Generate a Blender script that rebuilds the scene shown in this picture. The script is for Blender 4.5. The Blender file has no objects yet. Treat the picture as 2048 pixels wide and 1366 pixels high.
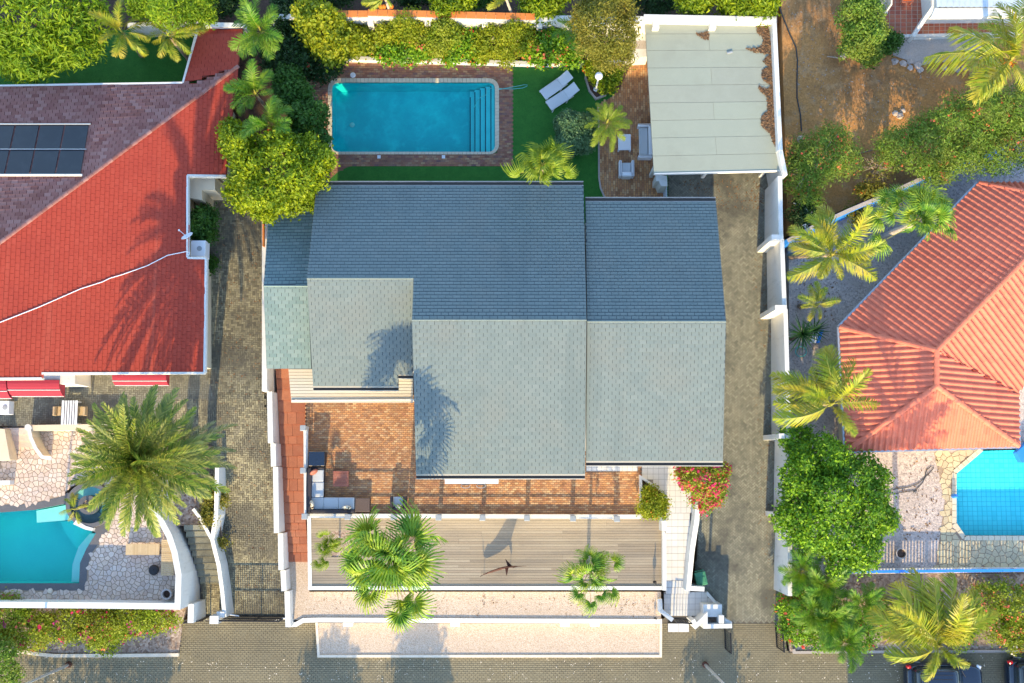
import bpy, math, random
import numpy as np
from mathutils import Vector, Matrix

# ------------------------------------------------------------------ camera, sky, sun, exposure
SC = bpy.context.scene
FPX, TILT, CAMH = 2170.0, math.radians(6.6), 59.9          # focal length in photo pixels, tilt from plumb, height
SUN_EL, SUN_AZ = math.radians(22.0), math.radians(3.0)     # shadows run up the picture, a little to the right
cd = bpy.data.cameras.new('camera')
cam = bpy.data.objects.new('camera', cd); SC.collection.objects.link(cam)
cam.location = (0, 0, CAMH); cam.rotation_euler = (TILT, 0, 0)
cd.sensor_width = 36.0; cd.lens = 36.0 * FPX / 2048.0; cd.clip_end = 2000.0; cd.clip_start = 1.0
SC.camera = cam
W = bpy.data.worlds.new('World'); SC.world = W; W.use_nodes = True
wn = W.node_tree; bg = wn.nodes['Background']
sky = wn.nodes.new('ShaderNodeTexSky'); sky.sky_type = 'NISHITA'; sky.sun_disc = False
sky.sun_elevation = SUN_EL; sky.sun_rotation = math.radians(180.0 + 3.0); sky.air_density = 1.0; sky.dust_density = 0.4; sky.ozone_density = 2.2
wn.links.new(sky.outputs[0], bg.inputs[0]); bg.inputs[1].default_value = 0.15
sl = bpy.data.lights.new('sun', 'SUN'); sun = bpy.data.objects.new('sun', sl); SC.collection.objects.link(sun)
sl.energy = 2.15; sl.angle = math.radians(0.5); sl.color = (1.0, 0.78, 0.42)
SHD = Vector((math.sin(SUN_AZ) * math.cos(SUN_EL), math.cos(SUN_AZ) * math.cos(SUN_EL), -math.sin(SUN_EL)))  # direction light travels
sun.rotation_euler = SHD.to_track_quat('-Z', 'Y').to_euler(); sun.location = (0, -60, 40)
vs = SC.view_settings; vs.view_transform = 'Standard'; vs.look = 'None'; vs.gamma = 1.0; vs.use_curve_mapping = False
vs.exposure = 2.05
SC.render.film_transparent = False
SC.cycles.max_bounces = 7; SC.cycles.transparent_max_bounces = 12
random.seed(7); RNG = np.random.default_rng(11)

# ------------------------------------------------------------------ where things stand
CT, ST = math.cos(TILT), math.sin(TILT)
def ray(px, py):
    u, v = (px - 1024.0) / FPX, (683.0 - py) / FPX
    return Vector((u, v * CT + ST, v * ST - CT))
def at(px, py, z):
    d = ray(px, py); s = (z - CAMH) / d.z
    return Vector((d.x * s, d.y * s, z))
YA, YB, GTOP = at(1024, 1240, 0).y, at(1024, 350, 2.3).y, 2.3
def gz(y):                                                   # the plot rises from the street to the back wall
    return GTOP * min(1.0, max(0.0, (y - YA) / (YB - YA)))
ZPU = 2.9; YL = at(500, 800, ZPU).y
def gzl(y): return ZPU * min(1.0, max(0.0, (y - YA) / (YL - YA)))   # the driveway on the other side is steeper
PROF_NOW = [gz]
def P(px, py, z=None):
    if z is not None: return at(px, py, z)
    zz = 1.0
    for _ in range(10):
        p = at(px, py, zz); zz = PROF_NOW[0](p.y)
    return at(px, py, zz)
PXM = 1.0 / 36.0

# ------------------------------------------------------------------ objects
COL = SC.collection
ORG = {}
def tag(o, label=None, cat=None, group=None, kind=None):
    if label: o['label'] = label
    if cat: o['category'] = cat
    if group: o['group'] = group
    if kind: o['kind'] = kind
    return o
def thing(name, label, cat, loc, group=None):
    o = bpy.data.objects.new(name, None); COL.objects.link(o); o.empty_display_size = 0.3
    o.location = loc; ORG[o.name] = Vector(loc)
    return tag(o, label, cat, group)
def org(parent): return ORG.get(parent.name, Vector((0, 0, 0))) if parent else Vector((0, 0, 0))
def link(name, me, mats, parent=None, smooth=False, local=False):
    o = bpy.data.objects.new(name, me); COL.objects.link(o)
    if mats is not None and not len(me.materials):
        for m in (mats if isinstance(mats, (list, tuple)) else [mats]): me.materials.append(m)
    if smooth and len(me.polygons): me.polygons.foreach_set('use_smooth', [True] * len(me.polygons))
    if parent:
        o.parent = parent; ORG[o.name] = org(parent)
    return o
def fast(name, V, F, mats, parent=None, smooth=False, mi=None):
    """V (n,3), F (m,k) arrays with one polygon size"""
    V = np.asarray(V, dtype=np.float32).reshape(-1, 3); F = np.asarray(F, dtype=np.int32)
    og = org(parent); V = V - np.array(og, dtype=np.float32)
    k = F.shape[1]; me = bpy.data.meshes.new(name)
    me.vertices.add(len(V)); me.vertices.foreach_set('co', V.ravel())
    me.loops.add(F.size); me.loops.foreach_set('vertex_index', F.ravel())
    me.polygons.add(len(F)); me.polygons.foreach_set('loop_start', np.arange(0, F.size, k, dtype=np.int32))
    me.polygons.foreach_set('loop_total', np.full(len(F), k, dtype=np.int32))
    if mi is not None: me.polygons.foreach_set('material_index', np.asarray(mi, dtype=np.int32))
    me.polygons.foreach_set('use_smooth', np.zeros(len(F), bool)); me.update(calc_edges=True)
    return link(name, me, mats, parent, smooth)
class MB:
    def __init__(s): s.v = []; s.f = []; s.m = []; s.cm = 0
    def add(s, vs, fs):
        b = len(s.v); s.v += [tuple(p) for p in vs]; s.f += [tuple(i + b for i in f) for f in fs]; s.m += [s.cm] * len(fs); return s
    def prism(s, pts, zt, zb):
        """pts: list of (x,y[,z]) counter-clockwise or not; zt top height (number or per-point list)"""
        n = len(pts); a = sum(pts[i][0] * pts[(i + 1) % n][1] - pts[(i + 1) % n][0] * pts[i][1] for i in range(n))
        idx = list(range(n)) if a > 0 else list(range(n - 1, -1, -1))
        zt = zt if isinstance(zt, (list, tuple)) else [zt] * n; zb = zb if isinstance(zb, (list, tuple)) else [zb] * n
        vs = [(pts[i][0], pts[i][1], zb[i]) for i in idx] + [(pts[i][0], pts[i][1], zt[i]) for i in idx]
        fs = [tuple(range(n, 2 * n)), tuple(range(n - 1, -1, -1))] + [(i, (i + 1) % n, n + (i + 1) % n, n + i) for i in range(n)]
        return s.add(vs, fs)
    def box(s, c, d, rz=0.0, rx=0.0, ry=0.0, bev=0.0):
        R = Matrix.Rotation(rz, 3, 'Z') @ Matrix.Rotation(ry, 3, 'Y') @ Matrix.Rotation(rx, 3, 'X')
        x, y, z = d[0] / 2, d[1] / 2, d[2] / 2; c = Vector(c)
        if bev <= 0:
            vs = [c + R @ Vector((i * x, j * y, k * z)) for k in (-1, 1) for (i, j) in ((-1, -1), (1, -1), (1, 1), (-1, 1))]
            return s.add(vs, [(0, 3, 2, 1), (4, 5, 6, 7), (0, 1, 5, 4), (1, 2, 6, 5), (2, 3, 7, 6), (3, 0, 4, 7)])
        b = min(bev, x * .9, y * .9, z * .9); vs = []
        for (zz, ins) in ((-z, b), (-z + b, 0), (z - b, 0), (z, b)):
            for (i, j, e) in ((-1, -1, 0), (-1, -1, 1), (1, -1, 1), (1, -1, 0), (1, 1, 0), (1, 1, 1), (-1, 1, 1), (-1, 1, 0)):
                px, py = i * (x - ins), j * (y - ins)
                if e == 0: py -= j * b * .7
                else: px -= i * b * .7
                vs.append(c + R @ Vector((px, py, zz)))
        fs = [tuple(range(7, -1, -1)), tuple(range(24, 32))]
        for r in range(3): fs += [(r * 8 + i, r * 8 + (i + 1) % 8, r * 8 + 8 + (i + 1) % 8, r * 8 + 8 + i) for i in range(8)]
        return s.add(vs, fs)
    def tube(s, pts, rad, n=8, cap=True):
        pts = [Vector(p) for p in pts]; k = len(pts); rad = rad if isinstance(rad, (list, tuple)) else [rad] * k
        vs = []; up = Vector((0, 0, 1)); fs = []; X = None
        for i, p in enumerate(pts):
            t = (pts[min(i + 1, k - 1)] - pts[max(i - 1, 0)]).normalized()
            if X is None: X = t.cross(up) if abs(t.z) < .98 else t.cross(Vector((1, 0, 0)))
            X = (X - t * X.dot(t)); X = X.normalized() if X.length > 1e-6 else t.orthogonal().normalized()
            Y = t.cross(X)
            vs += [p + (X * math.cos(a) + Y * math.sin(a)) * rad[i] for a in (2 * math.pi * j / n for j in range(n))]
        for i in range(k - 1): fs += [(i * n + j, i * n + (j + 1) % n, (i + 1) * n + (j + 1) % n, (i + 1) * n + j) for j in range(n)]
        if cap: fs += [tuple(range(n - 1, -1, -1)), tuple(range((k - 1) * n, k * n))]
        return s.add(vs, fs)
    def lathe(s, c, prof, n=16, cap=True):
        vs = []; fs = []; k = len(prof)
        for r, z in prof: vs += [(c[0] + r * math.cos(2 * math.pi * j / n), c[1] + r * math.sin(2 * math.pi * j / n), c[2] + z) for j in range(n)]
        for i in range(k - 1): fs += [(i * n + j, i * n + (j + 1) % n, (i + 1) * n + (j + 1) % n, (i + 1) * n + j) for j in range(n)]
        if cap: fs += [tuple(range(n - 1, -1, -1)), tuple(range((k - 1) * n, k * n))]
        return s.add(vs, fs)
    def ball(s, c, r, n=12, m=8, sz=1.0):
        prof = [(r * math.sin(math.pi * i / m), -r * sz * math.cos(math.pi * i / m)) for i in range(m + 1)]
        prof[0] = (r * .02, -r * sz); prof[-1] = (r * .02, r * sz)
        return s.lathe(c, prof, n)
    def strip(s, pts, w, zt, zb):
        """a wall along a polyline with mitred joints; zt number or per point"""
        n = len(pts); zt = zt if isinstance(zt, (list, tuple)) else [zt] * n; zb = zb if isinstance(zb, (list, tuple)) else [zb] * n
        q = [Vector((p[0], p[1])) for p in pts]; L = []; R = []
        for i in range(n):
            d1 = (q[i] - q[i - 1]).normalized() if i else (q[1] - q[0]).normalized()
            d2 = (q[i + 1] - q[i]).normalized() if i < n - 1 else d1
            nn = Vector((-d1.y - d2.y, d1.x + d2.x)); nn = nn.normalized()
            k = w / 2 / max(.35, nn.dot(Vector((-d1.y, d1.x)))); L.append(q[i] + nn * k); R.append(q[i] - nn * k)
        vs = []
        for i in range(n): vs += [(R[i].x, R[i].y, zb[i]), (L[i].x, L[i].y, zb[i]), (L[i].x, L[i].y, zt[i]), (R[i].x, R[i].y, zt[i])]
        fs = [(0, 3, 2, 1), tuple((n - 1) * 4 + j for j in (0, 1, 2, 3))]
        for i in range(n - 1):
            a, b = i * 4, i * 4 + 4; fs += [(a + j, b + j, b + (j + 1) % 4, a + (j + 1) % 4) for j in range(4)]
        fs = [f[::-1] for f in fs]
        return s.add(vs, fs)
    def build(s, name, mats, parent=None, smooth=False):
        og = org(parent); me = bpy.data.meshes.new(name)
        me.from_pydata([(x - og.x, y - og.y, z - og.z) for x, y, z in s.v], [], s.f); me.update()
        if any(s.m): me.polygons.foreach_set('material_index', s.m)
        return link(name, me, mats, parent, smooth)
def inside(poly, x, y):
    """vectorised point in polygon"""
    x = np.asarray(x); y = np.asarray(y); r = np.zeros(x.shape, bool); n = len(poly)
    for i in range(n):
        x0, y0 = poly[i][0], poly[i][1]; x1, y1 = poly[(i + 1) % n][0], poly[(i + 1) % n][1]
        if y0 == y1: continue
        c = ((y0 > y) != (y1 > y)) & (x < (x1 - x0) * (y - y0) / (y1 - y0) + x0); r ^= c
    return r
def wpoly(pts, z=None): return [P(x, y, z) for x, y in pts]
def arc(cx, cy, rx, ry, a0, a1, n):
    return [(cx + rx * math.cos(math.radians(a0 + (a1 - a0) * i / n)), cy + ry * math.sin(math.radians(a0 + (a1 - a0) * i / n))) for i in range(n + 1)]

# ------------------------------------------------------------------ materials
def _mat(name):
    m = bpy.data.materials.new(name); m.use_nodes = True; nt = m.node_tree
    return m, nt, nt.nodes['Principled BSDF']
def _n(nt, t, **kw):
    n = nt.nodes.new(t)
    for k, v in kw.items(): setattr(n, k, v)
    return n
def _rand(nt):
    g = _n(nt, 'ShaderNodeNewGeometry'); o = _n(nt, 'ShaderNodeObjectInfo'); a = _n(nt, 'ShaderNodeMath', operation='ADD'); f = _n(nt, 'ShaderNodeMath', operation='FRACT')
    nt.links.new(g.outputs['Random Per Island'], a.inputs[0]); nt.links.new(o.outputs['Random'], a.inputs[1]); nt.links.new(a.outputs[0], f.inputs[0])
    return f.outputs[0]
def _ramp(nt, fac, cols, const=False):
    r = _n(nt, 'ShaderNodeValToRGB'); el = r.color_ramp.elements; k = len(cols)
    r.color_ramp.interpolation = 'CONSTANT' if const else 'LINEAR'
    while len(el) < k: el.new(0.5)
    for i, c in enumerate(cols): el[i].position = (i / k if const else i / max(1, k - 1)); el[i].color = (*c[:3], 1)
    nt.links.new(fac, r.inputs[0]); return r.outputs[0]
def _noise(nt, scale, detail=4, rough=.6, sc3=None):
    g = _n(nt, 'ShaderNodeNewGeometry'); n = _n(nt, 'ShaderNodeTexNoise'); n.inputs['Scale'].default_value = scale; n.inputs['Detail'].default_value = detail; n.inputs['Roughness'].default_value = rough
    if sc3:
        mp = _n(nt, 'ShaderNodeMapping'); mp.inputs['Scale'].default_value = sc3; nt.links.new(g.outputs['Position'], mp.inputs[0]); nt.links.new(mp.outputs[0], n.inputs[0])
    else: nt.links.new(g.outputs['Position'], n.inputs[0])
    return n.outputs[0]
def _mix(nt, fac, a, b, mode='MIX'):
    m = _n(nt, 'ShaderNodeMix', data_type='RGBA', blend_type=mode)
    for v, i in ((fac, 0), (a, 6), (b, 7)):
        if hasattr(v, 'is_output'): nt.links.new(v, m.inputs[i])
        elif i == 0: m.inputs[0].default_value = v
        else: m.inputs[i].default_value = (*v[:3], 1)
    return m.outputs[2]
def _fit(nt, v, a, b, c=0.0, d=1.0):
    m = _n(nt, 'ShaderNodeMapRange'); nt.links.new(v, m.inputs[0])
    for i, x in enumerate((a, b, c, d)): m.inputs[i + 1].default_value = x
    return m.outputs[0]
def solid(name, cols, rough=.7, stain=None, grain=None, bump=None, metal=0.0, spec=.4, coat=0.0, emit=None):
    """cols: one colour or a list picked per piece; stain (scale, colour, amount, lo, hi[, sc3]); grain (scale, amount)"""
    m, nt, b = _mat(name)
    if isinstance(cols[0], (int, float)): cols = [cols]
    c = _ramp(nt, _rand(nt), cols) if len(cols) > 1 else None
    if c is None:
        r = _n(nt, 'ShaderNodeRGB'); r.outputs[0].default_value = (*cols[0], 1); c = r.outputs[0]
    for s in ([] if not stain else (stain if isinstance(stain, list) else [stain])):
        f = _fit(nt, _noise(nt, s[0], 5, .65, s[5] if len(s) > 5 else None), s[3], s[4], 0, s[2]); c = _mix(nt, f, c, s[1])
    if grain:
        f = _fit(nt, _noise(nt, grain[0], 3, .7), .3, .7, 1 - grain[1], 1 + grain[1]); v = _n(nt, 'ShaderNodeVectorMath', operation='SCALE')
        nt.links.new(c, v.inputs[0]); nt.links.new(f, v.inputs['Scale']); c = v.outputs[0]
    nt.links.new(c, b.inputs['Base Color'])
    b.inputs['Roughness'].default_value = rough; b.inputs['Metallic'].default_value = metal; b.inputs['Specular IOR Level'].default_value = spec
    if coat: b.inputs['Coat Weight'].default_value = coat
    if bump:
        bp = _n(nt, 'ShaderNodeBump'); bp.inputs['Strength'].default_value = bump[1]; bp.inputs['Distance'].default_value = bump[2] if len(bump) > 2 else .02
        nt.links.new(_noise(nt, bump[0], 4, .7), bp.inputs['Height']); nt.links.new(bp.outputs[0], b.inputs['Normal'])
    return m
def leafy(name, cols, trans=.35, rough=.5, patch=None):
    m, nt, b = _mat(name); c = _ramp(nt, _rand(nt), cols)
    if patch: c = _mix(nt, _fit(nt, _noise(nt, patch[0], 3, .6), .42, .62, 0, patch[2]), c, patch[1])
    b.inputs['Roughness'].default_value = rough; b.inputs['Specular IOR Level'].default_value = .3
    nt.links.new(c, b.inputs['Base Color'])
    t = _n(nt, 'ShaderNodeBsdfTranslucent'); tc = _mix(nt, 1.0, c, (1.0, 1.0, .55), 'MULTIPLY'); nt.links.new(tc, t.inputs[0])
    mx = _n(nt, 'ShaderNodeMixShader'); mx.inputs[0].default_value = trans
    nt.links.new(b.outputs[0], mx.inputs[1]); nt.links.new(t.outputs[0], mx.inputs[2])
    nt.links.new(mx.outputs[0], nt.nodes['Material Output'].inputs[0]); return m
def gravelly(name, cols, scale, rough=.9, big=None):
    m, nt, b = _mat(name); g = _n(nt, 'ShaderNodeNewGeometry'); v = _n(nt, 'ShaderNodeTexVoronoi'); v.inputs['Scale'].default_value = scale
    nt.links.new(g.outputs['Position'], v.inputs[0]); sp = _n(nt, 'ShaderNodeSeparateColor'); nt.links.new(v.outputs['Color'], sp.inputs[0])
    c = _ramp(nt, sp.outputs[0], cols)
    if big: c = _mix(nt, _fit(nt, _noise(nt, big[0], 5, .65), .4, .65, 0, big[2]), c, big[1])
    nt.links.new(c, b.inputs['Base Color']); b.inputs['Roughness'].default_value = rough
    bp = _n(nt, 'ShaderNodeBump'); bp.inputs['Strength'].default_value = .6; bp.inputs['Distance'].default_value = .02; bp.invert = True
    nt.links.new(v.outputs['Distance'], bp.inputs['Height']); nt.links.new(bp.outputs[0], b.inputs['Normal']); return m
def watery(name, tint, ripple=3.0, strength=.12):
    m, nt, b = _mat(name); t = _n(nt, 'ShaderNodeBsdfTransparent'); t.inputs[0].default_value = (*tint, 1)
    gl = _n(nt, 'ShaderNodeBsdfGlossy'); gl.inputs['Roughness'].default_value = .03; fr = _n(nt, 'ShaderNodeLayerWeight'); fr.inputs[0].default_value = .5; pw = _n(nt, 'ShaderNodeMath', operation='POWER'); pw.inputs[1].default_value = 5.0; ma = _n(nt, 'ShaderNodeMath', operation='MULTIPLY_ADD'); ma.inputs[1].default_value = .9; ma.inputs[2].default_value = .02; nt.links.new(fr.outputs['Facing'], pw.inputs[0]); nt.links.new(pw.outputs[0], ma.inputs[0])
    bp = _n(nt, 'ShaderNodeBump'); bp.inputs['Strength'].default_value = strength; bp.inputs['Distance'].default_value = .05
    nt.links.new(_noise(nt, ripple, 3, .5), bp.inputs['Height']); nt.links.new(bp.outputs[0], gl.inputs['Normal']); nt.links.new(bp.outputs[0], fr.inputs['Normal'])
    mx = _n(nt, 'ShaderNodeMixShader'); nt.links.new(ma.outputs[0], mx.inputs[0]); nt.links.new(t.outputs[0], mx.inputs[1]); nt.links.new(gl.outputs[0], mx.inputs[2])
    nt.links.new(mx.outputs[0], nt.nodes['Material Output'].inputs[0]); return m

M = {}
M['earth'] = solid('earth', (.20, .13, .08), .95, [(.35, (.10, .07, .045), .7, .4, .6), (3.0, (.30, .20, .12), .5, .5, .7)], (9, .25), (14, .5))
M['dirt'] = solid('dirt', (.46, .22, .07), .95, [(.30, (.26, .13, .05), .8, .45, .62), (1.6, (.46, .28, .14), .6, .5, .68), (7, (.50, .38, .26), .6, .62, .72)], (11, .3), (12, .6))
M['sett'] = solid('sett', [(0.154, 0.149, 0.114), (0.189, 0.184, 0.139), (0.224, 0.218, 0.165), (0.264, 0.256, 0.189), (0.172, 0.167, 0.132)], .9, [(.35, (0.0748, 0.0736, 0.0616), .75, .47, .60), (1.2, (0.273, 0.258, 0.189), .5, .5, .66), (.5, (0.106, 0.103, 0.0854), .6, .5, .62, (1, .12, 1))], (20, .15))
M['sett_grey'] = solid('sett_grey', [(0.211, 0.177, 0.108), (0.232, 0.196, 0.12), (0.254, 0.214, 0.13), (0.221, 0.188, 0.116)], .9, [(.25, (0.157, 0.132, 0.0816), .5, .48, .65), (.6, (0.281, 0.221, 0.12), .4, .52, .7), (.9, (0.173, 0.144, 0.088), .4, .5, .66, (.1, 1, 1))], (20, .12))
M['sett_olive'] = solid('sett_olive', [(0.124, 0.108, 0.0704), (0.182, 0.161, 0.103), (0.248, 0.22, 0.137), (0.298, 0.265, 0.166), (0.158, 0.14, 0.0994)], .9, [(.3, (0.0704, 0.0662, 0.0538), .7, .47, .60)], (20, .12))
M['mortar'] = solid('mortar', (.13, .11, .085), .95, (.4, (.08, .07, .055), .6, .45, .65), (15, .2))
M['mortar_street'] = solid('mortar_street', (.135, .118, .092), .95, (.4, (.10, .09, .07), .5, .45, .65), (15, .2))
M['brick_warm'] = solid('brick_warm', [(0.291, 0.137, 0.0638), (0.46, 0.219, 0.0904), (0.556, 0.285, 0.117), (0.4, 0.178, 0.0851), (0.629, 0.392, 0.192), (0.339, 0.178, 0.096)], .85, [(.5, (0.242, 0.137, 0.0745), .6, .5, .66)], (18, .15))
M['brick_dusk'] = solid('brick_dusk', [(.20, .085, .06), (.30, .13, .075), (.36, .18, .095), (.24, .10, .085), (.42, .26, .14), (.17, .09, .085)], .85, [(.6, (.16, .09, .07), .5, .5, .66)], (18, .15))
M['mortar_warm'] = solid('mortar_warm', (.21, .12, .075), .95, None, (12, .2))
M['lawn'] = solid('lawn', (.028, .15, .018), .9, [(2.0, (.045, .19, .025), .6, .45, .65), (9, (.016, .10, .012), .6, .5, .7)], (30, .3), (45, .8, .03))
M['gravel_pink'] = gravelly('gravel_pink', [(0.405, 0.291, 0.199), (0.497, 0.373, 0.261), (0.552, 0.428, 0.315), (0.607, 0.492, 0.379), (0.46, 0.337, 0.235)], 24, big=(.5, (0.46, 0.346, 0.253), .35))
M['gravel_grey'] = gravelly('gravel_grey', [(0.297, 0.243, 0.216), (0.486, 0.405, 0.365), (0.648, 0.54, 0.472), (0.405, 0.338, 0.297)], 13, big=(.5, (0.365, 0.297, 0.257), .6))
M['gravel_brown'] = gravelly('gravel_brown', [(.16, .10, .07), (.34, .24, .17), (.52, .42, .34), (.25, .16, .11)], 10, big=(.7, (.19, .13, .09), .6))
M['white'] = solid('white', (.66, .64, .59), .8, [(.8, (.52, .50, .44), .4, .52, .75), (4, (.58, .56, .52), .35, .5, .7), (2.2, (.40, .37, .31), .5, .62, .74), (5, (.44, .41, .35), .45, .56, .72, (1, 1, .12))], (25, .03), (30, .15))
M['cream'] = solid('cream', (.66, .55, .38), .85, [(.9, (.50, .41, .28), .4, .52, .7)], (25, .04), (30, .15))
M['kerb'] = solid('kerb', (.70, .60, .46), .85, (2.5, (.48, .40, .31), .5, .5, .7), (20, .08))
M['blue'] = solid('blue', (.03, .24, .80), .5, (2, (.07, .30, .82), .5, .5, .7))
M['orange'] = solid('orange', (.62, .19, .035), .7, (3, (.42, .12, .03), .6, .5, .7), (20, .1))
M['shingle_grey'] = solid('shingle_grey', [(0.148, 0.18, 0.168), (0.166, 0.199, 0.183), (0.157, 0.189, 0.175), (0.178, 0.208, 0.191)], .85, [(.45, (0.183, 0.19, 0.164), .5, .46, .66), (1.3, (0.134, 0.165, 0.156), .4, .5, .68), (.7, (0.118, 0.149, 0.141), .4, .54, .66, (0.89, 0.12, 0.111))], (60, .12))
M['shingle_green'] = solid('shingle_green', [(0.15, 0.215, 0.2), (0.17, 0.235, 0.215), (0.185, 0.25, 0.23), (0.215, 0.275, 0.25)], .85, [(.8, (0.21, 0.265, 0.235), .4, .5, .68), (.5, (0.17, 0.235, 0.23), .4, .5, .66)], (60, .12))
M['shingle_dark'] = solid('shingle_dark', (.085, .105, .115), .9)
M['shingle_red'] = solid('shingle_red', [(0.356, 0.0422, 0.0212), (0.372, 0.0461, 0.0231), (0.364, 0.0442, 0.0218), (0.388, 0.0525, 0.0275)], .85, [(.45, (0.309, 0.0358, 0.02), .5, .5, .66), (1.0, (0.404, 0.0736, 0.0406), .5, .56, .64, (1.26, 0.032, 0.0312)), (3, (0.285, 0.0352, 0.0218), .35, .56, .7)], (60, .1))
M['shingle_plum_shade'] = solid('shingle_plum_shade', [(.21, .075, .055), (.29, .125, .10), (.25, .095, .075), (.33, .165, .135), (.27, .11, .09), (.19, .065, .05)], .85, [(.5, (.22, .085, .065), .5, .5, .66), (2.0, (.31, .16, .13), .35, .52, .7)], (60, .12))  # weathered mottling, with the north slope's shade and sky tint in the colour
M['red_dark'] = solid('red_dark', (.20, .035, .022), .9)
M['tile_red'] = solid('tile_red', [(0.655, 0.161, 0.0857), (0.721, 0.187, 0.101), (0.688, 0.174, 0.0927), (0.612, 0.145, 0.0806)], .75, [(.4, (0.633, 0.176, 0.101), .5, .5, .68), (1.2, (0.524, 0.124, 0.0706), .35, .55, .7)], (25, .08))
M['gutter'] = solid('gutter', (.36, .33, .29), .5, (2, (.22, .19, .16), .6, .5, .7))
M['gutter_dark'] = solid('gutter_dark', (.07, .06, .05), .6)
M['wood_deck'] = solid('wood_deck', [(0.258, 0.204, 0.141), (0.314, 0.256, 0.178), (0.283, 0.223, 0.156), (0.353, 0.291, 0.207), (0.228, 0.184, 0.133)], .85, [(1.2, (0.204, 0.173, 0.133), .5, .5, .68, (.25, 1, 1)), (6, (0.362, 0.298, 0.215), .4, .5, .7, (.06, 1, 1))], (30, .1))
M['wood_pale'] = solid('wood_pale', [(.62, .52, .37), (.68, .57, .42), (.58, .53, .42), (.55, .50, .38), (.64, .49, .38)], .8, (3, (.46, .40, .30), .4, .5, .7, (.1, 1, 1)), (30, .08))
M['wood_slat'] = solid('wood_slat', [(.50, .36, .19), (.56, .42, .24), (.45, .31, .16)], .75, (3, (.36, .25, .14), .4, .5, .7), (30, .1))
M['terracotta'] = solid('terracotta', [(.35, .125, .065), (.40, .15, .08), (.375, .138, .072), (.32, .11, .06)], .9, [(.9, (.43, .20, .12), .5, .5, .7), (5, (.29, .10, .06), .5, .5, .7)], (25, .18), (30, .4))
M['tile_terra'] = solid('tile_terra', [(.40, .10, .05), (.47, .13, .06), (.34, .085, .045), (.44, .15, .07)], .6, None, (20, .1))
M['grout'] = solid('grout', (.50, .36, .26), .9)
M['tile_white'] = solid('tile_white', [(0.627, 0.605, 0.56), (0.672, 0.65, 0.605), (0.594, 0.571, 0.538)], .45, (2, (0.515, 0.493, 0.448), .3, .5, .7))
M['grout_grey'] = solid('grout_grey', (.24, .225, .20), .9)
M['flag'] = solid('flag', [(.56, .43, .32), (.66, .52, .40), (.62, .48, .38), (.50, .38, .30), (.70, .58, .47), (.55, .45, .38)], .85, [(4, (.46, .34, .25), .45, .5, .7), (1.0, (.60, .44, .34), .4, .5, .7)], (20, .12), (16, .3))
M['flag_tan'] = solid('flag_tan', [(.52, .42, .25), (.60, .50, .31), (.56, .45, .28), (.48, .39, .25)], .85, [(4, (.42, .33, .2), .4, .5, .7)], (20, .1), (16, .3))
M['flag_joint'] = solid('flag_joint', (.34, .25, .175), .95, None, (14, .25))
M['slate'] = solid('slate', [(.085, .085, .09), (.12, .115, .115), (.10, .10, .105)], .6, (2, (.16, .15, .14), .5, .5, .7), (20, .1))
M['water_main'] = watery('water_main', (.66, .97, .96), 1.6, .12)
M['water_cyan'] = watery('water_cyan', (.80, .99, 1.0), 3.5, .35)
M['water_teal'] = watery('water_teal', (.72, .97, .98), 1.5, .08)
M['pool_main'] = solid('pool_main', (.012, .62, .60), .6, [(.35, (.006, .42, .46), .8, .42, .60), (1.1, (.03, .74, .70), .6, .5, .68), (2.6, (.006, .44, .48), .4, .52, .68)], (30, .06))
M['pool_step'] = solid('pool_step', (.10, .66, .66), .6, (1.5, (.06, .56, .58), .5, .5, .7), (30, .05))
M['pool_nose'] = solid('pool_nose', (.006, .03, .06), .6)
M['pool_teal'] = solid('pool_teal', (.035, .62, .52), .6, [(.4, (.025, .55, .48), .6, .42, .62)], (30, .05))
M['pool_pale'] = solid('pool_pale', (.42, .66, .58), .6, (1, (.36, .60, .54), .5, .45, .65))
M['coping'] = solid('coping', [(.60, .52, .37), (.64, .56, .41), (.57, .49, .35)], .75, (3, (.50, .43, .31), .4, .5, .7), (20, .06))
M['cyan_tile'] = solid('cyan_tile', [(.09, .76, .82), (.12, .80, .86), (.08, .73, .79)], .4)
M['cyan_grout'] = solid('cyan_grout', (.05, .58, .66), .7)
M['carport'] = solid('carport', [(0.279, 0.3, 0.238), (0.294, 0.317, 0.244), (0.286, 0.3, 0.238)], .8, [(.5, (0.255, 0.268, 0.21), .5, .5, .66), (1.5, (0.317, 0.332, 0.258), .4, .5, .7)], (30, .05))
M['seam'] = solid('seam', (.24, .24, .22), .9)
M['litter'] = solid('litter', [(.15, .075, .035), (.24, .13, .06), (.10, .055, .03), (.33, .20, .10)], .95)
M['plastic_white'] = solid('plastic_white', (.72, .73, .74), .5, None, None)
M['fabric_blue'] = solid('fabric_blue', (.50, .52, .52), .9, None, (40, .06), (60, .2))
M['fabric_grey'] = solid('fabric_grey', (.60, .62, .63), .9, None, (40, .05), (60, .2))
M['rattan'] = solid('rattan', (.035, .03, .035), .7, None, (40, .3), (70, .5))
M['rattan_brown'] = solid('rattan_brown', (.11, .075, .06), .7, None, (40, .3), (70, .5))
M['cow'] = solid('cow', (.72, .62, .45), .9, (7, (.06, .03, .015), 1, .52, .54))
M['wood_red'] = solid('wood_red', [(.26, .075, .045), (.33, .11, .065), (.30, .09, .06)], .6, (5, (.46, .22, .14), .5, .5, .7, (.15, 1, 1)), (20, .15))
M['black'] = solid('black', (.012, .012, .014), .5)
M['iron'] = solid('iron', (.02, .02, .022), .45, None, None, None, .3)
M['rust'] = solid('rust', (.075, .028, .018), .8, (6, (.13, .05, .025), .5, .45, .65))
M['post_grey'] = solid('post_grey', (.30, .32, .33), .7)
M['solar'] = solid('solar', (.012, .013, .017), .35, (2, (.03, .03, .035), .5, .5, .7), None, (50, .1), 0, .5)
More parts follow.
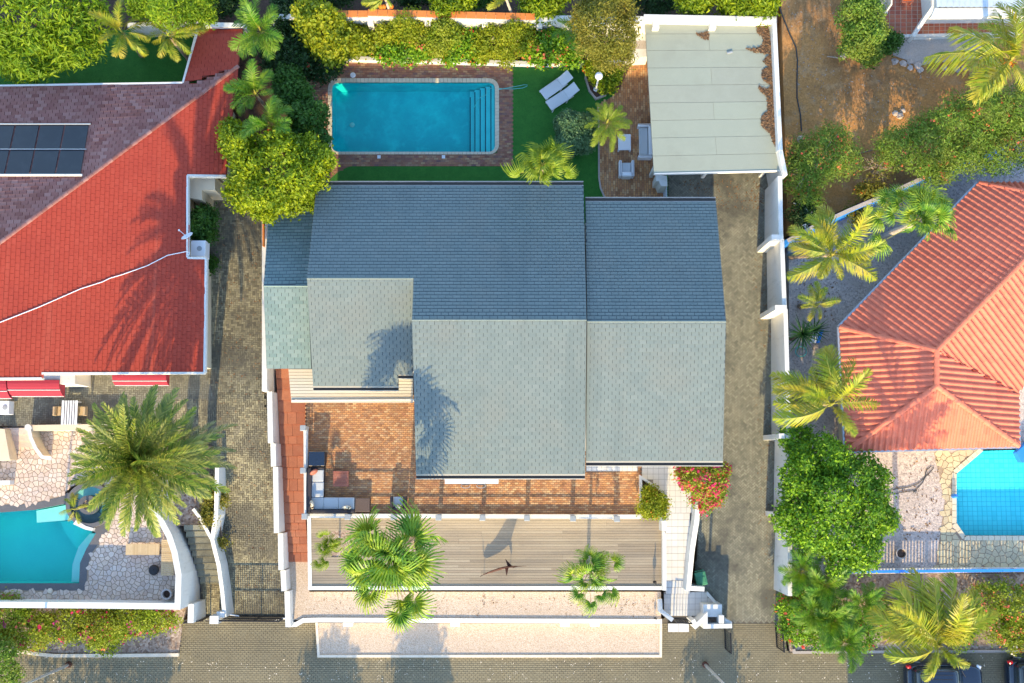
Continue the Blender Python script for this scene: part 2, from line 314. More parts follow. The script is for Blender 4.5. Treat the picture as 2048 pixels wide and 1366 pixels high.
M['metal'] = solid('metal', (.55, .57, .58), .35, None, None, None, .6)
M['awning'] = solid('awning', (.27, .018, .035), .85, None, (40, .06))
M['awning_line'] = solid('awning_line', (.75, .62, .60), .85)
M['bin_green'] = solid('bin_green', (.06, .24, .12), .5)
M['hose_teal'] = solid('hose_teal', (.12, .50, .46), .5)
M['hose_dark'] = solid('hose_dark', (.03, .04, .045), .6)
M['bark'] = solid('bark', (.17, .115, .075), .95, (4, (.28, .22, .16), .6, .5, .7), (20, .25), (18, .7))
M['bark_palm'] = solid('bark_palm', (.34, .25, .17), .95, (5, (.22, .15, .10), .6, .45, .65, (1, 1, 3)), (20, .2), (22, .8))
M['bark_pale'] = solid('bark_pale', (.42, .35, .28), .95, (4, (.30, .24, .19), .6, .5, .7), (20, .2), (18, .5))
M['twig'] = solid('twig', [(.24, .17, .12), (.34, .26, .19), (.42, .34, .27)], .95)
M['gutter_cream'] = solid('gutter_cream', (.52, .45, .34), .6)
M['car_paint'] = solid('car_paint', (.012, .022, .042), .25, None, None, None, .3, .5, 1.0)
M['car_glass'] = solid('car_glass', (.02, .03, .035), .06, None, None, None, 0, .8)
M['car_trim'] = solid('car_trim', (.015, .015, .017), .6)
M['lamp_clear'] = solid('lamp_clear', (.70, .72, .74), .15, None, None, None, .2)
M['lamp_red'] = solid('lamp_red', (.45, .01, .015), .2)
M['rock'] = solid('rock', [(.46, .37, .31), (.56, .47, .41), (.50, .42, .37)], .95, (5, (.36, .28, .23), .5, .5, .7), (20, .15), (10, .5))
M['concrete'] = solid('concrete', (.40, .35, .31), .9, [(.7, (.50, .42, .36), .6, .48, .66), (3, (.33, .29, .26), .5, .5, .7)], (15, .15), (20, .3))
M['corrugated'] = solid('corrugated', (.50, .55, .60), .5, (2, (.38, .42, .46), .5, .5, .7))
M['soil'] = solid('soil', (.085, .05, .035), .95, None, (12, .35), (14, .6))
# leaves
M['lf_lime'] = leafy('lf_lime', [(.13, .20, .004), (.25, .33, .005), (.40, .45, .006), (.18, .26, .005)], .34, patch=(.8, (.07, .15, .006), .6))
M['lf_tree'] = leafy('lf_tree', [(0.051, 0.145, 0.0068), (0.136, 0.289, 0.0119), (0.34, 0.527, 0.0153), (0.085, 0.204, 0.0085)], .30, patch=(.9, (0.0595, 0.17, 0.0102), .6))
M['lf_mango'] = leafy('lf_mango', [(.12, .22, .007), (.24, .36, .012), (.34, .43, .018), (.16, .28, .009)], .40, patch=(.6, (.09, .20, .012), .5))
M['lf_yellow'] = leafy('lf_yellow', [(0.213, 0.273, 0.0102), (0.323, 0.357, 0.0128), (0.391, 0.383, 0.017), (0.255, 0.306, 0.0102)], .40, patch=(.9, (0.136, 0.221, 0.017), .5))
M['lf_green'] = leafy('lf_green', [(0.0274, 0.086, 0.0109), (0.0469, 0.133, 0.0156), (0.0665, 0.164, 0.0204), (0.0391, 0.109, 0.014)], .35, patch=(.9, (0.0782, 0.172, 0.0196), .5))
M['lf_deep'] = leafy('lf_deep', [(0.0109, 0.0374, 0.00816), (0.0204, 0.0578, 0.0122), (0.0306, 0.0748, 0.015), (0.015, 0.0442, 0.00952)], .3, patch=(1.0, (0.034, 0.0816, 0.017), .4))
M['lf_topiary'] = leafy('lf_topiary', [(0.0612, 0.136, 0.0544), (0.102, 0.204, 0.0816), (0.15, 0.258, 0.116), (0.0476, 0.116, 0.0476)], .25)
M['lf_olive'] = leafy('lf_olive', [(0.163, 0.146, 0.0146), (0.245, 0.212, 0.0245), (0.31, 0.262, 0.0408), (0.196, 0.196, 0.0204)], .40, patch=(1.1, (0.131, 0.163, 0.0163), .5))
M['lf_oleander'] = leafy('lf_oleander', [(0.0915, 0.192, 0.0203), (0.163, 0.283, 0.0306), (0.233, 0.335, 0.0458), (0.122, 0.233, 0.0255)], .38, patch=(.8, (0.255, 0.276, 0.0458), .5))
M['lf_boug'] = leafy('lf_boug', [(0.117, 0.191, 0.0106), (0.212, 0.307, 0.016), (0.329, 0.394, 0.0212), (0.16, 0.244, 0.0127)], .4, patch=(.7, (0.36, 0.36, 0.0425), .55))
M['pf_date'] = leafy('pf_date', [(0.0612, 0.122, 0.0153), (0.112, 0.194, 0.0204), (0.214, 0.276, 0.0306), (0.336, 0.347, 0.0612)], .30, .45, (.9, (0.327, 0.285, 0.112), .4))
M['pf_coco'] = leafy('pf_coco', [(0.112, 0.182, 0.0122), (0.225, 0.295, 0.0182), (0.346, 0.378, 0.0225), (0.174, 0.245, 0.0143)], .26, .45, (1.0, (0.429, 0.276, 0.0306), .5))
M['pf_areca'] = leafy('pf_areca', [(0.0425, 0.145, 0.0102), (0.085, 0.23, 0.017), (0.161, 0.306, 0.0213), (0.0595, 0.179, 0.0128)], .38, .45, (1.2, (0.237, 0.306, 0.0213), .45))
M['pf_fan'] = leafy('pf_fan', [(0.062, 0.167, 0.0198), (0.124, 0.278, 0.0296), (0.226, 0.389, 0.0365), (0.093, 0.222, 0.0248)], .28, .42, (1.3, (0.537, 0.535, 0.033), .5))
M['pf_grey'] = leafy('pf_grey', [(0.0796, 0.115, 0.0354), (0.142, 0.168, 0.053), (0.212, 0.221, 0.0972), (0.265, 0.256, 0.142)], .28, .5)
M['pf_lime'] = leafy('pf_lime', [(0.156, 0.243, 0.0156), (0.235, 0.321, 0.0235), (0.297, 0.36, 0.0313), (0.196, 0.282, 0.0235)], .40, .45)
M['pf_dark'] = leafy('pf_dark', [(0.0136, 0.0476, 0.0109), (0.0272, 0.0816, 0.017), (0.0408, 0.109, 0.0238)], .25, .4)
M['rachis'] = solid('rachis', [(.24, .24, .035), (.32, .27, .05)], .6)
M['fl_red'] = leafy('fl_red', [(.55, .03, .02), (.62, .07, .03), (.60, .13, .05)], .3)
M['fl_coral'] = leafy('fl_coral', [(.62, .12, .05), (.66, .19, .08), (.58, .09, .06)], .3)
M['fl_pink'] = leafy('fl_pink', [(.60, .015, .11), (.66, .035, .15), (.62, .05, .09)], .35)
M['fl_magenta'] = leafy('fl_magenta', [(.55, .02, .22), (.60, .05, .26), (.62, .10, .15)], .35)
M['fl_orange'] = leafy('fl_orange', [(.66, .22, .02), (.68, .12, .02)], .3)
M['fl_white'] = leafy('fl_white', [(.70, .68, .62), (.74, .72, .68)], .3)
# ------------------------------------------------------------------ generators
def boxes_np(c, U, Vv, hu, hv, z0, z1, inset=.006):
    """n small blocks: centres c (n,2), axes U,Vv (n,2), half sizes; z0,z1 per-block bottom/top as functions of (x,y)"""
    n = len(c); sg = np.array([(-1, -1), (1, -1), (1, 1), (-1, 1)], float); V = np.zeros((n, 8, 3))
    for k, (a, b) in enumerate(sg):
        lo = c + U * (a * hu)[:, None] + Vv * (b * hv)[:, None]; hi = c + U * (a * (hu - inset))[:, None] + Vv * (b * (hv - inset))[:, None]
        V[:, k, :2] = lo; V[:, k + 4, :2] = hi; V[:, k, 2] = z0(lo[:, 0], lo[:, 1]); V[:, k + 4, 2] = z1(hi[:, 0], hi[:, 1])
    f = np.array([(4, 5, 6, 7), (0, 1, 5, 4), (1, 2, 6, 5), (2, 3, 7, 6), (3, 0, 4, 7)])
    F = (np.arange(n)[:, None, None] * 8 + f[None]).reshape(-1, 4)
    return V.reshape(-1, 3), F
def gz_np(x, y): return (GTOP * np.clip((y - YA) / (YB - YA), 0, 1)) if PROF_NOW[0] is gz else ZPU * np.clip((y - YA) / (YL - YA), 0, 1)
def pavers(name, polys, mat, parent, z=None, pattern='herring', rot=0.0, l=.21, w=.105, gap=.008, h=.012, holes=(), jit=.003):
    """paving blocks laid inside px polygons; z None = on the sloping ground"""
    wp = [[(p.x, p.y) for p in wpoly(q, z)] for q in polys]; hp = [[(p.x, p.y) for p in wpoly(q, z)] for q in holes]
    allp = np.array([p for q in wp for p in q]); lo, hi = allp.min(0) - 1, allp.max(0) + 1; cen = (lo + hi) / 2; R = np.hypot(*(hi - lo)) / 2
    if pattern == 'herring':
        # classic 2:1 herringbone on a grid of side w
        k = int(R / w) + 4; i, j = np.meshgrid(np.arange(-k, k), np.arange(-k, k), indexing='ij'); i = i.ravel(); j = j.ravel()
        m = (i - j) % 4
        a = m == 0; b = m == 2      # horizontal bricks start at cells (i-j)%4==0, vertical ones at ==2
        ch = np.stack([(i[a] + 1) * w, (j[a] + .5) * w], 1); cv = np.stack([(i[b] + 1.5) * w, (j[b] + 0.0) * w], 1)
        cv = np.stack([(i[b] + .5) * w, (j[b] + 0.0) * w], 1)
        c = np.concatenate([ch, cv]); hor = np.concatenate([np.ones(len(ch), bool), np.zeros(len(cv), bool)])
    else:
        kx = int(R / l) + 3; ky = int(R / w) + 3; i, j = np.meshgrid(np.arange(-kx, kx), np.arange(-ky, ky), indexing='ij'); i = i.ravel(); j = j.ravel()
        c = np.stack([(i + .5 * (j % 2)) * l, j * w], 1); hor = np.ones(len(c), bool)
    ca, sa = math.cos(rot), math.sin(rot); A = np.array([[ca, sa], [-sa, ca]]); c = c @ A + cen
    keep = np.zeros(len(c), bool)
    for q in wp: keep |= inside(q, c[:, 0], c[:, 1])
    for q in hp: keep &= ~inside(q, c[:, 0], c[:, 1])
    c = c[keep]; hor = hor[keep]; n = len(c); U = np.where(hor[:, None], np.array([ca, sa]), np.array([-sa, ca])); Vv = np.stack([-U[:, 1], U[:, 0]], 1)
    dz = RNG.normal(0, jit, n); dz8 = None
    zf = gz_np if z is None else (lambda x, y: np.full(len(x), z))
    V, F = boxes_np(c, U, Vv, np.full(n, (l - gap) / 2), np.full(n, (w - gap) / 2), lambda x, y: zf(x, y) - .03, lambda x, y: zf(x, y) + h + dz)
    o = fast(name, V, F, mat, parent); o['kind'] = 'stuff'; return o
def sheet(name, px, mat, z=None, zb=-.6, label=None, cat=None, kind='structure', parent=None, dz=0.0):
    """a slab with the px outline on its top; z None follows the slope"""
    q = wpoly(px, z); b = MB(); zt = [p.z + dz for p in q]
    b.prism([(p.x, p.y) for p in q], zt, [min(zb, t - .05) if zb is not None else t - .2 for t in zt]); o = b.build(name, mat, parent)
    if not parent: tag(o, label, cat, None, kind)
    return o
def slope_sheet(name, px, mat, dz=0.0, label=None, ny=24):
    """a thin sheet that follows the sloping ground, cut from a px outline (outline edges subdivided)"""
    pts = []
    for i in range(len(px)):
        a, b = px[i], px[(i + 1) % len(px)]; k = max(1, int(math.hypot(a[0] - b[0], a[1] - b[1]) / 40))
        pts += [(a[0] + (b[0] - a[0]) * t / k, a[1] + (b[1] - a[1]) * t / k) for t in range(k)]
    q = wpoly(pts); m = MB(); m.prism([(p.x, p.y) for p in q], [p.z + dz for p in q], [p.z - .3 for p in q])
    o = m.build(name, mat); return tag(o, label, None, None, 'structure')

def plane_basis(poly):
    poly = [Vector(p) for p in poly]; n = Vector((0, 0, 0))
    for i in range(len(poly)): n += (poly[i] - poly[0]).cross(poly[(i + 1) % len(poly)] - poly[0])
    n = n.normalized()
    if n.z < 0: n = -n
    down = Vector((n.x * n.z, n.y * n.z, -(n.x ** 2 + n.y ** 2))).normalized(); u = n.cross(down) * -1
    return poly[0].copy(), u, down, n
def fit_plane_z(poly, ref):
    """put the points of poly on the plane through the first three of ref, along their own vertical"""
    o, u, v, n = plane_basis(ref[:3]); return [Vector((p.x, p.y, o.z - (n.x * (p.x - o.x) + n.y * (p.y - o.y)) / n.z)) for p in poly]
def rows(poly, o, u, v, e, ov):
    uv = [((p - o).dot(u), (p - o).dot(v)) for p in poly]; vmax = max(q[1] for q in uv); vmin = min(q[1] for q in uv); k = 0; n = len(uv)
    while vmax - k * e > vmin + .02:
        vb = vmax - k * e; vm = max(vb - e / 2, vmin + .01); xs = []
        for i in range(n):
            (a, b), (c, d) = uv[i], uv[(i + 1) % n]
            if (b > vm) != (d > vm): xs.append(a + (c - a) * (vm - b) / (d - b))
        xs.sort(); yield k, vb, max(vb - e - ov, vmin - .02), [(xs[i], xs[i + 1]) for i in range(0, len(xs) - 1, 2)]
        k += 1
def shingles(roof, poly, mat, w=.36, e=.195, single=0, template=[None], gap=.012, ov=.03):
    """asphalt tabs in courses; the `single` tabs nearest the top become objects, the rest one piece of real geometry"""
    o, u, v, n = plane_basis(poly); T = []
    for k, vb, vt, iv in rows(poly, o, u, v, e, ov):
        for (a, b) in iv:
            x = math.floor(a / w) * w + (w / 2 if k % 2 else 0) - w
            while x < b:
                l, r = max(x, a), min(x + w, b)
                if r - l > .06: T.append((vb, vt, l + gap, r - gap, (r - l) > w * .99 and abs(vb - vt - e - ov) < .01))
                x += w
    full = [i for i, t in enumerate(T) if t[4]]; full.sort(key=lambda i: T[i][0]); ind = set(full[:single])
    og = org(roof); rnd = random.Random(3)
    if single and template[0] is None:
        me = bpy.data.meshes.new('shingle'); W2 = w / 2 - .013
        me.from_pydata([(-W2, 0, .004), (W2, 0, .004), (W2, 1, .036), (-W2, 1, .036), (W2, 1, -.01), (-W2, 1, -.01), (-W2, 0, -.01), (W2, 0, -.01)], [], [(3, 2, 1, 0), (2, 3, 5, 4), (3, 0, 6, 5), (1, 2, 4, 7)]); template[0] = {}
        template.append(me)
    tm = {}
    for i in ind:
        vb, vt, l, r, _ = T[i]; p = o + u * ((l + r) / 2) + v * vt
        if 'me' not in tm: tm['me'] = template[1].copy(); tm['me'].materials.append(mat)
        s = bpy.data.objects.new('shingle', tm['me']); COL.objects.link(s); s.parent = roof
        s.matrix_local = Matrix.Translation(p - og) @ Matrix(((u.x, v.x, n.x), (u.y, v.y, n.y), (u.z, v.z, n.z))).to_4x4() @ Matrix.Diagonal((1, vb - vt, 1, 1))
    R = np.array([T[i][:4] for i in range(len(T)) if i not in ind]); m = len(R)
    if not m: return
    vb, vt, l, r = R.T; j = RNG.normal(0, .002, m); O, U, VV, N = map(np.array, (o, u, v, n))
    def pt(uu, vv, nn): return O + uu[:, None] * U + vv[:, None] * VV + nn[:, None] * N
    z = np.zeros(m); V = np.stack([pt(l, vt, z + .004), pt(r, vt, z + .004), pt(r, vb, z + .036 + j), pt(l, vb, z + .036 + j), pt(r, vb, z - .01), pt(l, vb, z - .01), pt(l, vt, z - .01), pt(r, vt, z - .01)], 1)
    f = np.array([(3, 2, 1, 0), (2, 3, 5, 4), (3, 0, 6, 5), (1, 2, 4, 7)]); F = (np.arange(m)[:, None, None] * 8 + f[None]).reshape(-1, 4)
    q = fast('shingles', V.reshape(-1, 3), F, mat, roof); q['kind'] = 'stuff'
PROF = [(0, 0), (.10, .035), (.24, .07), (.40, .078), (.54, .055), (.66, .012), (.80, 0), (1.0, 0)]
def pantiles(roof, poly, mat, w=.30, e=.36, single=0):
    o, u, v, n = plane_basis(poly); T = []
    for k, vb, vt, iv in rows(poly, o, u, v, e, .05):
        for (a, b) in iv:
            x = math.floor(a / w) * w
            while x < b:
                l, r = max(x, a), min(x + w, b)
                if r - l > .02: T.append((vb, vt, x, l, r, r - l > w * .99 and vb - vt > e))
                x += w
    full = [i for i, t in enumerate(T) if t[5]]; full.sort(key=lambda i: T[i][0]); ind = set(full[:single]); og = org(roof)
    def geo(x, l, r, vt, vb, base):
        vs = []
        for (t, h) in PROF:
            uu = min(max(x + t * w, l), r); vs += [(uu, vt, h + .0), (uu, vb, h + .03), (uu, vb, h * .8 - .005)]
        fs = []
        for i in range(len(PROF) - 1): a = base + i * 3; fs += [(a + 1, a + 4, a + 3, a), (a + 2, a + 5, a + 4, a + 1)]
        return vs, fs
    me = None
    for i in ind:
        vb, vt, x, l, r, _ = T[i]
        if me is None:
            vs, fs = geo(0, 0, w - .004, 0, e + .05, 0); me = bpy.data.meshes.new('roof_tile'); me.from_pydata(vs, [], [f[::-1] for f in fs]); me.materials.append(mat)
        s = bpy.data.objects.new('roof_tile', me); COL.objects.link(s); s.parent = roof
        s.matrix_local = Matrix.Translation(o + u * x + v * vt - og) @ Matrix(((u.x, v.x, n.x), (u.y, v.y, n.y), (u.z, v.z, n.z))).to_4x4()
    V = []; F = []
    for i, (vb, vt, x, l, r, _) in enumerate(T):
        if i in ind: continue
        vs, fs = geo(x, l, r - .004, vt, vb, len(V)); V += vs; F += fs
    if not V: return
    V = np.array(V); W3 = np.array(o) + V[:, :1] * np.array(u) + V[:, 1:2] * np.array(v) + V[:, 2:] * np.array(n)
    q = fast('roof_tiles', W3, np.array(F)[:, ::-1], mat, roof); q['kind'] = 'stuff'
def slab(name, poly, mat, parent, t=.14, lift=0.0):
    n = len(poly); nn = plane_basis(poly)[3]; b = MB(); up = [p - nn * .012 for p in poly]; dn = [Vector((p.x, p.y, p.z - t)) for p in poly]
    a = sum(poly[i].x * poly[(i + 1) % n].y - poly[(i + 1) % n].x * poly[i].y for i in range(n))
    if a < 0: up.reverse(); dn.reverse()
    b.add(up + dn, [tuple(range(n)), tuple(range(2 * n - 1, n - 1, -1))] + [(i, n + i, n + (i + 1) % n, (i + 1) % n) for i in range(n)])
    return b.build(name, mat, parent)
def ridge_caps(roof, a, b, mat, r=.13, step=.42):
    d = b - a; k = max(1, int(d.length / step)); u = d / k; t = u.normalized(); s = t.cross(Vector((0, 0, 1))).normalized(); nn = s.cross(t); me = None; L = u.length
    for i in range(k):
        if me is None:
            vs = []; fs = []
            for (x, rr) in ((0, r), (L + .03, r * 1.12)): vs += [(x, rr * math.cos(q), rr * .75 * math.sin(q)) for q in (math.pi * j / 6 for j in range(7))]
            fs = [(j, j + 1, 8 + j, 7 + j) for j in range(6)] + [tuple(range(7, 14))]
            me = bpy.data.meshes.new('ridge_tile'); me.from_pydata(vs, [], fs); me.materials.append(mat)
        o = bpy.data.objects.new('ridge_tile', me); COL.objects.link(o); o.parent = roof
        p = a + u * i - org(roof); o.matrix_local = Matrix.Translation(p) @ Matrix(((t.x, s.x, nn.x), (t.y, s.y, nn.y), (t.z, s.z, nn.z))).to_4x4()

def voronoi(poly, size, seed):
    """irregular stone outlines filling a world polygon"""
    r = random.Random(seed); xs = [p[0] for p in poly]; ys = [p[1] for p in poly]; pts = []
    nx = int((max(xs) - min(xs)) / size) + 3; ny = int((max(ys) - min(ys)) / size) + 3
    grid = {}
    for i in range(-1, nx):
        for j in range(-1, ny):
            p = (min(xs) + (i + .5 + r.uniform(-.46, .46)) * size, min(ys) + (j + .5 + r.uniform(-.46, .46)) * size); grid[(i, j)] = p
    out = []
    for (i, j), p in grid.items():
        if not inside(poly, np.array([p[0]]), np.array([p[1]]))[0]: continue
        c = [(p[0] - size * 1.3, p[1] - size * 1.3), (p[0] + size * 1.3, p[1] - size * 1.3), (p[0] + size * 1.3, p[1] + size * 1.3), (p[0] - size * 1.3, p[1] + size * 1.3)]
        for di in range(-2, 3):
            for dj in range(-2, 3):
                q = grid.get((i + di, j + dj))
                if q is None or (di == 0 and dj == 0): continue
                mx, my = (p[0] + q[0]) / 2, (p[1] + q[1]) / 2; nx_, ny_ = q[0] - p[0], q[1] - p[1]; L = math.hypot(nx_, ny_); nx_, ny_ = nx_ / L, ny_ / L
                g = .010; d = []; k = len(c)
                for a in range(k):
                    A, B = c[a], c[(a + 1) % k]; da = (A[0] - mx) * nx_ + (A[1] - my) * ny_ + g; db = (B[0] - mx) * nx_ + (B[1] - my) * ny_ + g
                    if da <= 0: d.append(A)
                    if (da < 0) != (db < 0) and da != db: t = da / (da - db); d.append((A[0] + (B[0] - A[0]) * t, A[1] + (B[1] - A[1]) * t))
                c = d
                if len(c) < 3: break
            if len(c) < 3: break
        if len(c) >= 3: out.append(c)
    return out
def flagstones(parent, px, z, size, mat, seed, name='paving_stone', limit=300, h=.02, skip=()):
    poly = [(p.x, p.y) for p in wpoly(px, z)]; sk = [[(p.x, p.y) for p in wpoly(q, z)] for q in skip]; r = random.Random(seed); rest = MB()
    cells = voronoi(poly, size, seed)
    def area(c): return abs(sum(c[i][0] * c[(i + 1) % len(c)][1] - c[(i + 1) % len(c)][0] * c[i][1] for i in range(len(c)))) / 2
    cells.sort(key=area, reverse=True); k = 0
    for c in cells:
        cx = sum(p[0] for p in c) / len(c); cy = sum(p[1] for p in c) / len(c)
        if any(inside(q, np.array([cx]), np.array([cy]))[0] for q in sk): continue
        b = MB() if k < limit else rest; hh = z + h + r.uniform(-.005, .005); k += 1
        t = [(cx + (p[0] - cx) * .95, cy + (p[1] - cy) * .95) for p in c]; n = len(c)
        a = sum(c[i][0] * c[(i + 1) % n][1] - c[(i + 1) % n][0] * c[i][1] for i in range(n))
        if a < 0: c = c[::-1]; t = t[::-1]
        b.add([(p[0], p[1], z - .02) for p in c] + [(p[0], p[1], hh) for p in t], [tuple(range(n, 2 * n))] + [(i, (i + 1) % n, n + (i + 1) % n, n + i) for i in range(n)])
        if b is not rest: b.build(name, mat, parent)
    if rest.v: rest.build(name + 's', mat, parent)['kind'] = 'stuff'

# ------------------------------------------------------------------ plants
def water(name, pts, z, mat, parent):
    q = [(p.x, p.y) for p in pts]; n = len(q); a = sum(q[i][0] * q[(i + 1) % n][1] - q[(i + 1) % n][0] * q[i][1] for i in range(n))
    if a < 0: q = q[::-1]
    b = MB(); b.add([(x, y, z) for x, y in q], [tuple(range(n))]); return b.build(name, mat, parent)
def leaf_cloud(C, D, leaf, wr, spread, n_per, rng, up=.55, jit=.75):
    """leaf rhombs round clump centres C (n,3) with outward directions D"""
    n = len(C); c = np.repeat(C, n_per, 0) + rng.normal(0, 1, (n * n_per, 3)) * spread * np.array([1, 1, .75]); d = np.repeat(D, n_per, 0); N = len(c)
    nn = d * .6 + np.array([0, 0, up]) + rng.normal(0, jit, (N, 3)); nn /= np.linalg.norm(nn, axis=1)[:, None]
    a = rng.normal(0, 1, (N, 3)) + d * .5; a -= nn * (a * nn).sum(1)[:, None]; a /= np.linalg.norm(a, axis=1)[:, None]; b = np.cross(nn, a)
    L = leaf * np.exp(rng.normal(0, .28, N)).clip(.45, 1.7)[:, None]
    V = np.stack([c - a * L * .5, c + b * L * wr * .5 - a * L * .02, c + a * L * .5 - nn * L * .12, c - b * L * wr * .5 - a * L * .02], 1)
    return V.reshape(-1, 3), np.arange(N * 4).reshape(-1, 4)
def lobes_of(lobes, sub, rng):
    out = []
    for (c, r) in lobes:
        c = np.array(c, float); r = np.array(r, float)
        if sub <= 0: out.append((c, r)); continue
        out.append((c, r * .78))
        for _ in range(sub):
            d = rng.normal(0, 1, 3); d[2] = abs(d[2]) * .8 - .15; d /= np.linalg.norm(d); k = rng.uniform(.26, .46)
            out.append((c + d * r * (1 - k * .75), r * k * rng.uniform(.85, 1.15)))
    return out
def crown(name, lobes, n, leaf, mat, parent, wr=.5, spread=.13, n_per=10, sub=10, seed=1, low=-.35, up=.55, jit=.75):
    """lobes: (centre, (rx,ry,rz)); n leaves in all"""
    rng = np.random.default_rng(seed); L = lobes_of(lobes, sub, rng); ar = np.array([(r[0] * r[1] + r[0] * r[2] + r[1] * r[2]) for _, r in L]); ar = ar / ar.sum()
    CC = []; DD = []
    for (c, r), a in zip(L, ar):
        k = max(3, int(n * 1.9 / n_per * a)); d = rng.normal(0, 1, (k * 2, 3)); d /= np.linalg.norm(d, axis=1)[:, None]; d = d[d[:, 2] > low][:k]
        ph = rng.uniform(0, 6.28, 3); w = 1 + .10 * np.sin(d[:, 0] * 5 + ph[0]) + .10 * np.sin(d[:, 1] * 6 + ph[1]) + .06 * np.sin(d[:, 2] * 7 + ph[2])
        rad = (1 - .35 * rng.random(len(d)) ** 2) * w; p = c + d * r * rad[:, None]; ok = np.ones(len(p), bool)
        for (c2, r2) in L:
            if c2 is c: continue
            ok &= (((p - c2) / r2) ** 2).sum(1) > .55
        CC.append(p[ok]); DD.append(d[ok])
    C = np.concatenate(CC); D = np.concatenate(DD); V, F = leaf_cloud(C, D, leaf, wr, spread, n_per, rng, up, jit)
    o = fast(name, V, F, mat, parent); o['kind'] = 'stuff'; return C, D
def blossoms(C, D, n, size, mat, parent, seed=5, name='blossoms', top=True, out=.06):
    rng = np.random.default_rng(seed); i = rng.choice(len(C), min(n, len(C)), replace=False); c = C[i] + D[i] * out
    V, F = leaf_cloud(c, D[i], size, .9, size * .8, 5, rng, .8, .5); o = fast(name, V, F, mat, parent); o['kind'] = 'stuff'
def px_lobe(px, py, rpx, z, rz=None, ry=None):
    c = P(px, py, z); r = rpx * PXM * (CAMH - z) / CAMH
    return ((c.x, c.y, z), (r, (ry * PXM * (CAMH - z) / CAMH) if ry else r, rz if rz else r * .8))
def limbs(b, base, tips, r, rng):
    base = Vector(base); top = sum((Vector(t) for t in tips), Vector()) / len(tips); fork = base.lerp(Vector((base.x * .6 + top.x * .4, base.y * .6 + top.y * .4, top.z)), .5)
    b.tube([base - Vector((0, 0, .1)), base.lerp(fork, .5) + Vector((rng.uniform(-.08, .08), rng.uniform(-.08, .08), 0)), fork], [r * 1.25, r, r * .85], 9)
    for t in tips:
        t = Vector(t); m = fork.lerp(t, .5) + Vector((rng.uniform(-.2, .2), rng.uniform(-.2, .2), .25)); b.tube([fork, m, t], [r * .6, r * .42, r * .16], 6)
def tree(name, label, cat, lobes, mat, n=9000, leaf=.17, wr=.5, base=None, r=.14, bark='bark', sub=9, seed=1, group=None, spread=.14, n_per=10, low=-.35, flowers=None, up=.55, zb=None, jit=.75, twigs=0):
    """lobes in photo pixels: (px,py,rpx,z[,rz[,ry]])"""
    L = [px_lobe(*l) for l in lobes]; m = max(L, key=lambda q: q[1][0])
    bx, by = (m[0][0], m[0][1]) if base is None else (P(*base, 0 if zb is None else zb).x, P(*base, 0 if zb is None else zb).y); z0 = gz(by) if zb is None else zb
    t = thing(name, label, cat, (bx, by, z0), group); rng = random.Random(seed)
    b = MB(); limbs(b, (bx, by, z0), [q[0] for q in L] if len(L) > 1 else [(m[0][0] + m[1][0] * dx, m[0][1] + m[1][1] * dy, m[0][2] + m[1][2] * .2) for dx, dy in ((.5, .1), (-.45, .3), (0, -.5), (.1, .45))], r, rng)
    if twigs:
        for _ in range(twigs):
            q = rng.choice(L); d = Vector((rng.gauss(0, 1), rng.gauss(0, 1), abs(rng.gauss(0, .8)))).normalized(); c = Vector(q[0]); e = c + Vector((d.x * q[1][0], d.y * q[1][1], d.z * q[1][2])) * rng.uniform(.8, 1.02)
            b.tube([Vector((bx, by, z0 + .2)).lerp(c, .6), c.lerp(e, .5) + Vector((rng.uniform(-.1, .1),) * 3), e], [.035, .022, .008], 4)
    b.build('trunk', M[bark], t)
    C, D = crown('crown', L, n, leaf, M[mat], t, wr, spread, n_per, sub, seed, low, up, jit)
    for k, fl in enumerate(flowers or []): blossoms(C, D, fl[1], fl[2], M[fl[0]], t, seed + 9 + k)
    return t

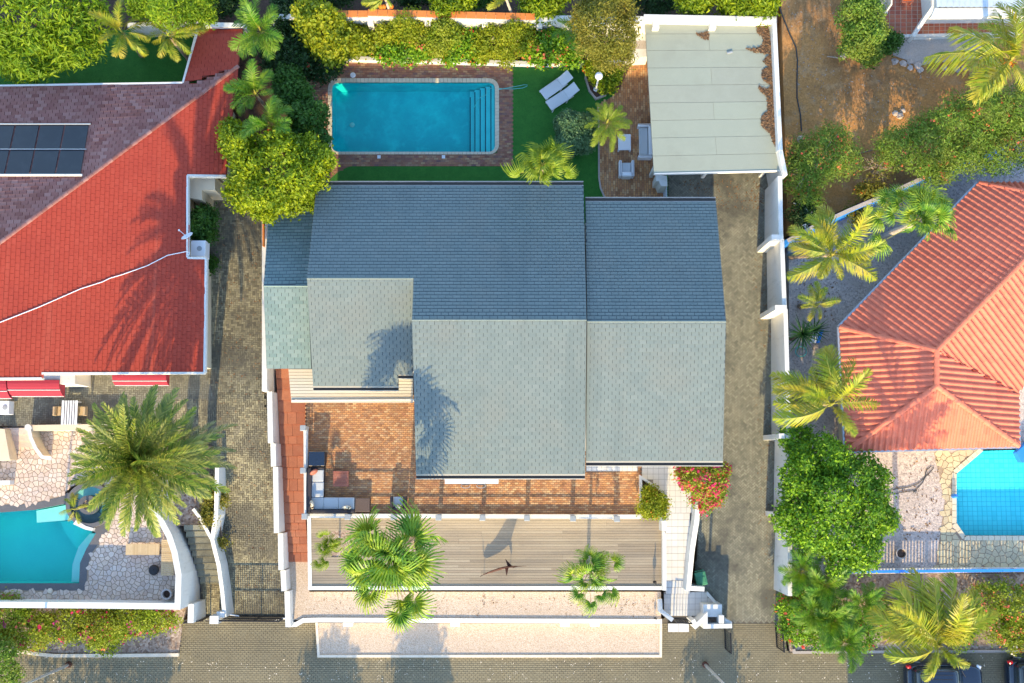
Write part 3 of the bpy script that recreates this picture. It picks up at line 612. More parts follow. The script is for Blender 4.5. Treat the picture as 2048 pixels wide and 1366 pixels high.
def frond_mesh(name, mats, L=1.0, el=45, bend=70, nl=38, ll=.20, lw=.012, fold=25, droop=.35, seed=0, start=.14, sweep=55, taper=.55, side=0.0):
    """pinnate frond of rachis length L along +x from the origin; el start elevation, bend total droop in degrees"""
    rng = np.random.default_rng(seed); K = 14; pts = [np.zeros(3)]; ang = []
    for i in range(K):
        t = (i + .5) / K; a = math.radians(el - bend * (t ** 1.3)); ang.append(a); s = side * t * t
        pts.append(pts[-1] + np.array([math.cos(a) * math.cos(s), math.cos(a) * math.sin(s), math.sin(a)]) * L / K)
    pts = np.array(pts); V = []; F = []; MI = []
    def at_(t):
        f = min(max(t, 0), .999) * K; i = int(f); q = f - i; p = pts[i] * (1 - q) + pts[i + 1] * q; d = pts[i + 1] - pts[i]; d /= np.linalg.norm(d); return p, d
    # rachis: flat diamond section
    for i in range(0, K + 1, 2):
        p, d = at_(i / K); s = np.array([-d[1], d[0], 0.0]); s /= np.linalg.norm(s) + 1e-9; n = np.cross(d, s); r = .016 * L ** .3 * (1 - .8 * i / K) * .55
        V += [p + s * r, p + n * r * .8, p - s * r, p - n * r * .8]
        if i: a = len(V) - 8; F += [(a + j, a + (j + 1) % 4, a + 4 + (j + 1) % 4, a + 4 + j) for j in range(4)]; MI += [1] * 4
    for i in range(nl):
        t = start + (1 - start) * (i + .5) / nl; p, d = at_(t); env = (math.sin(math.pi * min(1, (t - start) / (1 - start) * .93 + .09)) ** taper)
        for sd in (-1, 1):
            s = np.array([-d[1], d[0], 0.0]) * sd; s /= np.linalg.norm(s) + 1e-9; n = np.cross(d, s) * sd
            if n[2] < 0: n = -n
            sw = math.radians(sweep * (.55 + .6 * t) + rng.normal(0, 5)); fo = math.radians(fold + rng.normal(0, 7)); l = ll * L * env * rng.uniform(.85, 1.1)
            dr = d * math.sin(sw) + (s * math.cos(fo) + n * math.sin(fo)) * math.cos(sw); w = np.cross(dr, n); w /= np.linalg.norm(w) + 1e-9; ww = lw * L * (.6 + .4 * env) * .5
            g = np.array([0, 0, -1.0]) * l * droop
            m = p + dr * l * .5 + g * .22; e = p + dr * l * .95 + g; a = len(V)
            V += [p - w * ww * .6, p + w * ww * .6, m + w * ww, m - w * ww, e + w * ww * .12, e - w * ww * .12]; F += [(a, a + 1, a + 2, a + 3), (a + 3, a + 2, a + 4, a + 5)]; MI += [0, 0]
    me = bpy.data.meshes.new(name); me.from_pydata([tuple(v) for v in V], [], F); me.update(); me.polygons.foreach_set('material_index', MI)
    for m in mats: me.materials.append(m)
    return me, float(np.hypot(*pts[-1][:2])) + ll * L * .25
def palm_trunk(base, top, r0, r1, parent, mat, rng, ring=.22, curve=0.0):
    b = MB(); base = Vector(base); top = Vector(top); d = top - base; k = max(4, int(d.length / ring)); pts = []; rad = []
    for i in range(k + 1):
        t = i / k; off = Vector((rng.uniform(-.01, .01), rng.uniform(-.01, .01), 0)) + Vector((d.y, -d.x, 0)) * 0 + Vector((curve * math.sin(math.pi * t), 0, 0))
        r = r0 + (r1 - r0) * t + (.35 * r0 * max(0, 1 - t * 7)); pts += [base + d * t + off]; rad += [r * (1.06 if i % 2 else .95)]
    b.tube(pts, rad, 10); return b.build('trunk', M[mat], parent)
def place(name, me, parent, p, az, pitch=0.0, roll=0.0, s=1.0, slide=0.0):
    o = bpy.data.objects.new(name, me); COL.objects.link(o); o.parent = parent; q = Vector(p) - org(parent)
    o.matrix_local = Matrix.Translation(q) @ Matrix.Rotation(az, 4, 'Z') @ Matrix.Rotation(-pitch, 4, 'Y') @ Matrix.Rotation(roll, 4, 'X') @ Matrix.Translation((slide, 0, 0)) @ Matrix.Scale(s, 4); return o
FR = {}
def fronds(kind):
    if kind in FR: return FR[kind]
    if kind == 'coco': A = [dict(el=e, bend=b, nl=46, ll=.27, lw=.019, fold=f, droop=d, sweep=46, side=sd) for e, b, f, d, sd in ((62, 92, 32, .35, .35), (48, 84, -34, .35, -.3), (34, 74, 28, .45, .45), (18, 62, -38, .4, -.2), (72, 70, 38, .3, .2), (28, 66, -30, .4, -.5))]; mm = [M['pf_coco'], M['rachis']]
    elif kind == 'date': A = [dict(el=e, bend=b, nl=42, ll=.13, lw=.018, fold=f, droop=.10, sweep=52, taper=.4, side=sd, start=.08) for e, b, f, sd in ((80, 46, 42, .1), (62, 52, 40, -.1), (44, 54, 38, .12), (26, 52, 34, 0), (8, 46, 30, -.12), (-8, 40, 26, .1))]; mm = [M['pf_date'], M['rachis']]
    elif kind == 'grey': A = [dict(el=e, bend=b, nl=48, ll=.12, lw=.013, fold=f, droop=.14, sweep=54, taper=.4, side=sd, start=.08) for e, b, f, sd in ((70, 60, 28, .1), (50, 60, 26, -.1), (30, 58, 24, .12), (10, 52, 20, 0), (-10, 40, 18, -.12))]; mm = [M['pf_grey'], M['rachis']]
    elif kind == 'areca': A = [dict(el=e, bend=b, nl=44, ll=.31, lw=.0215, fold=f, droop=.35, sweep=48, side=sd) for e, b, f, sd in ((66, 92, 26, .2), (54, 96, 18, -.25), (40, 86, 10, .3), (24, 78, 4, -.1), (76, 80, 30, 0))]; mm = [M['pf_areca'], M['rachis']]
    elif kind == 'lime': A = [dict(el=e, bend=b, nl=30, ll=.24, lw=.024, fold=f, droop=.22, sweep=52, side=sd) for e, b, f, sd in ((60, 70, 22, .15), (44, 66, 18, -.2), (28, 62, 12, .2), (14, 56, 8, -.1))]; mm = [M['pf_lime'], M['rachis']]
    FR[kind] = [frond_mesh('frond', mm, seed=i, **a) for i, a in enumerate(A)]; return FR[kind]
def crown_point(px, py, z): return P(px, py, z)
def palm(name, label, kind, px, py, z, tips, base=None, r=.16, group=None, seed=1, bark='bark_palm', cat='palm', zb=None, fruit=None, dz=0.0, trunk=True, curve=0.0):
    """crown centre at a px with height z; tips = px points the fronds reach, or (count, rpx) for an even head"""
    c = P(px, py, z); rng = random.Random(seed); F = fronds(kind)
    if base is None: bx, by = c.x + rng.uniform(-.2, .2), c.y + rng.uniform(-.2, .2)
    else: q = P(*base, zb if zb is not None else 1.0); bx, by = q.x, q.y
    z0 = zb if zb is not None else gz(by); t = thing(name, label, cat, (bx, by, z0), group)
    if trunk: palm_trunk((bx, by, z0 - .1), c - Vector((0, 0, .12)), r, r * .72, t, bark, rng, curve=curve)
    if isinstance(tips, tuple):
        k, rpx = tips; T = []
        for i in range(k):
            a = i * 2.39996 + rng.uniform(-.2, .2); f = (i + .5) / k; T.append((a, (.45 + .55 * f ** .6) * rpx * rng.uniform(.88, 1.1) * PXM * (CAMH - z) / CAMH, f))
    else:
        T = []
        for (tx, ty) in tips:
            q = P(tx, ty, z + .15); d = q - c; T.append((math.atan2(d.y, d.x), math.hypot(d.x, d.y), rng.uniform(.2, .95)))
    for a, reach, f in T:
        i = min(len(F) - 1, int(f * len(F))) if isinstance(tips, tuple) else rng.randrange(len(F)); me, rc = F[i]; sc = reach / rc
        sc = min(sc, 7.0); place('frond', me, t, c + Vector((math.cos(a) * .05, math.sin(a) * .05, rng.uniform(-.08, .08))), a, math.radians(rng.uniform(-6, 6)), math.radians(rng.gauss(0, 14)), sc)
    b = MB(); b.tube([c - Vector((0, 0, .35)), c + Vector((0, 0, .12)), c + Vector((.02, .03, .55))], [r * .8, r * .55, .02], 8); b.build('crownshaft', M['rachis'] if kind != 'date' else M['bark_palm'], t)
    if kind == 'date':
        b = MB()
        for k in range(26): a = rng.uniform(0, 6.28); q = c + Vector((math.cos(a), math.sin(a), 0)) * rng.uniform(.2, .55); b.tube([c, c.lerp(q, .6) + Vector((0, 0, .35)), q + Vector((0, 0, .12))], [.025, .02, .01], 4)
        b.build('fruit_stalks', M['wood_slat'], t)
    if fruit:
        b = MB()
        for _ in range(fruit): b.ball(c + Vector((rng.uniform(-.35, .35), rng.uniform(-.35, .35), rng.uniform(-.45, -.15))), .12, 8, 6, 1.2)
        b.build('fruit', M['fl_orange'], t)
    return t
def fan_leaf(name, mats, seed, seg=24, span=230, R=1.0, dro=.35, pet=.9):
    """palmate leaf: petiole along +x of length pet, then a blade of radius R, pleated, with drooping tips"""
    rng = np.random.default_rng(seed); V = []; F = []; MI = []; n = 6
    P0 = [np.array([pet * t, 0, .22 * pet * math.sin(math.pi * .5 * t) - .0]) for t in np.linspace(0, 1, n)]
    for i, p in enumerate(P0):
        r = .016 * (1 - .4 * i / n); V += [p + np.array([0, r, 0]), p + np.array([0, 0, r]), p + np.array([0, -r, 0]), p + np.array([0, 0, -r])]
        if i: a = len(V) - 8; F += [(a + j, a + (j + 1) % 4, a + 4 + (j + 1) % 4, a + 4 + j) for j in range(4)]; MI += [1] * 4
    h = P0[-1]
    for k in range(seg):
        t = (k + .5) / seg; a = math.radians(-span / 2 + span * t); r = R * (1 - .35 * abs(t - .5) ** 1.5 * 2) * rng.uniform(.9, 1.05); da = math.radians(span / seg) * .55
        d = np.array([math.cos(a), math.sin(a), 0]); s = np.array([-math.sin(a), math.cos(a), 0]); zl = .09 * (1 if k % 2 else -1)
        def q(rr, off, z): return h + d * rr + s * off + np.array([0, 0, z])
        b = len(V); w1 = math.tan(da) * r * .45; cup = .12 * r
        V += [q(0.02, 0, 0), q(r * .45, -w1, cup + zl * .4), q(r * .45, w1, cup - zl * .4), q(r * .75, -w1 * .9, cup * .9 - dro * .15 * r), q(r * .75, w1 * .9, cup * .9 - dro * .15 * r), q(r * rng.uniform(.96, 1.05), rng.normal(0, .02), cup * .4 - dro * r * rng.uniform(.5, 1.1)), q(r, .012, cup * .4 - dro * r * .7)]
        F += [(b, b + 1, b + 2, b), (b + 1, b + 3, b + 4, b + 2), (b + 3, b + 5, b + 6, b + 4)]; MI += [0] * 3
    F = [tuple(dict.fromkeys(f)) for f in F]
    me = bpy.data.meshes.new(name); me.from_pydata([tuple(v) for v in V], [], F); me.update(); me.polygons.foreach_set('material_index', MI)
    for m in mats: me.materials.append(m)
    return me
FAN = {}
def fan_palm(name, label, px, py, z, leaves, base=None, zb=None, r=.14, R=.75, group=None, seed=1, mat='pf_fan', bark='bark_palm', pet=1.0, trunk=True, cat='palm', inner=6):
    """leaves: list of px leaf-blade centres, or (count, rpx)"""
    key = (mat,); rng = random.Random(seed)
    if key not in FAN: FAN[key] = [fan_leaf('fan_leaf', [M[mat], M['rachis']], i, dro=d, pet=1.0, R=.85) for i, d in enumerate((.3, .6, .95, .45))]
    c = P(px, py, z); q = P(*base, zb) if base else c; z0 = zb if zb is not None else gz(q.y); t = thing(name, label, cat, (q.x, q.y, z0), group)
    if trunk: palm_trunk((q.x, q.y, z0 - .1), c - Vector((0, 0, .1)), r, r * .8, t, bark, rng, .16)
    T = []
    if isinstance(leaves, tuple):
        k, rpx = leaves
        for i in range(k): f = (i + .5) / k; T.append((i * 2.4 + rng.uniform(-.2, .2), (.25 + .75 * f ** .7) * rpx * PXM, f))
    else:
        for (lx, ly) in leaves:
            d = P(lx, ly, z) - c; T.append((math.atan2(d.y, d.x), math.hypot(d.x, d.y), min(1, math.hypot(d.x, d.y) / 2.2)))
        for i in range(inner): T.append((i * 2.4 + rng.uniform(-.4, .4), R * rng.uniform(.35, .85), rng.uniform(.15, .5)))
    for a, reach, f in T:
        pit = math.radians(80 - 85 * f + rng.uniform(-14, 14)); L = max(R * .7, (reach - R * .25) / max(.4, math.cos(min(abs(pit), 1.1)))); s = R / .85 * rng.uniform(.8, 1.12)
        me = rng.choice(FAN[key]); sl_ = max(0.0, L - s); q0 = c + Vector((0, 0, rng.uniform(-.1, .15))); place('fan_leaf', me, t, q0, a, pit, math.radians(rng.gauss(0, 34)), s, sl_)
        if sl_ > 0:
            e = q0 + Vector((math.cos(a) * math.cos(pit), math.sin(a) * math.cos(pit), math.sin(pit))) * (sl_ + .05); b = MB(); b.tube([q0, e], [.02, .016], 4); b.build('petiole', M['rachis'], t)
    return t
def yucca(name, label, px, py, z, n, L, seed, mat='pf_dark', base=None, cat='yucca'):
    c = P(px, py, z); rng = random.Random(seed); z0 = gz(c.y); t = thing(name, label, cat, (c.x, c.y, z0)); V = MB(); me = None
    b = MB(); b.tube([(c.x, c.y, z0 - .1), c], [.12, .09], 8); b.build('stem', M['bark'], t)
    me = bpy.data.meshes.new('leaf'); me.from_pydata([(0, -.02, 0), (0, .02, 0), (.5, .03, .02), (.5, -.03, .02), (1, 0, -.05)], [], [(0, 1, 2, 3), (3, 2, 4)]); me.materials.append(M[mat])
    for i in range(n): place('leaf', me, t, c, i * 2.4, math.radians(85 - 105 * ((i + .5) / n) ** .8), rng.uniform(-.4, .4), L * rng.uniform(.8, 1.1))
    return t
# ------------------------------------------------------------------ the ground
ZL, ZT, ZD, ZG, ZB = 2.40, 2.20, 1.35, .80, .12
b = MB(); b.add([(-260, -260, -.5), (260, -260, -.5), (260, 260, -.5), (-260, 260, -.5)], [(0, 1, 2, 3)]); tag(b.build('ground', M['earth']), 'brown earth between and behind the plots', None, None, 'structure')
sheet('hillside', [(-400, -400), (2500, -400), (2500, -60), (1556, -60), (1556, 46), (1280, 46), (590, 42), (590, 380), (480, 380), (470, 60), (400, 60), (-400, 60)], M['soil'], 2.22, -.2, 'dark leafy ground behind the back wall')
road = slope_sheet('street', [(-400, 1302), (360, 1302), (362, 1240), (640, 1240), (640, 1306), (1318, 1306), (1318, 1246), (1565, 1246), (1575, 1303), (2500, 1303), (2700, 1500), (2700, 1900), (-700, 1900), (-700, 1500)], M['mortar_street'], -.01, 'grey paved street along the front of the plots')
pavers('paving_bricks', [[(-20, 1306), (358, 1306), (362, 1241), (636, 1241), (636, 1312), (1322, 1312), (1322, 1248), (1560, 1248), (1575, 1306), (2070, 1306), (2090, 1400), (-40, 1400)]], M['sett_grey'], road, None, 'run', 0, .22, .11)
PROF_NOW[0] = gzl
dl = slope_sheet('driveway', [(400, 1242), (575, 1242), (566, 1100), (548, 930), (530, 780), (530, 372), (372, 372), (372, 480), (405, 520), (405, 742), (430, 798), (318, 800), (318, 990), (400, 1000), (432, 1060), (395, 1060), (402, 1150)], M['mortar'], -.01, 'olive paved driveway between the red roofed house and the grey roofed house')
pavers('paving_bricks', [[(404, 1240), (575, 1240), (566, 1100), (548, 930), (530, 780), (530, 376), (376, 376), (376, 480), (408, 520), (408, 742), (430, 798), (318, 800), (318, 990), (400, 1000), (432, 1064), (398, 1064), (404, 1150)]], M['sett_olive'], dl, None, 'herring', 0, .22, .11)
PROF_NOW[0] = gz
dr = slope_sheet('driveway', [(1318, 1246), (1565, 1246), (1556, 1100), (1548, 850), (1540, 500), (1538, 340), (1330, 340), (1330, 900), (1400, 1010), (1390, 1180)], M['mortar'], -.01, 'sandy grey herringbone driveway beside the tall white wall')
pavers('paving_bricks', [[(1392, 1244), (1561, 1244), (1556, 1100), (1548, 850), (1540, 500), (1538, 345), (1338, 345), (1338, 900), (1400, 1010), (1390, 1180)]], M['sett'], dr, None, 'herring', math.radians(45), .22, .11)

# ------------------------------------------------------------------ the garden behind the grey roofed house
def ring(b, o, i, z, zb):
    (x0, y0, x1, y1), (a0, b0, a1, b1) = o, i
    for q in ([(x0, y0), (x1, y0), (x1, b0), (x0, b0)], [(x0, b1), (x1, b1), (x1, y1), (x0, y1)], [(x0, b0), (a0, b0), (a0, b1), (x0, b1)], [(a1, b0), (x1, b0), (x1, b1), (a1, b1)]):
        b.prism([(p.x, p.y) for p in wpoly(q, z)], z, zb)
b = MB(); ring(b, (588, 60, 1336, 460), (661, 162, 993, 305), ZL, 0.0); lawn = tag(b.build('lawn', M['lawn']), 'dark green artificial lawn round the pool', None, None, 'structure')
b = MB(); ring(b, (600, 116, 1025, 332), (660, 161, 994, 306), ZL + .006, ZL - .1)
b.prism([(p.x, p.y) for p in wpoly([(600, 332), (704, 332), (690, 336), (676, 344), (664, 354), (655, 366), (600, 366)], ZL + .006)], ZL + .006, ZL - .1)
pool_patio = tag(b.build('patio', M['mortar_warm']), 'reddish brown brick patio framing the swimming pool', None, None, 'structure')
HOLE = [(658, 159), (996, 159), (996, 307), (658, 307)]
pavers('paving_bricks', [[(602, 117), (1024, 117), (1024, 331), (704, 331), (690, 336), (676, 344), (664, 354), (655, 366), (602, 366)]], M['brick_dusk'], pool_patio, ZL + .006, 'run', 0, .24, .12, holes=[HOLE])
SIDE = [(1196, 210), (1230, 190), (1240, 112), (1300, 108), (1330, 345), (1330, 402), (1214, 402), (1207, 390), (1201, 376), (1198, 355)]
side_patio = sheet('patio', SIDE, M['mortar_warm'], ZL + .006, ZL - .1, 'narrow brick patio between the lawn and the carport')
pavers('paving_bricks', [SIDE], M['brick_warm'], side_patio, ZL + .006, 'run', math.radians(90), .24, .12)
b = MB(); q = wpoly([(1197, 210), (1198, 355), (1201, 376), (1207, 390), (1214, 402)], ZL); b.strip(q, .09, ZL + .04, ZL - .1); tag(b.build('kerb', M['concrete']), 'thin grey kerb curving along the narrow brick patio', None, None, 'structure')

# swimming pool
def rrect(x0, y0, x1, y1, r, na=6, nx=40, ny=17):
    pts = []
    def seg(ax, ay, bx, by, n): return [(ax + (bx - ax) * i / n, ay + (by - ay) * i / n) for i in range(n)]
    pts += seg(x0 + r, y0, x1 - r, y0, nx) + arc(x1 - r, y0 + r, r, r, -90, 0, na)[:-1] + seg(x1, y0 + r, x1, y1 - r, ny) + arc(x1 - r, y1 - r, r, r, 0, 90, na)[:-1]
    pts += seg(x1 - r, y1, x0 + r, y1, nx) + arc(x0 + r, y1 - r, r, r, 90, 180, na)[:-1] + seg(x0, y1 - r, x0, y0 + r, ny) + arc(x0 + r, y0 + r, r, r, 180, 270, na)[:-1]
    return pts
pc = P(827, 235, ZL); pool = thing('swimming_pool', 'rectangular blue swimming pool with cream coping behind the grey roofed house', 'pool', (pc.x, pc.y, 0.9))
OUT = wpoly(rrect(656, 157, 998, 309, 20), ZL); INN = wpoly(rrect(664, 165, 990, 304, 12), ZL); N = len(OUT)
for i in range(N):
    b = MB(); j = (i + 1) % N; e = .04
    a_, b_, c_, d_ = OUT[i].lerp(OUT[j], e), OUT[i].lerp(OUT[j], 1 - e), INN[i].lerp(INN[j], 1 - e), INN[i].lerp(INN[j], e)
    b.prism([(p.x, p.y) for p in (a_, b_, c_, d_)], ZL + .045, ZL - .12); b.build('coping_stone', M['coping'], pool)
b = MB(); vs = [(p.x, p.y, ZL - .02) for p in INN] + [(p.x, p.y, .95) for p in INN]
b.add(vs, [(i, (i + 1) % N, N + (i + 1) % N, N + i) for i in range(N)] + [tuple(range(N, 2 * N))]); b.build('basin', M['pool_main'], pool)
xs = [938, 948, 959, 970, 981, 989]
for i, z in enumerate((1.15, 1.42, 1.69, 1.92, 2.12)):
    b = MB(); q = wpoly([(xs[i], 167), (xs[i + 1] if i == 4 else 989.5, 167), (xs[i + 1] if i == 4 else 989.5, 303), (xs[i], 303)], ZL)
    b.prism([(p.x, p.y) for p in q], z, .96 + .001 * i); b.build('step', M['pool_step'], pool)
    b = MB(); q = wpoly([(xs[i] - .3, 169 + (10 if i == 0 else 4 - i)), (xs[i] + 1.6, 169 + (10 if i == 0 else 4 - i)), (xs[i] + 1.6, 302.5), (xs[i] - .3, 302.5)], ZL)
    b.prism([(p.x, p.y) for p in q], z + .012, z - .04); b.build('step_edge', M['pool_nose'], pool)
water('water', INN, 2.30, M['water_main'], pool)
b = MB(); p = P(704.5, 250, .97); b.lathe((p.x, p.y, .97), [(.14, 0), (.14, .03), (.03, .05)], 14); b.build('drain', M['pool_pale'], pool)
for (x, y, lab) in ((758, 314, 'small square white skimmer lid nearer the trees'), (887, 314, 'small square white skimmer lid in the middle of the pool edge')):
    b = MB(); p = P(x, y, ZL); b.box((p.x, p.y, ZL + .03), (.18, .18, .03), 0, 0, 0, .008); tag(b.build('skimmer_lid', M['plastic_white']), lab, 'lid', 'skimmer lids')
b = MB(); p = P(706, 150.5, ZL); b.lathe((p.x, p.y, ZL + .015), [(.15, 0), (.15, .03), (.12, .042), (.02, .042)], 18); tag(b.build('drain_cover', M['plastic_white']), 'round white cover in the brick patio above the pool', 'cover')
b = MB(); pts = []
HX = [(948, 217), (953, 203), (962, 194), (972, 190), (974, 178), (985, 176.5), (1005, 177.5), (1025, 178), (1045, 176), (1054, 172.5), (1055, 170), (1048, 169.5), (1036, 172), (1020, 175), (1004, 178), (990, 180)]
zz = [2.25, 2.27, 2.29, 2.31, 2.32, 2.35, 2.47, 2.44, 2.43, 2.43, 2.43, 2.43, 2.43, 2.44, 2.47, 2.36]
b.tube([P(x, y, z) for (x, y), z in zip(HX, zz)], .016, 6); tag(b.build('pool_hose', M['hose_teal']), 'teal hose looping from the pool steps onto the lawn', 'hose')

# planting bed along the back wall
bed = sheet('planting_bed', [(560, 50), (1270, 50), (1270, 122), (1050, 124), (900, 119), (690, 113), (610, 112)], M['soil'], ZL + .25, 1.0, 'planting bed below the back wall')
b = MB(); q = wpoly([(622, 112), (690, 115.5), (900, 121), (1050, 125.5), (1190, 126), (1262, 122)], ZL + .4); b.strip(q, .2, ZL + .4, ZL - .1); tag(b.build('garden_wall', M['white']), 'low white retaining wall along the shrub bed above the pool', 'wall')
ZW = 5.3
bw = thing('boundary_wall', 'tall white back wall with orange coping and buttresses behind the shrubs', 'wall', P(880, 90, ZL))
b = MB(); b.strip(wpoly([(540, 33), (737, 32)], ZW - .1), .26, ZW - .1, 1.5); b.build('wall_section', M['white'], bw)
b = MB(); b.strip(wpoly([(737, 29), (1072, 37)], ZW + .1), .26, ZW + .1, 1.5); b.build('wall_section', M['white'], bw)
b = MB(); b.strip(wpoly([(1072, 36), (1292, 38)], ZW), .3, ZW, 1.5); b.build('wall_section', M['white'], bw)
for (a, c, z) in (((655, 28), (736, 28), ZW - .08), ((736, 25.5), (1070, 34), ZW + .12)):
    A, B = P(*a, z), P(*c, z); k = int((B - A).length / .5)
    for i in range(k):
        b = MB(); p, q = A.lerp(B, (i + .02) / k), A.lerp(B, (i + .98) / k); b.strip([p, q], .34, z + .06, z); b.build('coping_tile', M['orange'], bw)
for x, y in ((741, 40), (855, 42), (970, 44), (1079, 44)):
    p = P(x, y, ZW - .2); b = MB(); b.box((p.x, p.y, (ZW - .2 + 1.5) / 2), (.30, .42, ZW - .2 - 1.5)); b.build('buttress', M['white'], bw)
b = MB(); q = wpoly([(1262, 58), (1292, 56), (1296, 113), (1262, 115)], 3.6); b.prism([(p.x, p.y) for p in q], 3.6, 1.5); b.build('end_block', M['white'], bw)
b = MB(); q = wpoly([(1262, 82), (1292, 82), (1293, 98), (1262, 98)], 3.612); b.prism([(p.x, p.y) for p in q], 3.612, 3.55); b.build('stone_cap', M['concrete'], bw)

# carport
cp = thing('carport', 'pale flat carport roof with seams above the sandy driveway', 'carport', P(1430, 200, ZL)); ZC = 4.9
YS = [40, 68, 101, 136, 171, 206, 241, 276, 312, 347]
def cx0(y): return 1290 + (y - 40) * (18 / 307)
def cx1(y): return 1546 + (y - 40) * (22 / 307)
b = MB(); q = wpoly([(cx0(40), 40), (cx1(40), 42), (cx1(342), 340), (cx0(347), 347)], ZC - .02); b.prism([(p.x, p.y) for p in q], ZC - .02, ZC - .2); b.build('deck', M['seam'], cp)
for i in range(9):
    ya, yb = YS[i] + .35, YS[i + 1] - .35; spl = [0, 1] if i % 2 == 0 else [0, .49, 1]
    for s in range(len(spl) - 1):
        f0, f1 = spl[s] + (.001 if s else 0), spl[s + 1] - .001
        def pt(f, y): x = cx0(y) + (cx1(y) - cx0(y)) * f; return (x, y - (.028 * 256 * f * .8 if 0 else 6 * f * (y - 40) / 307))
        b = MB(); q = wpoly([pt(f0, ya), pt(f1, ya), pt(f1, yb), pt(f0, yb)], ZC); b.prism([(p.x, p.y) for p in q], ZC + .004 * (i % 2), ZC - .05); b.build('roof_sheet', M['carport'], cp)
for x, y in ((1312, 330), (1540, 328), (1420, 330)):
    p = P(x, y, ZC - .3); b = MB(); b.box((p.x, p.y, (ZC - .2 + ZL - .4) / 2), (.18, .18, ZC - .2 - ZL + .4)); b.build('post', M['white'], cp)
b = MB(); q = wpoly([(1308.5, 347.5), (1566, 341)], ZC); b.strip(q, .05, ZC + .03, ZC - .22); b.build('fascia', M['white'], cp)
# dry leaves along the edge of the carport roof
def litter(name, label, polys, z, n, size, mat, seed, cat='leaves', thick=.06):
    rng = np.random.default_rng(seed); wp = [[(p.x, p.y) for p in wpoly(q, z)] for q in polys]; A = np.array([p for q in wp for p in q]); lo, hi = A.min(0), A.max(0)
    c = rng.uniform(lo, hi, (n * 12, 2)); k = np.zeros(len(c), bool)
    for q in wp: k |= inside(q, c[:, 0], c[:, 1])
    c = c[k][:n]; C = np.concatenate([c, z + rng.uniform(.005, thick, (len(c), 1))], 1); V, F = leaf_cloud(C, np.tile([0, 0, 1.0], (len(C), 1)), size, .6, .015, 2, rng, 1.0, .35)
    o = fast(name, V, F, M[mat]); return tag(o, label, cat, None, 'stuff')
litter('leaf_litter', 'brown dry leaves drifted along the carport roof edge', [[(1513, 50), (1535, 46), (1544, 100), (1548, 150), (1554, 298), (1549, 290), (1540, 268), (1522, 252), (1522, 235), (1535, 220), (1534, 195), (1517, 178), (1518, 172), (1534, 180), (1540, 170), (1524, 158), (1523, 140), (1538, 135), (1525, 122), (1540, 108), (1510, 105), (1491, 98), (1520, 95), (1528, 80), (1514, 64)], [(1391, 68), (1416, 63), (1418, 78), (1408, 79)]], ZC + .005, 2600, .09, 'litter', 3)
b = MB(); p = P(1459, 105.5, ZC); b.box((p.x, p.y, ZC + .04), (.30, .10, .06), .25, 0, 0, .01); tag(b.build('brick', M['post_grey']), 'loose grey brick lying on the carport roof', 'brick')
# carport parapets
ZP = ZC + .55
b = MB(); b.strip(wpoly([(1288, 34), (1553, 39)], ZP), .3, ZP, 1.5)
for x in (1312, 1426):
    p = P(x, 47, ZP - .1); b.box((p.x, p.y, (ZP - .1 + 1.5) / 2), (.34, .45, ZP - 1.6))
tag(b.build('carport_wall', M['white']), 'white wall with stub buttresses closing the back of the carport', 'wall')
rw = thing('boundary_wall', 'long white stepped wall between the sandy driveway and the palm garden', 'wall', P(1545, 700, 1.0))
SEG = [((1549, 44), (1561, 300), ZP), ((1561, 300), (1571, 350), ZP - .06), ((1560, 352), (1562, 470), 5.15), ((1564, 478), (1569, 612), 4.85), ((1571, 618), (1578, 868), 4.3), ((1580, 876), (1581, 1030), 3.75), ((1580, 1034), (1580, 1192), 3.2)]
for i, (a, c, z) in enumerate(SEG):
    b = MB(); b.strip(wpoly([a, c], z), .22, z, .0); b.build('wall_section', M['white'], rw)
for x, y, z in ((1553, 474, 5.3), (1560, 615, 5.0), (1568, 872, 4.5), (1571, 1032, 3.9)):
    p = P(x, y, z); b = MB(); b.box((p.x + .05, p.y, z / 2), (.60, .26, z)); b.build('pillar', M['white'], rw)
b = MB(); q = wpoly([(1312, 349), (1334, 352), (1335, 372), (1322, 372), (1318, 362), (1312, 362)], 3.9); b.prism([(p.x, p.y) for p in q], 3.9, 1.5); gp = tag(b.build('gate_post', M['white']), 'white gate post at the carport corner', 'post')
g = thing('side_gate', 'pale blue garden gate between the narrow patio and the carport', 'gate', P(1335, 385, ZL)); A, B = P(1333, 362, 3.7), P(1334, 402, 3.7)
for z in (2.6, 3.1, 3.6):
    b = MB(); b.tube([(A.x, A.y, z), (B.x, B.y, z)], .03, 6); b.build('rail', M['corrugated'], g)
for i in range(9):
    p = A.lerp(B, i / 8); b = MB(); b.box((p.x, p.y, 3.1), (.03, .08, 1.3)); b.build('slat', M['corrugated'], g)

# ------------------------------------------------------------------ the grey roofed house
hp = P(1000, 650, ZT); house = thing('house', 'large house with grey shingle gable roofs between two driveways', 'house', (hp.x, hp.y, ZT))
EA, RA = 5.35, 8.45
def V3(px, py, z): return P(px, py, z)
def lerp_y(y, y0, z0, y1, z1): return z0 + (z1 - z0) * (y - y0) / (y1 - y0)
zl = lerp_y(557, 372, EA, 640, RA) + .02
A_rear = [V3(633, 372, EA), V3(1167, 372, EA), V3(1173, 640, RA), V3(824, 640, RA), V3(827, 557, zl), V3(614, 557, zl)]
A_rear = fit_plane_z(A_rear, A_rear)
ridgeA = [A_rear[3], A_rear[2]]; ridgeL = [A_rear[5], A_rear[4]]
A_front = [ridgeA[0], ridgeA[1], V3(1170, 948, 6.25), V3(832, 948, 6.25)]; A_front = A_front[:2] + fit_plane_z(A_front, [A_front[0], A_front[1], A_front[2]])[2:]
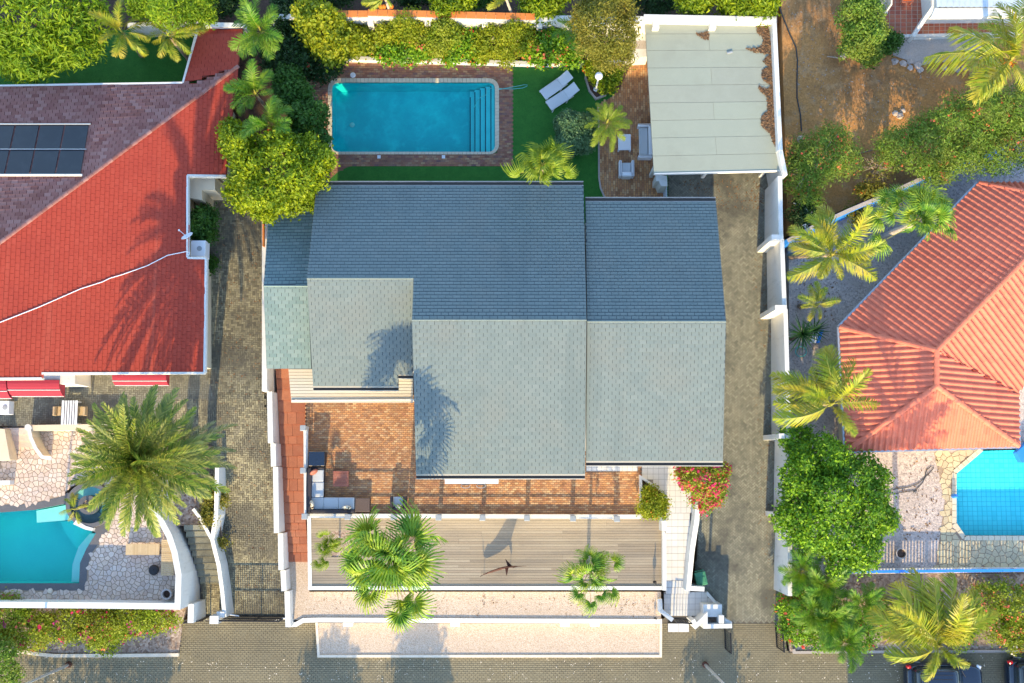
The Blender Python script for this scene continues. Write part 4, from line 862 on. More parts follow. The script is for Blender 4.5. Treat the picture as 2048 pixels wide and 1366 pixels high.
L_front = [ridgeL[0], ridgeL[1], V3(826, 748, 5.9), V3(797, 748, 5.9), V3(797, 772, 5.75), V3(626, 772, 5.75)]
L_front = ridgeL + fit_plane_z(L_front[2:], [ridgeL[0], ridgeL[1], V3(626, 772, 5.75)])
RB, EB = 8.2, 5.45
B_rear = [V3(1171, 404, EB), V3(1432, 404, EB), V3(1452, 643, RB), V3(1174, 643, RB)]
B_front = [B_rear[3], B_rear[2], V3(1446, 922, 6.2), V3(1172, 922, 6.2)]
C_rear = [V3(537, 425, 4.25), V3(629, 422, 4.25), V3(616, 572, 5.95), V3(527, 572, 5.95)]
C_front = [C_rear[3], C_rear[2], V3(623, 737, 4.75), V3(533, 737, 4.75)]
for poly, mm, sg in ((A_rear, 'shingle_grey', 60), (A_front, 'shingle_grey', 90), (L_front, 'shingle_grey', 40), (B_rear, 'shingle_grey', 40), (B_front, 'shingle_grey', 50), (C_rear, 'shingle_green', 10), (C_front, 'shingle_green', 10)):
    r = slab('roof', poly, M['shingle_dark'], house); shingles(r, poly, M[mm], single=sg, ov=-.05 if poly in (A_rear, B_rear, C_rear) else .03, gap=.007 if poly in (A_rear, B_rear, C_rear) else .013)
for a, c in ((ridgeA[0], ridgeA[1]), (ridgeL[0], ridgeL[1]), (B_rear[3], B_rear[2]), (C_rear[3], C_rear[2])):
    b = MB(); b.tube([a + Vector((0, 0, .0)), c + Vector((0, 0, .0))], .05, 8); b.build('ridge_cap', M['shingle_grey'] if a.z > 6.5 else M['shingle_green'], house)
def gutter(a, c, s, parent=house):
    """half-open box gutter on the outer side (s = +1 north, -1 south) of an eave"""
    d = Vector((0, s, 0)); b = MB(); w = .24
    for off, z0, z1, t in ((.03, -.13, .0, .05 if s > 0 else .10), (w, -.13, .02, .04)): b.strip([a + d * off, c + d * off], t, min(a.z, c.z) + z1, min(a.z, c.z) + z0)
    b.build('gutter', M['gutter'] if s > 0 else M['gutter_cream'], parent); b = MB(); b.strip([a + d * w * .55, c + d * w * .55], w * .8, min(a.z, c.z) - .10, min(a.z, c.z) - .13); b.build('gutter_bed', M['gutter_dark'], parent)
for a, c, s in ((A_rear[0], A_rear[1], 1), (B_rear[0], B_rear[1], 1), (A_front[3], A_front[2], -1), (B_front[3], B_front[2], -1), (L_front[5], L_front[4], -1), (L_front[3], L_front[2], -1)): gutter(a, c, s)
def walls(poly_px, zlist, name='wall', setb=None):
    b = MB(); q = [P(x, y, z) for (x, y), z in zip(poly_px, zlist)]; b.prism([(p.x, p.y) for p in q], [z - .25 for z in zlist], 0.5); return b.build(name, M['white'], house)
walls([(842, 398), (1150, 398), (1155, 640), (1150, 860), (850, 860), (846, 640)], [5.5, 5.5, 8.3, 5.9, 5.9, 8.3])
walls([(655, 398), (830, 398), (826, 557), (640, 557)], [5.5, 5.5, 7.2, 7.2])
walls([(1175, 430), (1412, 430), (1430, 643), (1425, 900), (1175, 900)], [5.6, 5.6, 8.1, 5.3, 5.3])
walls([(640, 560), (820, 560), (820, 735), (640, 735)], [7.0, 7.0, 5.2, 5.2])
walls([(545, 445), (620, 445), (612, 572), (618, 715), (545, 715), (540, 572)], [4.4, 4.4, 5.9, 4.4, 4.4, 5.9])
b = MB(); q = P(1178, 926, 6.0); b.tube([(q.x, q.y - .05, 6.0), (q.x + .02, q.y + .35, 5.6), (q.x + .02, q.y + .35, 2.3)], .05, 8); b.build('downpipe', M['post_grey'], house)
b = MB(); b.strip(wpoly([(526, 428), (526, 492)], 4.2), .08, 4.2, 3.9); b.build('trim', M['orange'], house)
# pale slatted canopy below the short front roof
can = thing('slatted_canopy', 'pale wooden slatted canopy below the front eave above the terrace', 'canopy', P(700, 790, ZT)); zc = 4.05
y = 738.5
while y < 800:
    x0 = 577 + (y - 738) * .09; x1 = 640 if y < 745 else 826; b = MB(); q = wpoly([(x0, y), (x1, y), (x1, y + 5.4), (x0, y + 5.4)], zc); b.prism([(p.x, p.y) for p in q], zc + .01 * math.sin(y), zc - .03); b.build('slat', M['wood_pale'], can); y += 6.15
b = MB(); b.strip(wpoly([(583, 801.5), (827, 799.5)], zc), .07, zc + .06, zc - .16); b.build('front_beam', M['white'], can)
for x in (590, 705, 822):
    p = P(x, 797, zc); b = MB(); b.box((p.x, p.y, (zc - .05 + ZT) / 2), (.1, .1, zc - .05 - ZT)); b.build('post', M['white'], can)

# ------------------------------------------------------------------ terrace, deck, gravel beds at the front
TP = [(612, 790), (838, 790), (838, 850), (1180, 850), (1180, 925), (1282, 925), (1282, 1033), (612, 1031)]
terrace = sheet('terrace', TP, M['mortar_warm'], ZT, 0.0, 'orange brown brick terrace in front of the grey roofed house')
pavers('paving_bricks', [TP], M['brick_warm'], terrace, ZT, 'run', 0, .21, .105)
b = MB(); q = wpoly([(1172, 926), (1276, 926), (1276, 943), (1172, 943)], ZT + .02); b.prism([(p.x, p.y) for p in q], ZT + .02, ZT - .1); st = tag(b.build('terrace_edge', M['grout_grey']), 'strip of white tiles below the eave', None, None, 'structure')
def tiles(parent, x0, y0, x1, y1, z, nx, ny, mat, name='floor_tile', gap=.012, quad=None, h=.012, keep=None):
    q = wpoly(quad if quad else [(x0, y0), (x1, y0), (x1, y1), (x0, y1)], z); me = None
    for i in range(nx):
        for j in range(ny):
            def pt(f, g): return q[0].lerp(q[1], f).lerp(q[3].lerp(q[2], f), g)
            e = gap / 2; c = pt((i + .5) / nx, (j + .5) / ny)
            if keep and not keep(c): continue
            u = (pt((i + 1) / nx, (j + .5) / ny) - pt(i / nx, (j + .5) / ny)); v = (pt((i + .5) / nx, (j + 1) / ny) - pt((i + .5) / nx, j / ny))
            b = MB(); cs = [c - u / 2 - v / 2, c + u / 2 - v / 2, c + u / 2 + v / 2, c - u / 2 + v / 2]; k = 1 - gap / min(u.length, v.length)
            b.prism([(c.x + (p.x - c.x) * k, c.y + (p.y - c.y) * k) for p in cs], z + h, z - .01); b.build(name, mat, parent)
tiles(st, 1173, 927, 1275, 942, ZT + .02, 10, 2, M['tile_white'])

# railing of the terrace
rl = thing('terrace_railing', 'white railing with grey capped posts along the edge of the brick terrace', 'railing', P(900, 1031, ZT)); zr = ZT + 1.05
b = MB(); b.strip(wpoly([(611, 860), (612, 1031.5), (1282, 1033.5)], ZT + .22), .22, ZT + .22, ZT - 1.2); b.build('plinth', M['white'], rl)
for z in (zr - .04, ZT + .5):
    b = MB(); b.strip(wpoly([(610, 862), (611, 1034), (1236, 1036)], z), .06, z, z - .05); b.build('rail', M['white'], rl)
for x, y in ((606, 856), (606, 941), (609, 1033), (695, 1034), (787, 1034.5), (877, 1035), (965, 1035.5), (1054, 1036), (1146, 1037), (1234, 1038)):
    p = P(x, y, zr); b = MB(); b.box((p.x, p.y, (zr - .05 + ZT - .6) / 2), (.22, .22, zr - .05 - ZT + .6)); post = b.build('post', M['white'], rl)
    b = MB(); b.box((p.x, p.y, zr + .0), (.30, .30, .09), 0, 0, 0, .02); b.build('post_cap', M['post_grey'], post)

# deck
DK0, DK1 = P(623, 1036, ZD), P(1327, 1172, ZD)
db = MB(); db.prism([(DK0.x, DK0.y), (DK1.x, DK0.y), (DK1.x, DK1.y), (DK0.x, DK1.y)], ZD - .06, 0.0); deck = tag(db.build('deck', M['gutter_dark']), 'weathered timber deck with gravel planting holes', None, None, 'structure')
HOLES = [(664, 1062, 699, 1114), (768, 1066, 848, 1122), (1160, 1118, 1208, 1162)]
HW = [(P(a, c, ZD).x, P(a, d, ZD).y, P(b_, c, ZD).x, P(a, c, ZD).y) for a, c, b_, d in HOLES]
pw = .132; k = int((DK0.y - DK1.y) / pw); pw = (DK0.y - DK1.y) / k; rg = random.Random(5)
for i in range(k):
    y = DK1.y + (i + .5) * pw; cuts = sorted([DK0.x, DK1.x] + [P(x, 1100, ZD).x + rg.choice((0, 0, .6, -.6)) for x in rg.sample([780, 940, 1103, 1236], 2)]); iv = [(cuts[j], cuts[j + 1]) for j in range(len(cuts) - 1)]
    for (x0, y0, x1, y1) in HW:
        if y0 < y < y1:
            n = []
            for a, c in iv:
                if c <= x0 or a >= x1: n.append((a, c)); continue
                if a < x0: n.append((a, x0))
                if c > x1: n.append((x1, c))
            iv = n
    for a, c in iv:
        b = MB(); b.box(((a + c) / 2, y, ZD - .02 + rg.uniform(-.002, .002)), (c - a - .006, pw - .011, .04)); b.build('deck_plank', M['wood_deck'], deck)
for (x0, y0, x1, y1) in HW:
    b = MB(); b.prism([(x0, y0), (x1, y0), (x1, y1), (x0, y1)], ZD - .035, ZD - .059); o = b.build('gravel_fill', M['gravel_brown'], deck)
b = MB(); b.strip([P(617.5, 1034, ZD + .12), P(619.5, 1176.5, ZD + .12), P(1326, 1176.5, ZD + .12)], .2, ZD + .05, 0.0); tag(b.build('deck_wall', M['white']), 'low white wall edging the timber deck above the gravel', 'wall')
# gravel beds
GU = [(578, 1122), (616, 1122), (618, 1184), (1322, 1184), (1322, 1242), (578, 1240)]
sheet('gravel_bed', GU, M['gravel_pink'], ZG, 0.0, 'raised bed of pale pink gravel below the deck')
b = MB(); b.strip(wpoly([(576, 1250), (592, 1249), (606, 1241), (640, 1240), (1300, 1243), (1324, 1243)], ZG + .07), .24, ZG + .07, -.2)
for x in (695, 910, 1130, 1190): p = P(x, 1250, ZG); b.box((p.x, p.y, .35), (.5, .2, .74))
tag(b.build('front_wall', M['white']), 'long low white wall between the two pink gravel beds', 'wall')
LB = [(634, 1246), (1321, 1248), (1320, 1311), (637, 1311)]
sheet('gravel_bed', LB, M['gravel_pink'], ZB, -.3, 'low bed of pale gravel along the street')
b = MB(); b.strip(wpoly([(633, 1246), (637, 1312.5), (1321.5, 1312.5), (1322, 1248)], ZB + .05), .13, ZB + .05, -.1); tag(b.build('kerb', M['kerb']), 'cream kerb round the low gravel bed on the street', None, None, 'structure')

# red stepped path along the west side
path = thing('stepped_path', 'terracotta slab path stepping down beside the terrace', 'path', P(585, 930, 1.0))
ys = [737, 757, 778, 800, 824, 848, 872, 888, 912, 935, 958, 982, 1005, 1029, 1046, 1060, 1074, 1088, 1105, 1124]
def pl(y): return np.interp(y, [737, 850, 950, 1030, 1124], [551, 558, 562, 566, 573])
def pr(y): return np.interp(y, [737, 799, 800, 1030, 1124], [578, 583, 611, 611, 617])
for i in range(len(ys) - 1):
    z = 2.15 - (2.15 - ZG - .06) * i / (len(ys) - 2); ya, yb = ys[i], ys[i + 1]; n = 1 if ya < 800 else (2 if i % 2 else 3)
    for j in range(n):
        def X(y, f): return pl(y) + (pr(min(max(y, 801), 2000) if ya >= 800 else min(y, 799)) - pl(y)) * f
        b = MB(); e = .25; q = wpoly([(X(ya, j / n) + e, ya + e), (X(ya, (j + 1) / n) - e, ya + e), (X(yb, (j + 1) / n) - e, yb - e), (X(yb, j / n) + e, yb - e)], z); b.prism([(p.x, p.y) for p in q], z, 0.0); b.build('slab', M['terracotta'], path)
lw = thing('boundary_wall', 'white wall stepping down along the olive driveway beside the red path', 'wall', P(545, 900, 1.0))
for x0, x1, ya, yb, z in ((529, 529, 426, 782, 3.7), (539, 541, 783, 886, 3.25), (546, 547, 887, 933, 2.95), (551, 553, 934, 1066, 2.6), (561, 562, 1067, 1140, 2.15), (566, 568, 1141, 1182, 1.85), (574, 576, 1183, 1254, 1.6)):
    b = MB(); b.strip(wpoly([(x0, ya), (x1, yb)], z), .27, z, -.1); b.build('wall_section', M['white'], lw)
b = MB(); p = P(582, 1233, ZG); b.box((p.x, p.y, ZG + .12), (.28, .28, .24), .1, 0, 0, .02); tag(b.build('utility_box', M['post_grey']), 'small grey box in the corner of the raised gravel bed', 'box')

# white stairs at the east end
sp = P(1355, 1100, 1.0); stairs = thing('entrance_stairs', 'white tiled stairs rising from the street to the terrace', 'stairs', (sp.x, sp.y, 0))
LAND = [(1283, 926), (1372, 926), (1384, 990), (1384, 1026), (1333, 1026), (1333, 985), (1283, 952)]
b = MB(); q = wpoly(LAND, ZT); b.prism([(p.x, p.y) for p in q], ZT, 0.0); b.build('landing', M['grout_grey'], stairs)
lp = [(p.x, p.y) for p in wpoly(LAND, ZT)]
tiles(stairs, 1284, 926, 1384, 1026, ZT, 9, 9, M['tile_white'], keep=lambda c: bool(inside(lp, np.array([c.x]), np.array([c.y]))[0]))
NS = 12
for i in range(NS):
    z = ZT - (ZT - .40) * (i + 1) / (NS + 1); ya, yb = 1026 + (1188 - 1026) * i / NS, 1026 + (1188 - 1026) * (i + 1) / NS
    b = MB(); q = wpoly([(1331, ya), (1381, ya), (1380, yb + .5), (1330, yb + .5)], z); b.prism([(p.x, p.y) for p in q], z - .012, -.1); s_ = b.build('step', M['grout_grey'], stairs)
    tiles(s_, 1331.5, ya + .3, 1380, yb, z - .012, 4, 1, M['tile_white'], 'step_tile')
LOW = [(1328, 1184), (1414, 1184), (1440, 1216), (1440, 1232), (1328, 1232)]; zlo = .38
b = MB(); q = wpoly(LOW, zlo); b.prism([(p.x, p.y) for p in q], zlo, -.1); b.build('lower_landing', M['grout_grey'], stairs); lq = [(p.x, p.y) for p in q]
tiles(stairs, 1328, 1184, 1440, 1232, zlo, 9, 4, M['tile_white'], keep=lambda c: bool(inside(lq, np.array([c.x]), np.array([c.y]))[0]))
b = MB(); q = wpoly([(1336, 1247), (1378, 1247), (1378, 1264), (1336, 1264)], .14); b.prism([(p.x, p.y) for p in q], .14, -.1); fs_ = b.build('front_step', M['grout_grey'], stairs); tiles(fs_, 1336, 1247, 1378, 1264, .14, 2, 1, M['tile_white'], 'step_tile')
b = MB(); b.strip(wpoly([(1328, 1042), (1329, 1062)], 2.5), .25, 2.5, 0); b.strip(wpoly([(1329, 1063), (1329, 1181)], 1.75), .2, 1.75, 0); tag(b.build('stair_wall', M['white']), 'narrow white wall between the timber deck and the white stairs', 'wall')
b = MB(); b.strip(wpoly([(1391, 1000), (1390, 1040), (1384, 1100), (1380.5, 1179), (1413, 1181)], 2.5), .24, [3.3, 3.1, 2.6, 2.0, 1.9], -.1); tag(b.build('stair_wall', M['white']), 'white wall sloping down between the stairs and the sandy driveway', 'wall')
b = MB(); b.strip(wpoly([(1413, 1185), (1440, 1216)], .62), .16, .62, -.1); tag(b.build('landing_wall', M['white']), 'low slanting white kerb beside the lower stair landing', 'wall')
lbx = thing('gate_pillar', 'white entrance pillar block with recessed planter beside the small gate', 'pillar', P(1425, 1235, 0)); 
b = MB(); q = wpoly([(1407, 1209), (1444, 1209), (1444, 1234), (1407, 1234)], 1.45); b.prism([(p.x, p.y) for p in q], 1.45, -.1); b.build('block', M['white'], lbx)
b = MB(); q = wpoly([(1411, 1235), (1437, 1235), (1437, 1246), (1411, 1246)], 1.0); b.prism([(p.x, p.y) for p in q], 1.0, -.1); b.build('planter_soil', M['gravel_brown'], lbx)
b = MB(); b.strip(wpoly([(1386, 1240), (1392, 1252), (1411, 1234), (1411, 1253), (1464, 1252)], 1.75), .22, 1.75, -.1); b.build('front_band', M['white'], lbx)
b = MB(); q = wpoly([(1438, 1231), (1448, 1231), (1448, 1247), (1438, 1247)], 1.82); b.prism([(p.x, p.y) for p in q], 1.82, -.1); b.build('fin', M['white'], lbx)
b = MB(); q = wpoly([(1449, 1236), (1464, 1244), (1464, 1250), (1449, 1250)], 1.6); b.prism([(p.x, p.y) for p in q], 1.6, -.1); b.build('fin', M['white'], lbx)
b = MB(); b.strip(wpoly([(1322, 1200), (1322, 1222), (1345, 1240)], 1.5), .22, [1.1, 1.3, 1.6], -.1); tag(b.build('gate_wall', M['white']), 'white wall bending to the small gate at the foot of the stairs', 'wall')
def bar_gate(name, label, a, c, z0, z1, n, group=None, rails=(0, 1), mid=None, br=.02):
    """upright bar gate between two ground points (world)"""
    t = thing(name, label, 'gate', ((a.x + c.x) / 2, (a.y + c.y) / 2, z0), group)
    for f in rails:
        z = z0 + .06 + (z1 - z0 - .1) * f; b = MB(); b.tube([(a.x, a.y, z), (c.x, c.y, z)], .04, 6); b.build('rail', M['iron'], t)
    me = None
    for i in range(n + 1):
        p = a.lerp(c, i / n); b = MB(); b.tube([(p.x, p.y, z0 + .03), (p.x, p.y, z1)], .04 if i in (0, n) or i == mid else br, 5); b.build('bar', M['iron'], t)
    return t
bar_gate('small_gate', 'small closed barred gate at the foot of the white stairs', P(1346, 1237, .2), P(1381, 1240, .2), .2, 1.7, 6)
bar_gate('open_gate', 'black barred gate leaf standing open beside the entrance pillar', P(1449, 1257, 0), P(1450, 1296, 0), .05, 1.7, 10)
bar_gate('open_gate', 'black barred gate leaf standing open at the flowering hedge', P(1550, 1250, 0), P(1553, 1293, 0), .05, 1.7, 10)

# things on the terrace, deck and driveway
sofa = thing('corner_sofa', 'dark rattan corner sofa with pale blue seat cushions on the terrace', 'sofa', P(650, 990, ZT))
def px_box(b, x0, y0, x1, y1, z0, z1, bev=.02):
    p, q = P(x0, y0, z1), P(x1, y1, z1); b.box(((p.x + q.x) / 2, (p.y + q.y) / 2, (z0 + z1) / 2), (abs(q.x - p.x), abs(p.y - q.y), z1 - z0), 0, 0, 0, bev); return b
for nm, mm, (x0, y0, x1, y1), z0, z1 in (('base', 'rattan', (616, 936, 647, 1022), .03, .30), ('base', 'rattan', (648, 996, 708, 1022), .03, .30), ('backrest', 'rattan', (613, 936, 621, 1026), .03, .72), ('backrest', 'rattan', (622, 1020, 708, 1026), .03, .72), ('armrest', 'rattan', (622, 934, 647, 938), .03, .62),
    ('footstool', 'rattan_brown', (709, 996, 739, 1024), .03, .40), ('seat_cushion', 'fabric_blue', (622, 939, 646.5, 963.5), .31, .46), ('seat_cushion', 'fabric_blue', (622, 964, 646.5, 994.5), .31, .46), ('seat_cushion', 'fabric_blue', (622, 995, 646.5, 1019), .31, .46), ('seat_cushion', 'fabric_blue', (647, 995, 677, 1019), .31, .46), ('seat_cushion', 'fabric_blue', (677.5, 995, 708, 1019), .31, .46)):
    px_box(MB(), x0, y0, x1, y1, ZT + .014 + z0, ZT + .014 + z1, .04 if 'cush' in nm else .02).build(nm, M[mm], sofa)
for nm, lab, x, y, rz, mt in (('cushion', 'cowhide cushion in the corner of the sofa', 624, 1009, .2, 'cow'), ('cushion', 'cowhide cushion against the long back of the sofa', 694, 1015, 1.5, 'cow'), ('cushion', 'brown striped cushion at the upper end of the sofa', 628, 944, 2.2, 'wood_red')):
    p = P(x, y, ZT + .65); b = MB(); b.ball((0, 0, 0), .24, 12, 8, .9); R = Matrix.Translation((p.x, p.y, ZT + .70)) @ Matrix.Rotation(rz, 4, 'Z') @ Matrix.Rotation(.35, 4, 'Y') @ Matrix.Diagonal((.42, 1, 1, 1)); b.v = [tuple(R @ Vector(v)) for v in b.v]; tag(b.build(nm, M[mt], None, True), lab, 'cushion', 'sofa cushions')
ct = thing('coffee_table', 'square reddish wooden coffee table on the terrace', 'table', P(681, 957, ZT)); z = ZT + .42
for i in range(6): px_box(MB(), 666, 942 + i * 5.2, 697, 946.9 + i * 5.2, z - .05, z, .006).build('top_plank', M['wood_red'], ct)
for x, y in ((668, 944), (695, 944), (668, 971), (695, 971)): px_box(MB(), x - 1.5, y - 1.5, x + 1.5, y + 1.5, ZT + .014, z - .052, .004).build('leg', M['wood_red'], ct)
ac = thing('armchair', 'dark rattan armchair with pale blue cushion beside the fan palm', 'chair', P(796, 1006, ZT))
for nm, mm, (x0, y0, x1, y1), z0, z1 in (('base', 'rattan', (785, 993, 807, 1018), .05, .30), ('armrest', 'rattan', (780, 993, 785, 1020), .05, .62), ('armrest', 'rattan', (807, 993, 812, 1020), .05, .62), ('backrest', 'rattan', (785, 1015, 807, 1020), .3, .75), ('seat_cushion', 'fabric_blue', (786, 993.5, 806, 1014), .301, .45)):
    px_box(MB(), x0, y0, x1, y1, ZT + .014 + z0, ZT + .014 + z1, .03).build(nm, M[mm], ac)
b = MB(); b.ball((0, 0, 0), .2, 10, 8, .9); p = P(798, 1013, ZT + .6); R = Matrix.Translation((p.x, p.y, ZT + .66)) @ Matrix.Rotation(.3, 4, 'X') @ Matrix.Diagonal((1, .42, 1, 1)); b.v = [tuple(R @ Vector(v)) for v in b.v]; tag(b.build('cushion', M['cow'], None, True), 'cowhide cushion on the rattan armchair', 'cushion', 'sofa cushions')
bx = thing('storage_box', 'dark navy storage box at the end of the corner sofa', 'box', P(634, 918, ZT)); px_box(MB(), 618, 904, 648, 931, ZT + .02, ZT + .80, .03).build('body', M['rattan'], bx); px_box(MB(), 617, 903, 649, 932, ZT + .80, ZT + .86, .02).build('lid', M['car_paint'], bx)
dt = thing('dining_table', 'long white dining table half under the front eave', 'table', P(943, 950, ZT)); px_box(MB(), 890, 930, 997, 967.5, ZT + .70, ZT + .75, .01).build('top', M['plastic_white'], dt)
for x, y in ((894, 934), (993, 934), (894, 963), (993, 963)): px_box(MB(), x - 1.5, y - 1.5, x + 1.5, y + 1.5, ZT + .014, ZT + .70, .004).build('leg', M['plastic_white'], dt)
for x, lab in ((931, 'grey chair tucked under the white dining table, nearer the sofa'), (962, 'grey chair tucked under the white dining table, nearer the stairs')):
    c = thing('dining_chair', lab, 'chair', P(x, 968, ZT), 'chairs at the dining table'); px_box(MB(), x - 8, 955, x + 8, 970, ZT + .42, ZT + .47, .02).build('seat', M['post_grey'], c)
    p = P(x, 974, ZT + .8); b = MB(); b.strip([(p.x + .24 * math.cos(a), p.y + .08 + .14 * math.sin(a)) for a in [math.pi + math.pi * i / 8 for i in range(9)]], .03, ZT + .80, ZT + .5); b.build('backrest', M['post_grey'], c)
    for dx in (-7, 7):
        for dy in (957, 968): px_box(MB(), x + dx - .7, dy - .7, x + dx + .7, dy + .7, ZT + .014, ZT + .419, .003).build('leg', M['post_grey'], c)

# marlin sculpture: a cut metal plate on two rods
mp0, mp1 = P(958, 1152, ZD + .6), P(1052, 1127, ZD + .6); ms = thing('marlin_sculpture', 'rusty metal leaping marlin sculpture standing on the deck', 'sculpture', P(1005, 1140, ZD))
OUTL = [(.02, .88), (.05, .70), (.075, .52), (.10, .58), (.15, .66), (.20, .62), (.32, .70), (.45, .86), (.55, 1.02), (.64, 1.22), (.69, 1.48), (.735, 1.80), (.77, 1.55), (.82, 1.44), (.90, 1.42), (1.0, 1.46), (.90, 1.28), (.80, 1.08), (.74, .88), (.69, .70), (.66, .58), (.70, .40), (.685, .30), (.62, .50), (.52, .44), (.42, .40), (.30, .385), (.18, .38), (.11, .40), (.07, .45), (.035, .64)]
dv = (mp1 - mp0); dv.z = 0; nv = Vector((-dv.y, dv.x, 0)).normalized(); b = MB(); n = len(OUTL)
def bow(f): return nv * (.16 * math.sin(math.pi * f) - .05)
th = lambda f: .035 + .05 * math.sin(math.pi * min(1, f * 1.1))
vs = [mp0 + dv * f + bow(f) + nv * th(f) * .5 * (0.35) + Vector((0, 0, h * 1.12 - .6 - .12)) for f, h in OUTL] + [mp0 + dv * f + bow(f) - nv * th(f) * .5 * .35 + Vector((0, 0, h * 1.12 - .6 - .12)) for f, h in OUTL]
b.add(vs, [tuple(range(n)), tuple(range(2 * n - 1, n - 1, -1))] + [(i, n + i, n + (i + 1) % n, (i + 1) % n) for i in range(n)]); b.build('body', M['rust'], ms)
for f, h in ((.10, .5), (.68, .5)):
    p = mp0 + dv * f + bow(f); b = MB(); b.tube([(p.x, p.y, ZD), (p.x, p.y, ZD + h)], .015, 5); b.build('rod', M['rust'], ms)
for f, k in ((.66, 1), (.60, -1)):
    p = mp0 + dv * f + bow(f) + Vector((0, 0, .2)); e = p + nv * k * .45 - dv.normalized() * .12 + Vector((0, 0, .1)); b = MB(); b.add([p - dv * .04, p + dv * .05, e, p - dv * .04 + Vector((0, 0, .02)), p + dv * .05 + Vector((0, 0, .02)), e + Vector((0, 0, .02))], [(0, 2, 1), (3, 4, 5), (0, 1, 4, 3), (1, 2, 5, 4), (2, 0, 3, 5)]); b.build('fin', M['rust'], ms)
def bird(name, label, px, py, z, s):
    p = P(px, py, z); t = thing(name, label, 'figure', p); b = MB(); b.ball((p.x, p.y, z + .45 * s), .11 * s, 10, 8, 1.4); b.tube([(p.x, p.y, z + .55 * s), (p.x + .03, p.y + .06 * s, z + .8 * s), (p.x, p.y - .1 * s, z + .95 * s)], [.05 * s, .03 * s, .02 * s], 6); b.build('body', M['black'], t)
    for d in (-.04, .04): b = MB(); b.tube([(p.x + d * s, p.y, z), (p.x + d * s, p.y, z + .4 * s)], .013, 5); b.build('leg', M['black'], t)
bird('bird_statue', 'small dark bird statue at the stair end of the deck', 1307.5, 1163, ZD, .9); bird('bird_statue', 'small dark bird statue in the corner of the raised gravel bed', 1309.5, 1235, ZG, .6)
wb = thing('wheelie_bin', 'green wheelie bin standing in the corner of the white wall', 'bin', P(1400, 1160, .3)); g0 = gz(P(1400, 1160, .3).y)
p = P(1401, 1156, 1.1); R = Matrix.Translation((p.x, p.y, g0)) @ Matrix.Rotation(math.radians(12), 4, 'Z')
def rot(b, R): b.v = [tuple(R @ Vector(v)) for v in b.v]; return b
b = MB(); b.add([(-.22, -.26, .06), (.22, -.26, .06), (.22, .2, .06), (-.22, .2, .06), (-.28, -.33, .98), (.28, -.33, .98), (.28, .34, .98), (-.28, .34, .98)], [(3, 2, 1, 0), (4, 5, 6, 7), (0, 1, 5, 4), (1, 2, 6, 5), (2, 3, 7, 6), (3, 0, 4, 7)]); rot(b, R).build('body', M['bin_green'], wb)
b = MB(); b.box((0, -.02, 1.03), (.60, .72, .08), 0, 0, 0, .035); b.box((0, -.10, 1.08), (.42, .34, .03), 0, 0, 0, .012); rot(b, R).build('lid', M['bin_green'], wb)
b = MB(); b.tube([(-.25, .40, 1.0), (.25, .40, 1.0)], .025, 6); rot(b, R).build('handle', M['bin_green'], wb)
for x in (-.25, .25):
    b = MB(); b.tube([(x - .03, .27, .1), (x + .03, .27, .1)], .1, 12); rot(b, R).build('wheel', M['black'], wb)
b = MB(); b.prism([(p.x, p.y) for p in wpoly([(1283, 958), (1330, 990), (1334, 1036), (1283, 1032)], ZT + .05)], ZT + .05, 0.2); b.build  # planter bed
pl_ = thing('corner_planter', 'triangular white planter between the terrace and the stairs', 'planter', P(1300, 1010, ZT)); b.build('soil', M['soil'], pl_)
b = MB(); b.strip(wpoly([(1283, 1036), (1282, 954), (1330, 986), (1333, 1036)], ZT + .45), .12, ZT + .45, ZT - .4); b.build('rim', M['white'], pl_)
p = P(1326, 1036, ZT + .9); b = MB(); b.box((p.x, p.y, ZT + .3), (.3, .3, 1.2)); b.build('post', M['post_grey'], pl_)

# garden furniture behind the house
def lounger(label, px0, py0, px1, py1, wpx, grp):
    """head at px0.. foot at px1 (centre line)"""
    a, c = P(px0, py0, ZL + .4), P(px1, py1, ZL + .35); d = (c - a); d.z = 0; L = d.length; u = d / L; v = Vector((-u.y, u.x, 0)); w = wpx * PXM / 2; t = thing('sun_lounger', label, 'sun lounger', ((a.x + c.x) / 2, (a.y + c.y) / 2, ZL), grp)
    def q(f, s, z): p = a + u * L * f + v * s; return (p.x, p.y, ZL + z)
    b = MB(); b.add([q(.0, -w, .66), q(0, w, .66), q(.36, w, .34), q(.36, -w, .34), q(0, -w, .62), q(0, w, .62), q(.36, w, .30), q(.36, -w, .30)], [(0, 1, 2, 3), (7, 6, 5, 4), (0, 4, 5, 1), (1, 5, 6, 2), (2, 6, 7, 3), (3, 7, 4, 0)]); b.build('backrest', M['fabric_grey'], t)
    b = MB(); b.add([q(.365, -w, .34), q(.365, w, .34), q(1, w, .34), q(1, -w, .34), q(.365, -w, .30), q(.365, w, .30), q(1, w, .30), q(1, -w, .30)], [(0, 1, 2, 3), (7, 6, 5, 4), (0, 4, 5, 1), (1, 5, 6, 2), (2, 6, 7, 3), (3, 7, 4, 0)]); b.build('seat', M['fabric_grey'], t)
    for f in (.4, .9):
        for s in (-1, 1):
            b = MB(); b.tube([q(f, s * w * 1.02, .31), q(f + .07, s * w * 1.12, .0)], .028, 6); b.build('leg', M['plastic_white'], t)
    for s in (-1, 1): b = MB(); b.tube([q(.2, s * w * 1.03, .31), q(1, s * w * 1.03, .31)], .022, 6); b.build('frame_rail', M['plastic_white'], t)
lounger('white sun lounger on the lawn, the one nearer the shrubs', 1140, 151, 1085, 190, 20, 'sun loungers on the lawn'); lounger('white sun lounger on the lawn, the one nearer the topiary ball', 1153, 175, 1097, 212, 20, 'sun loungers on the lawn')
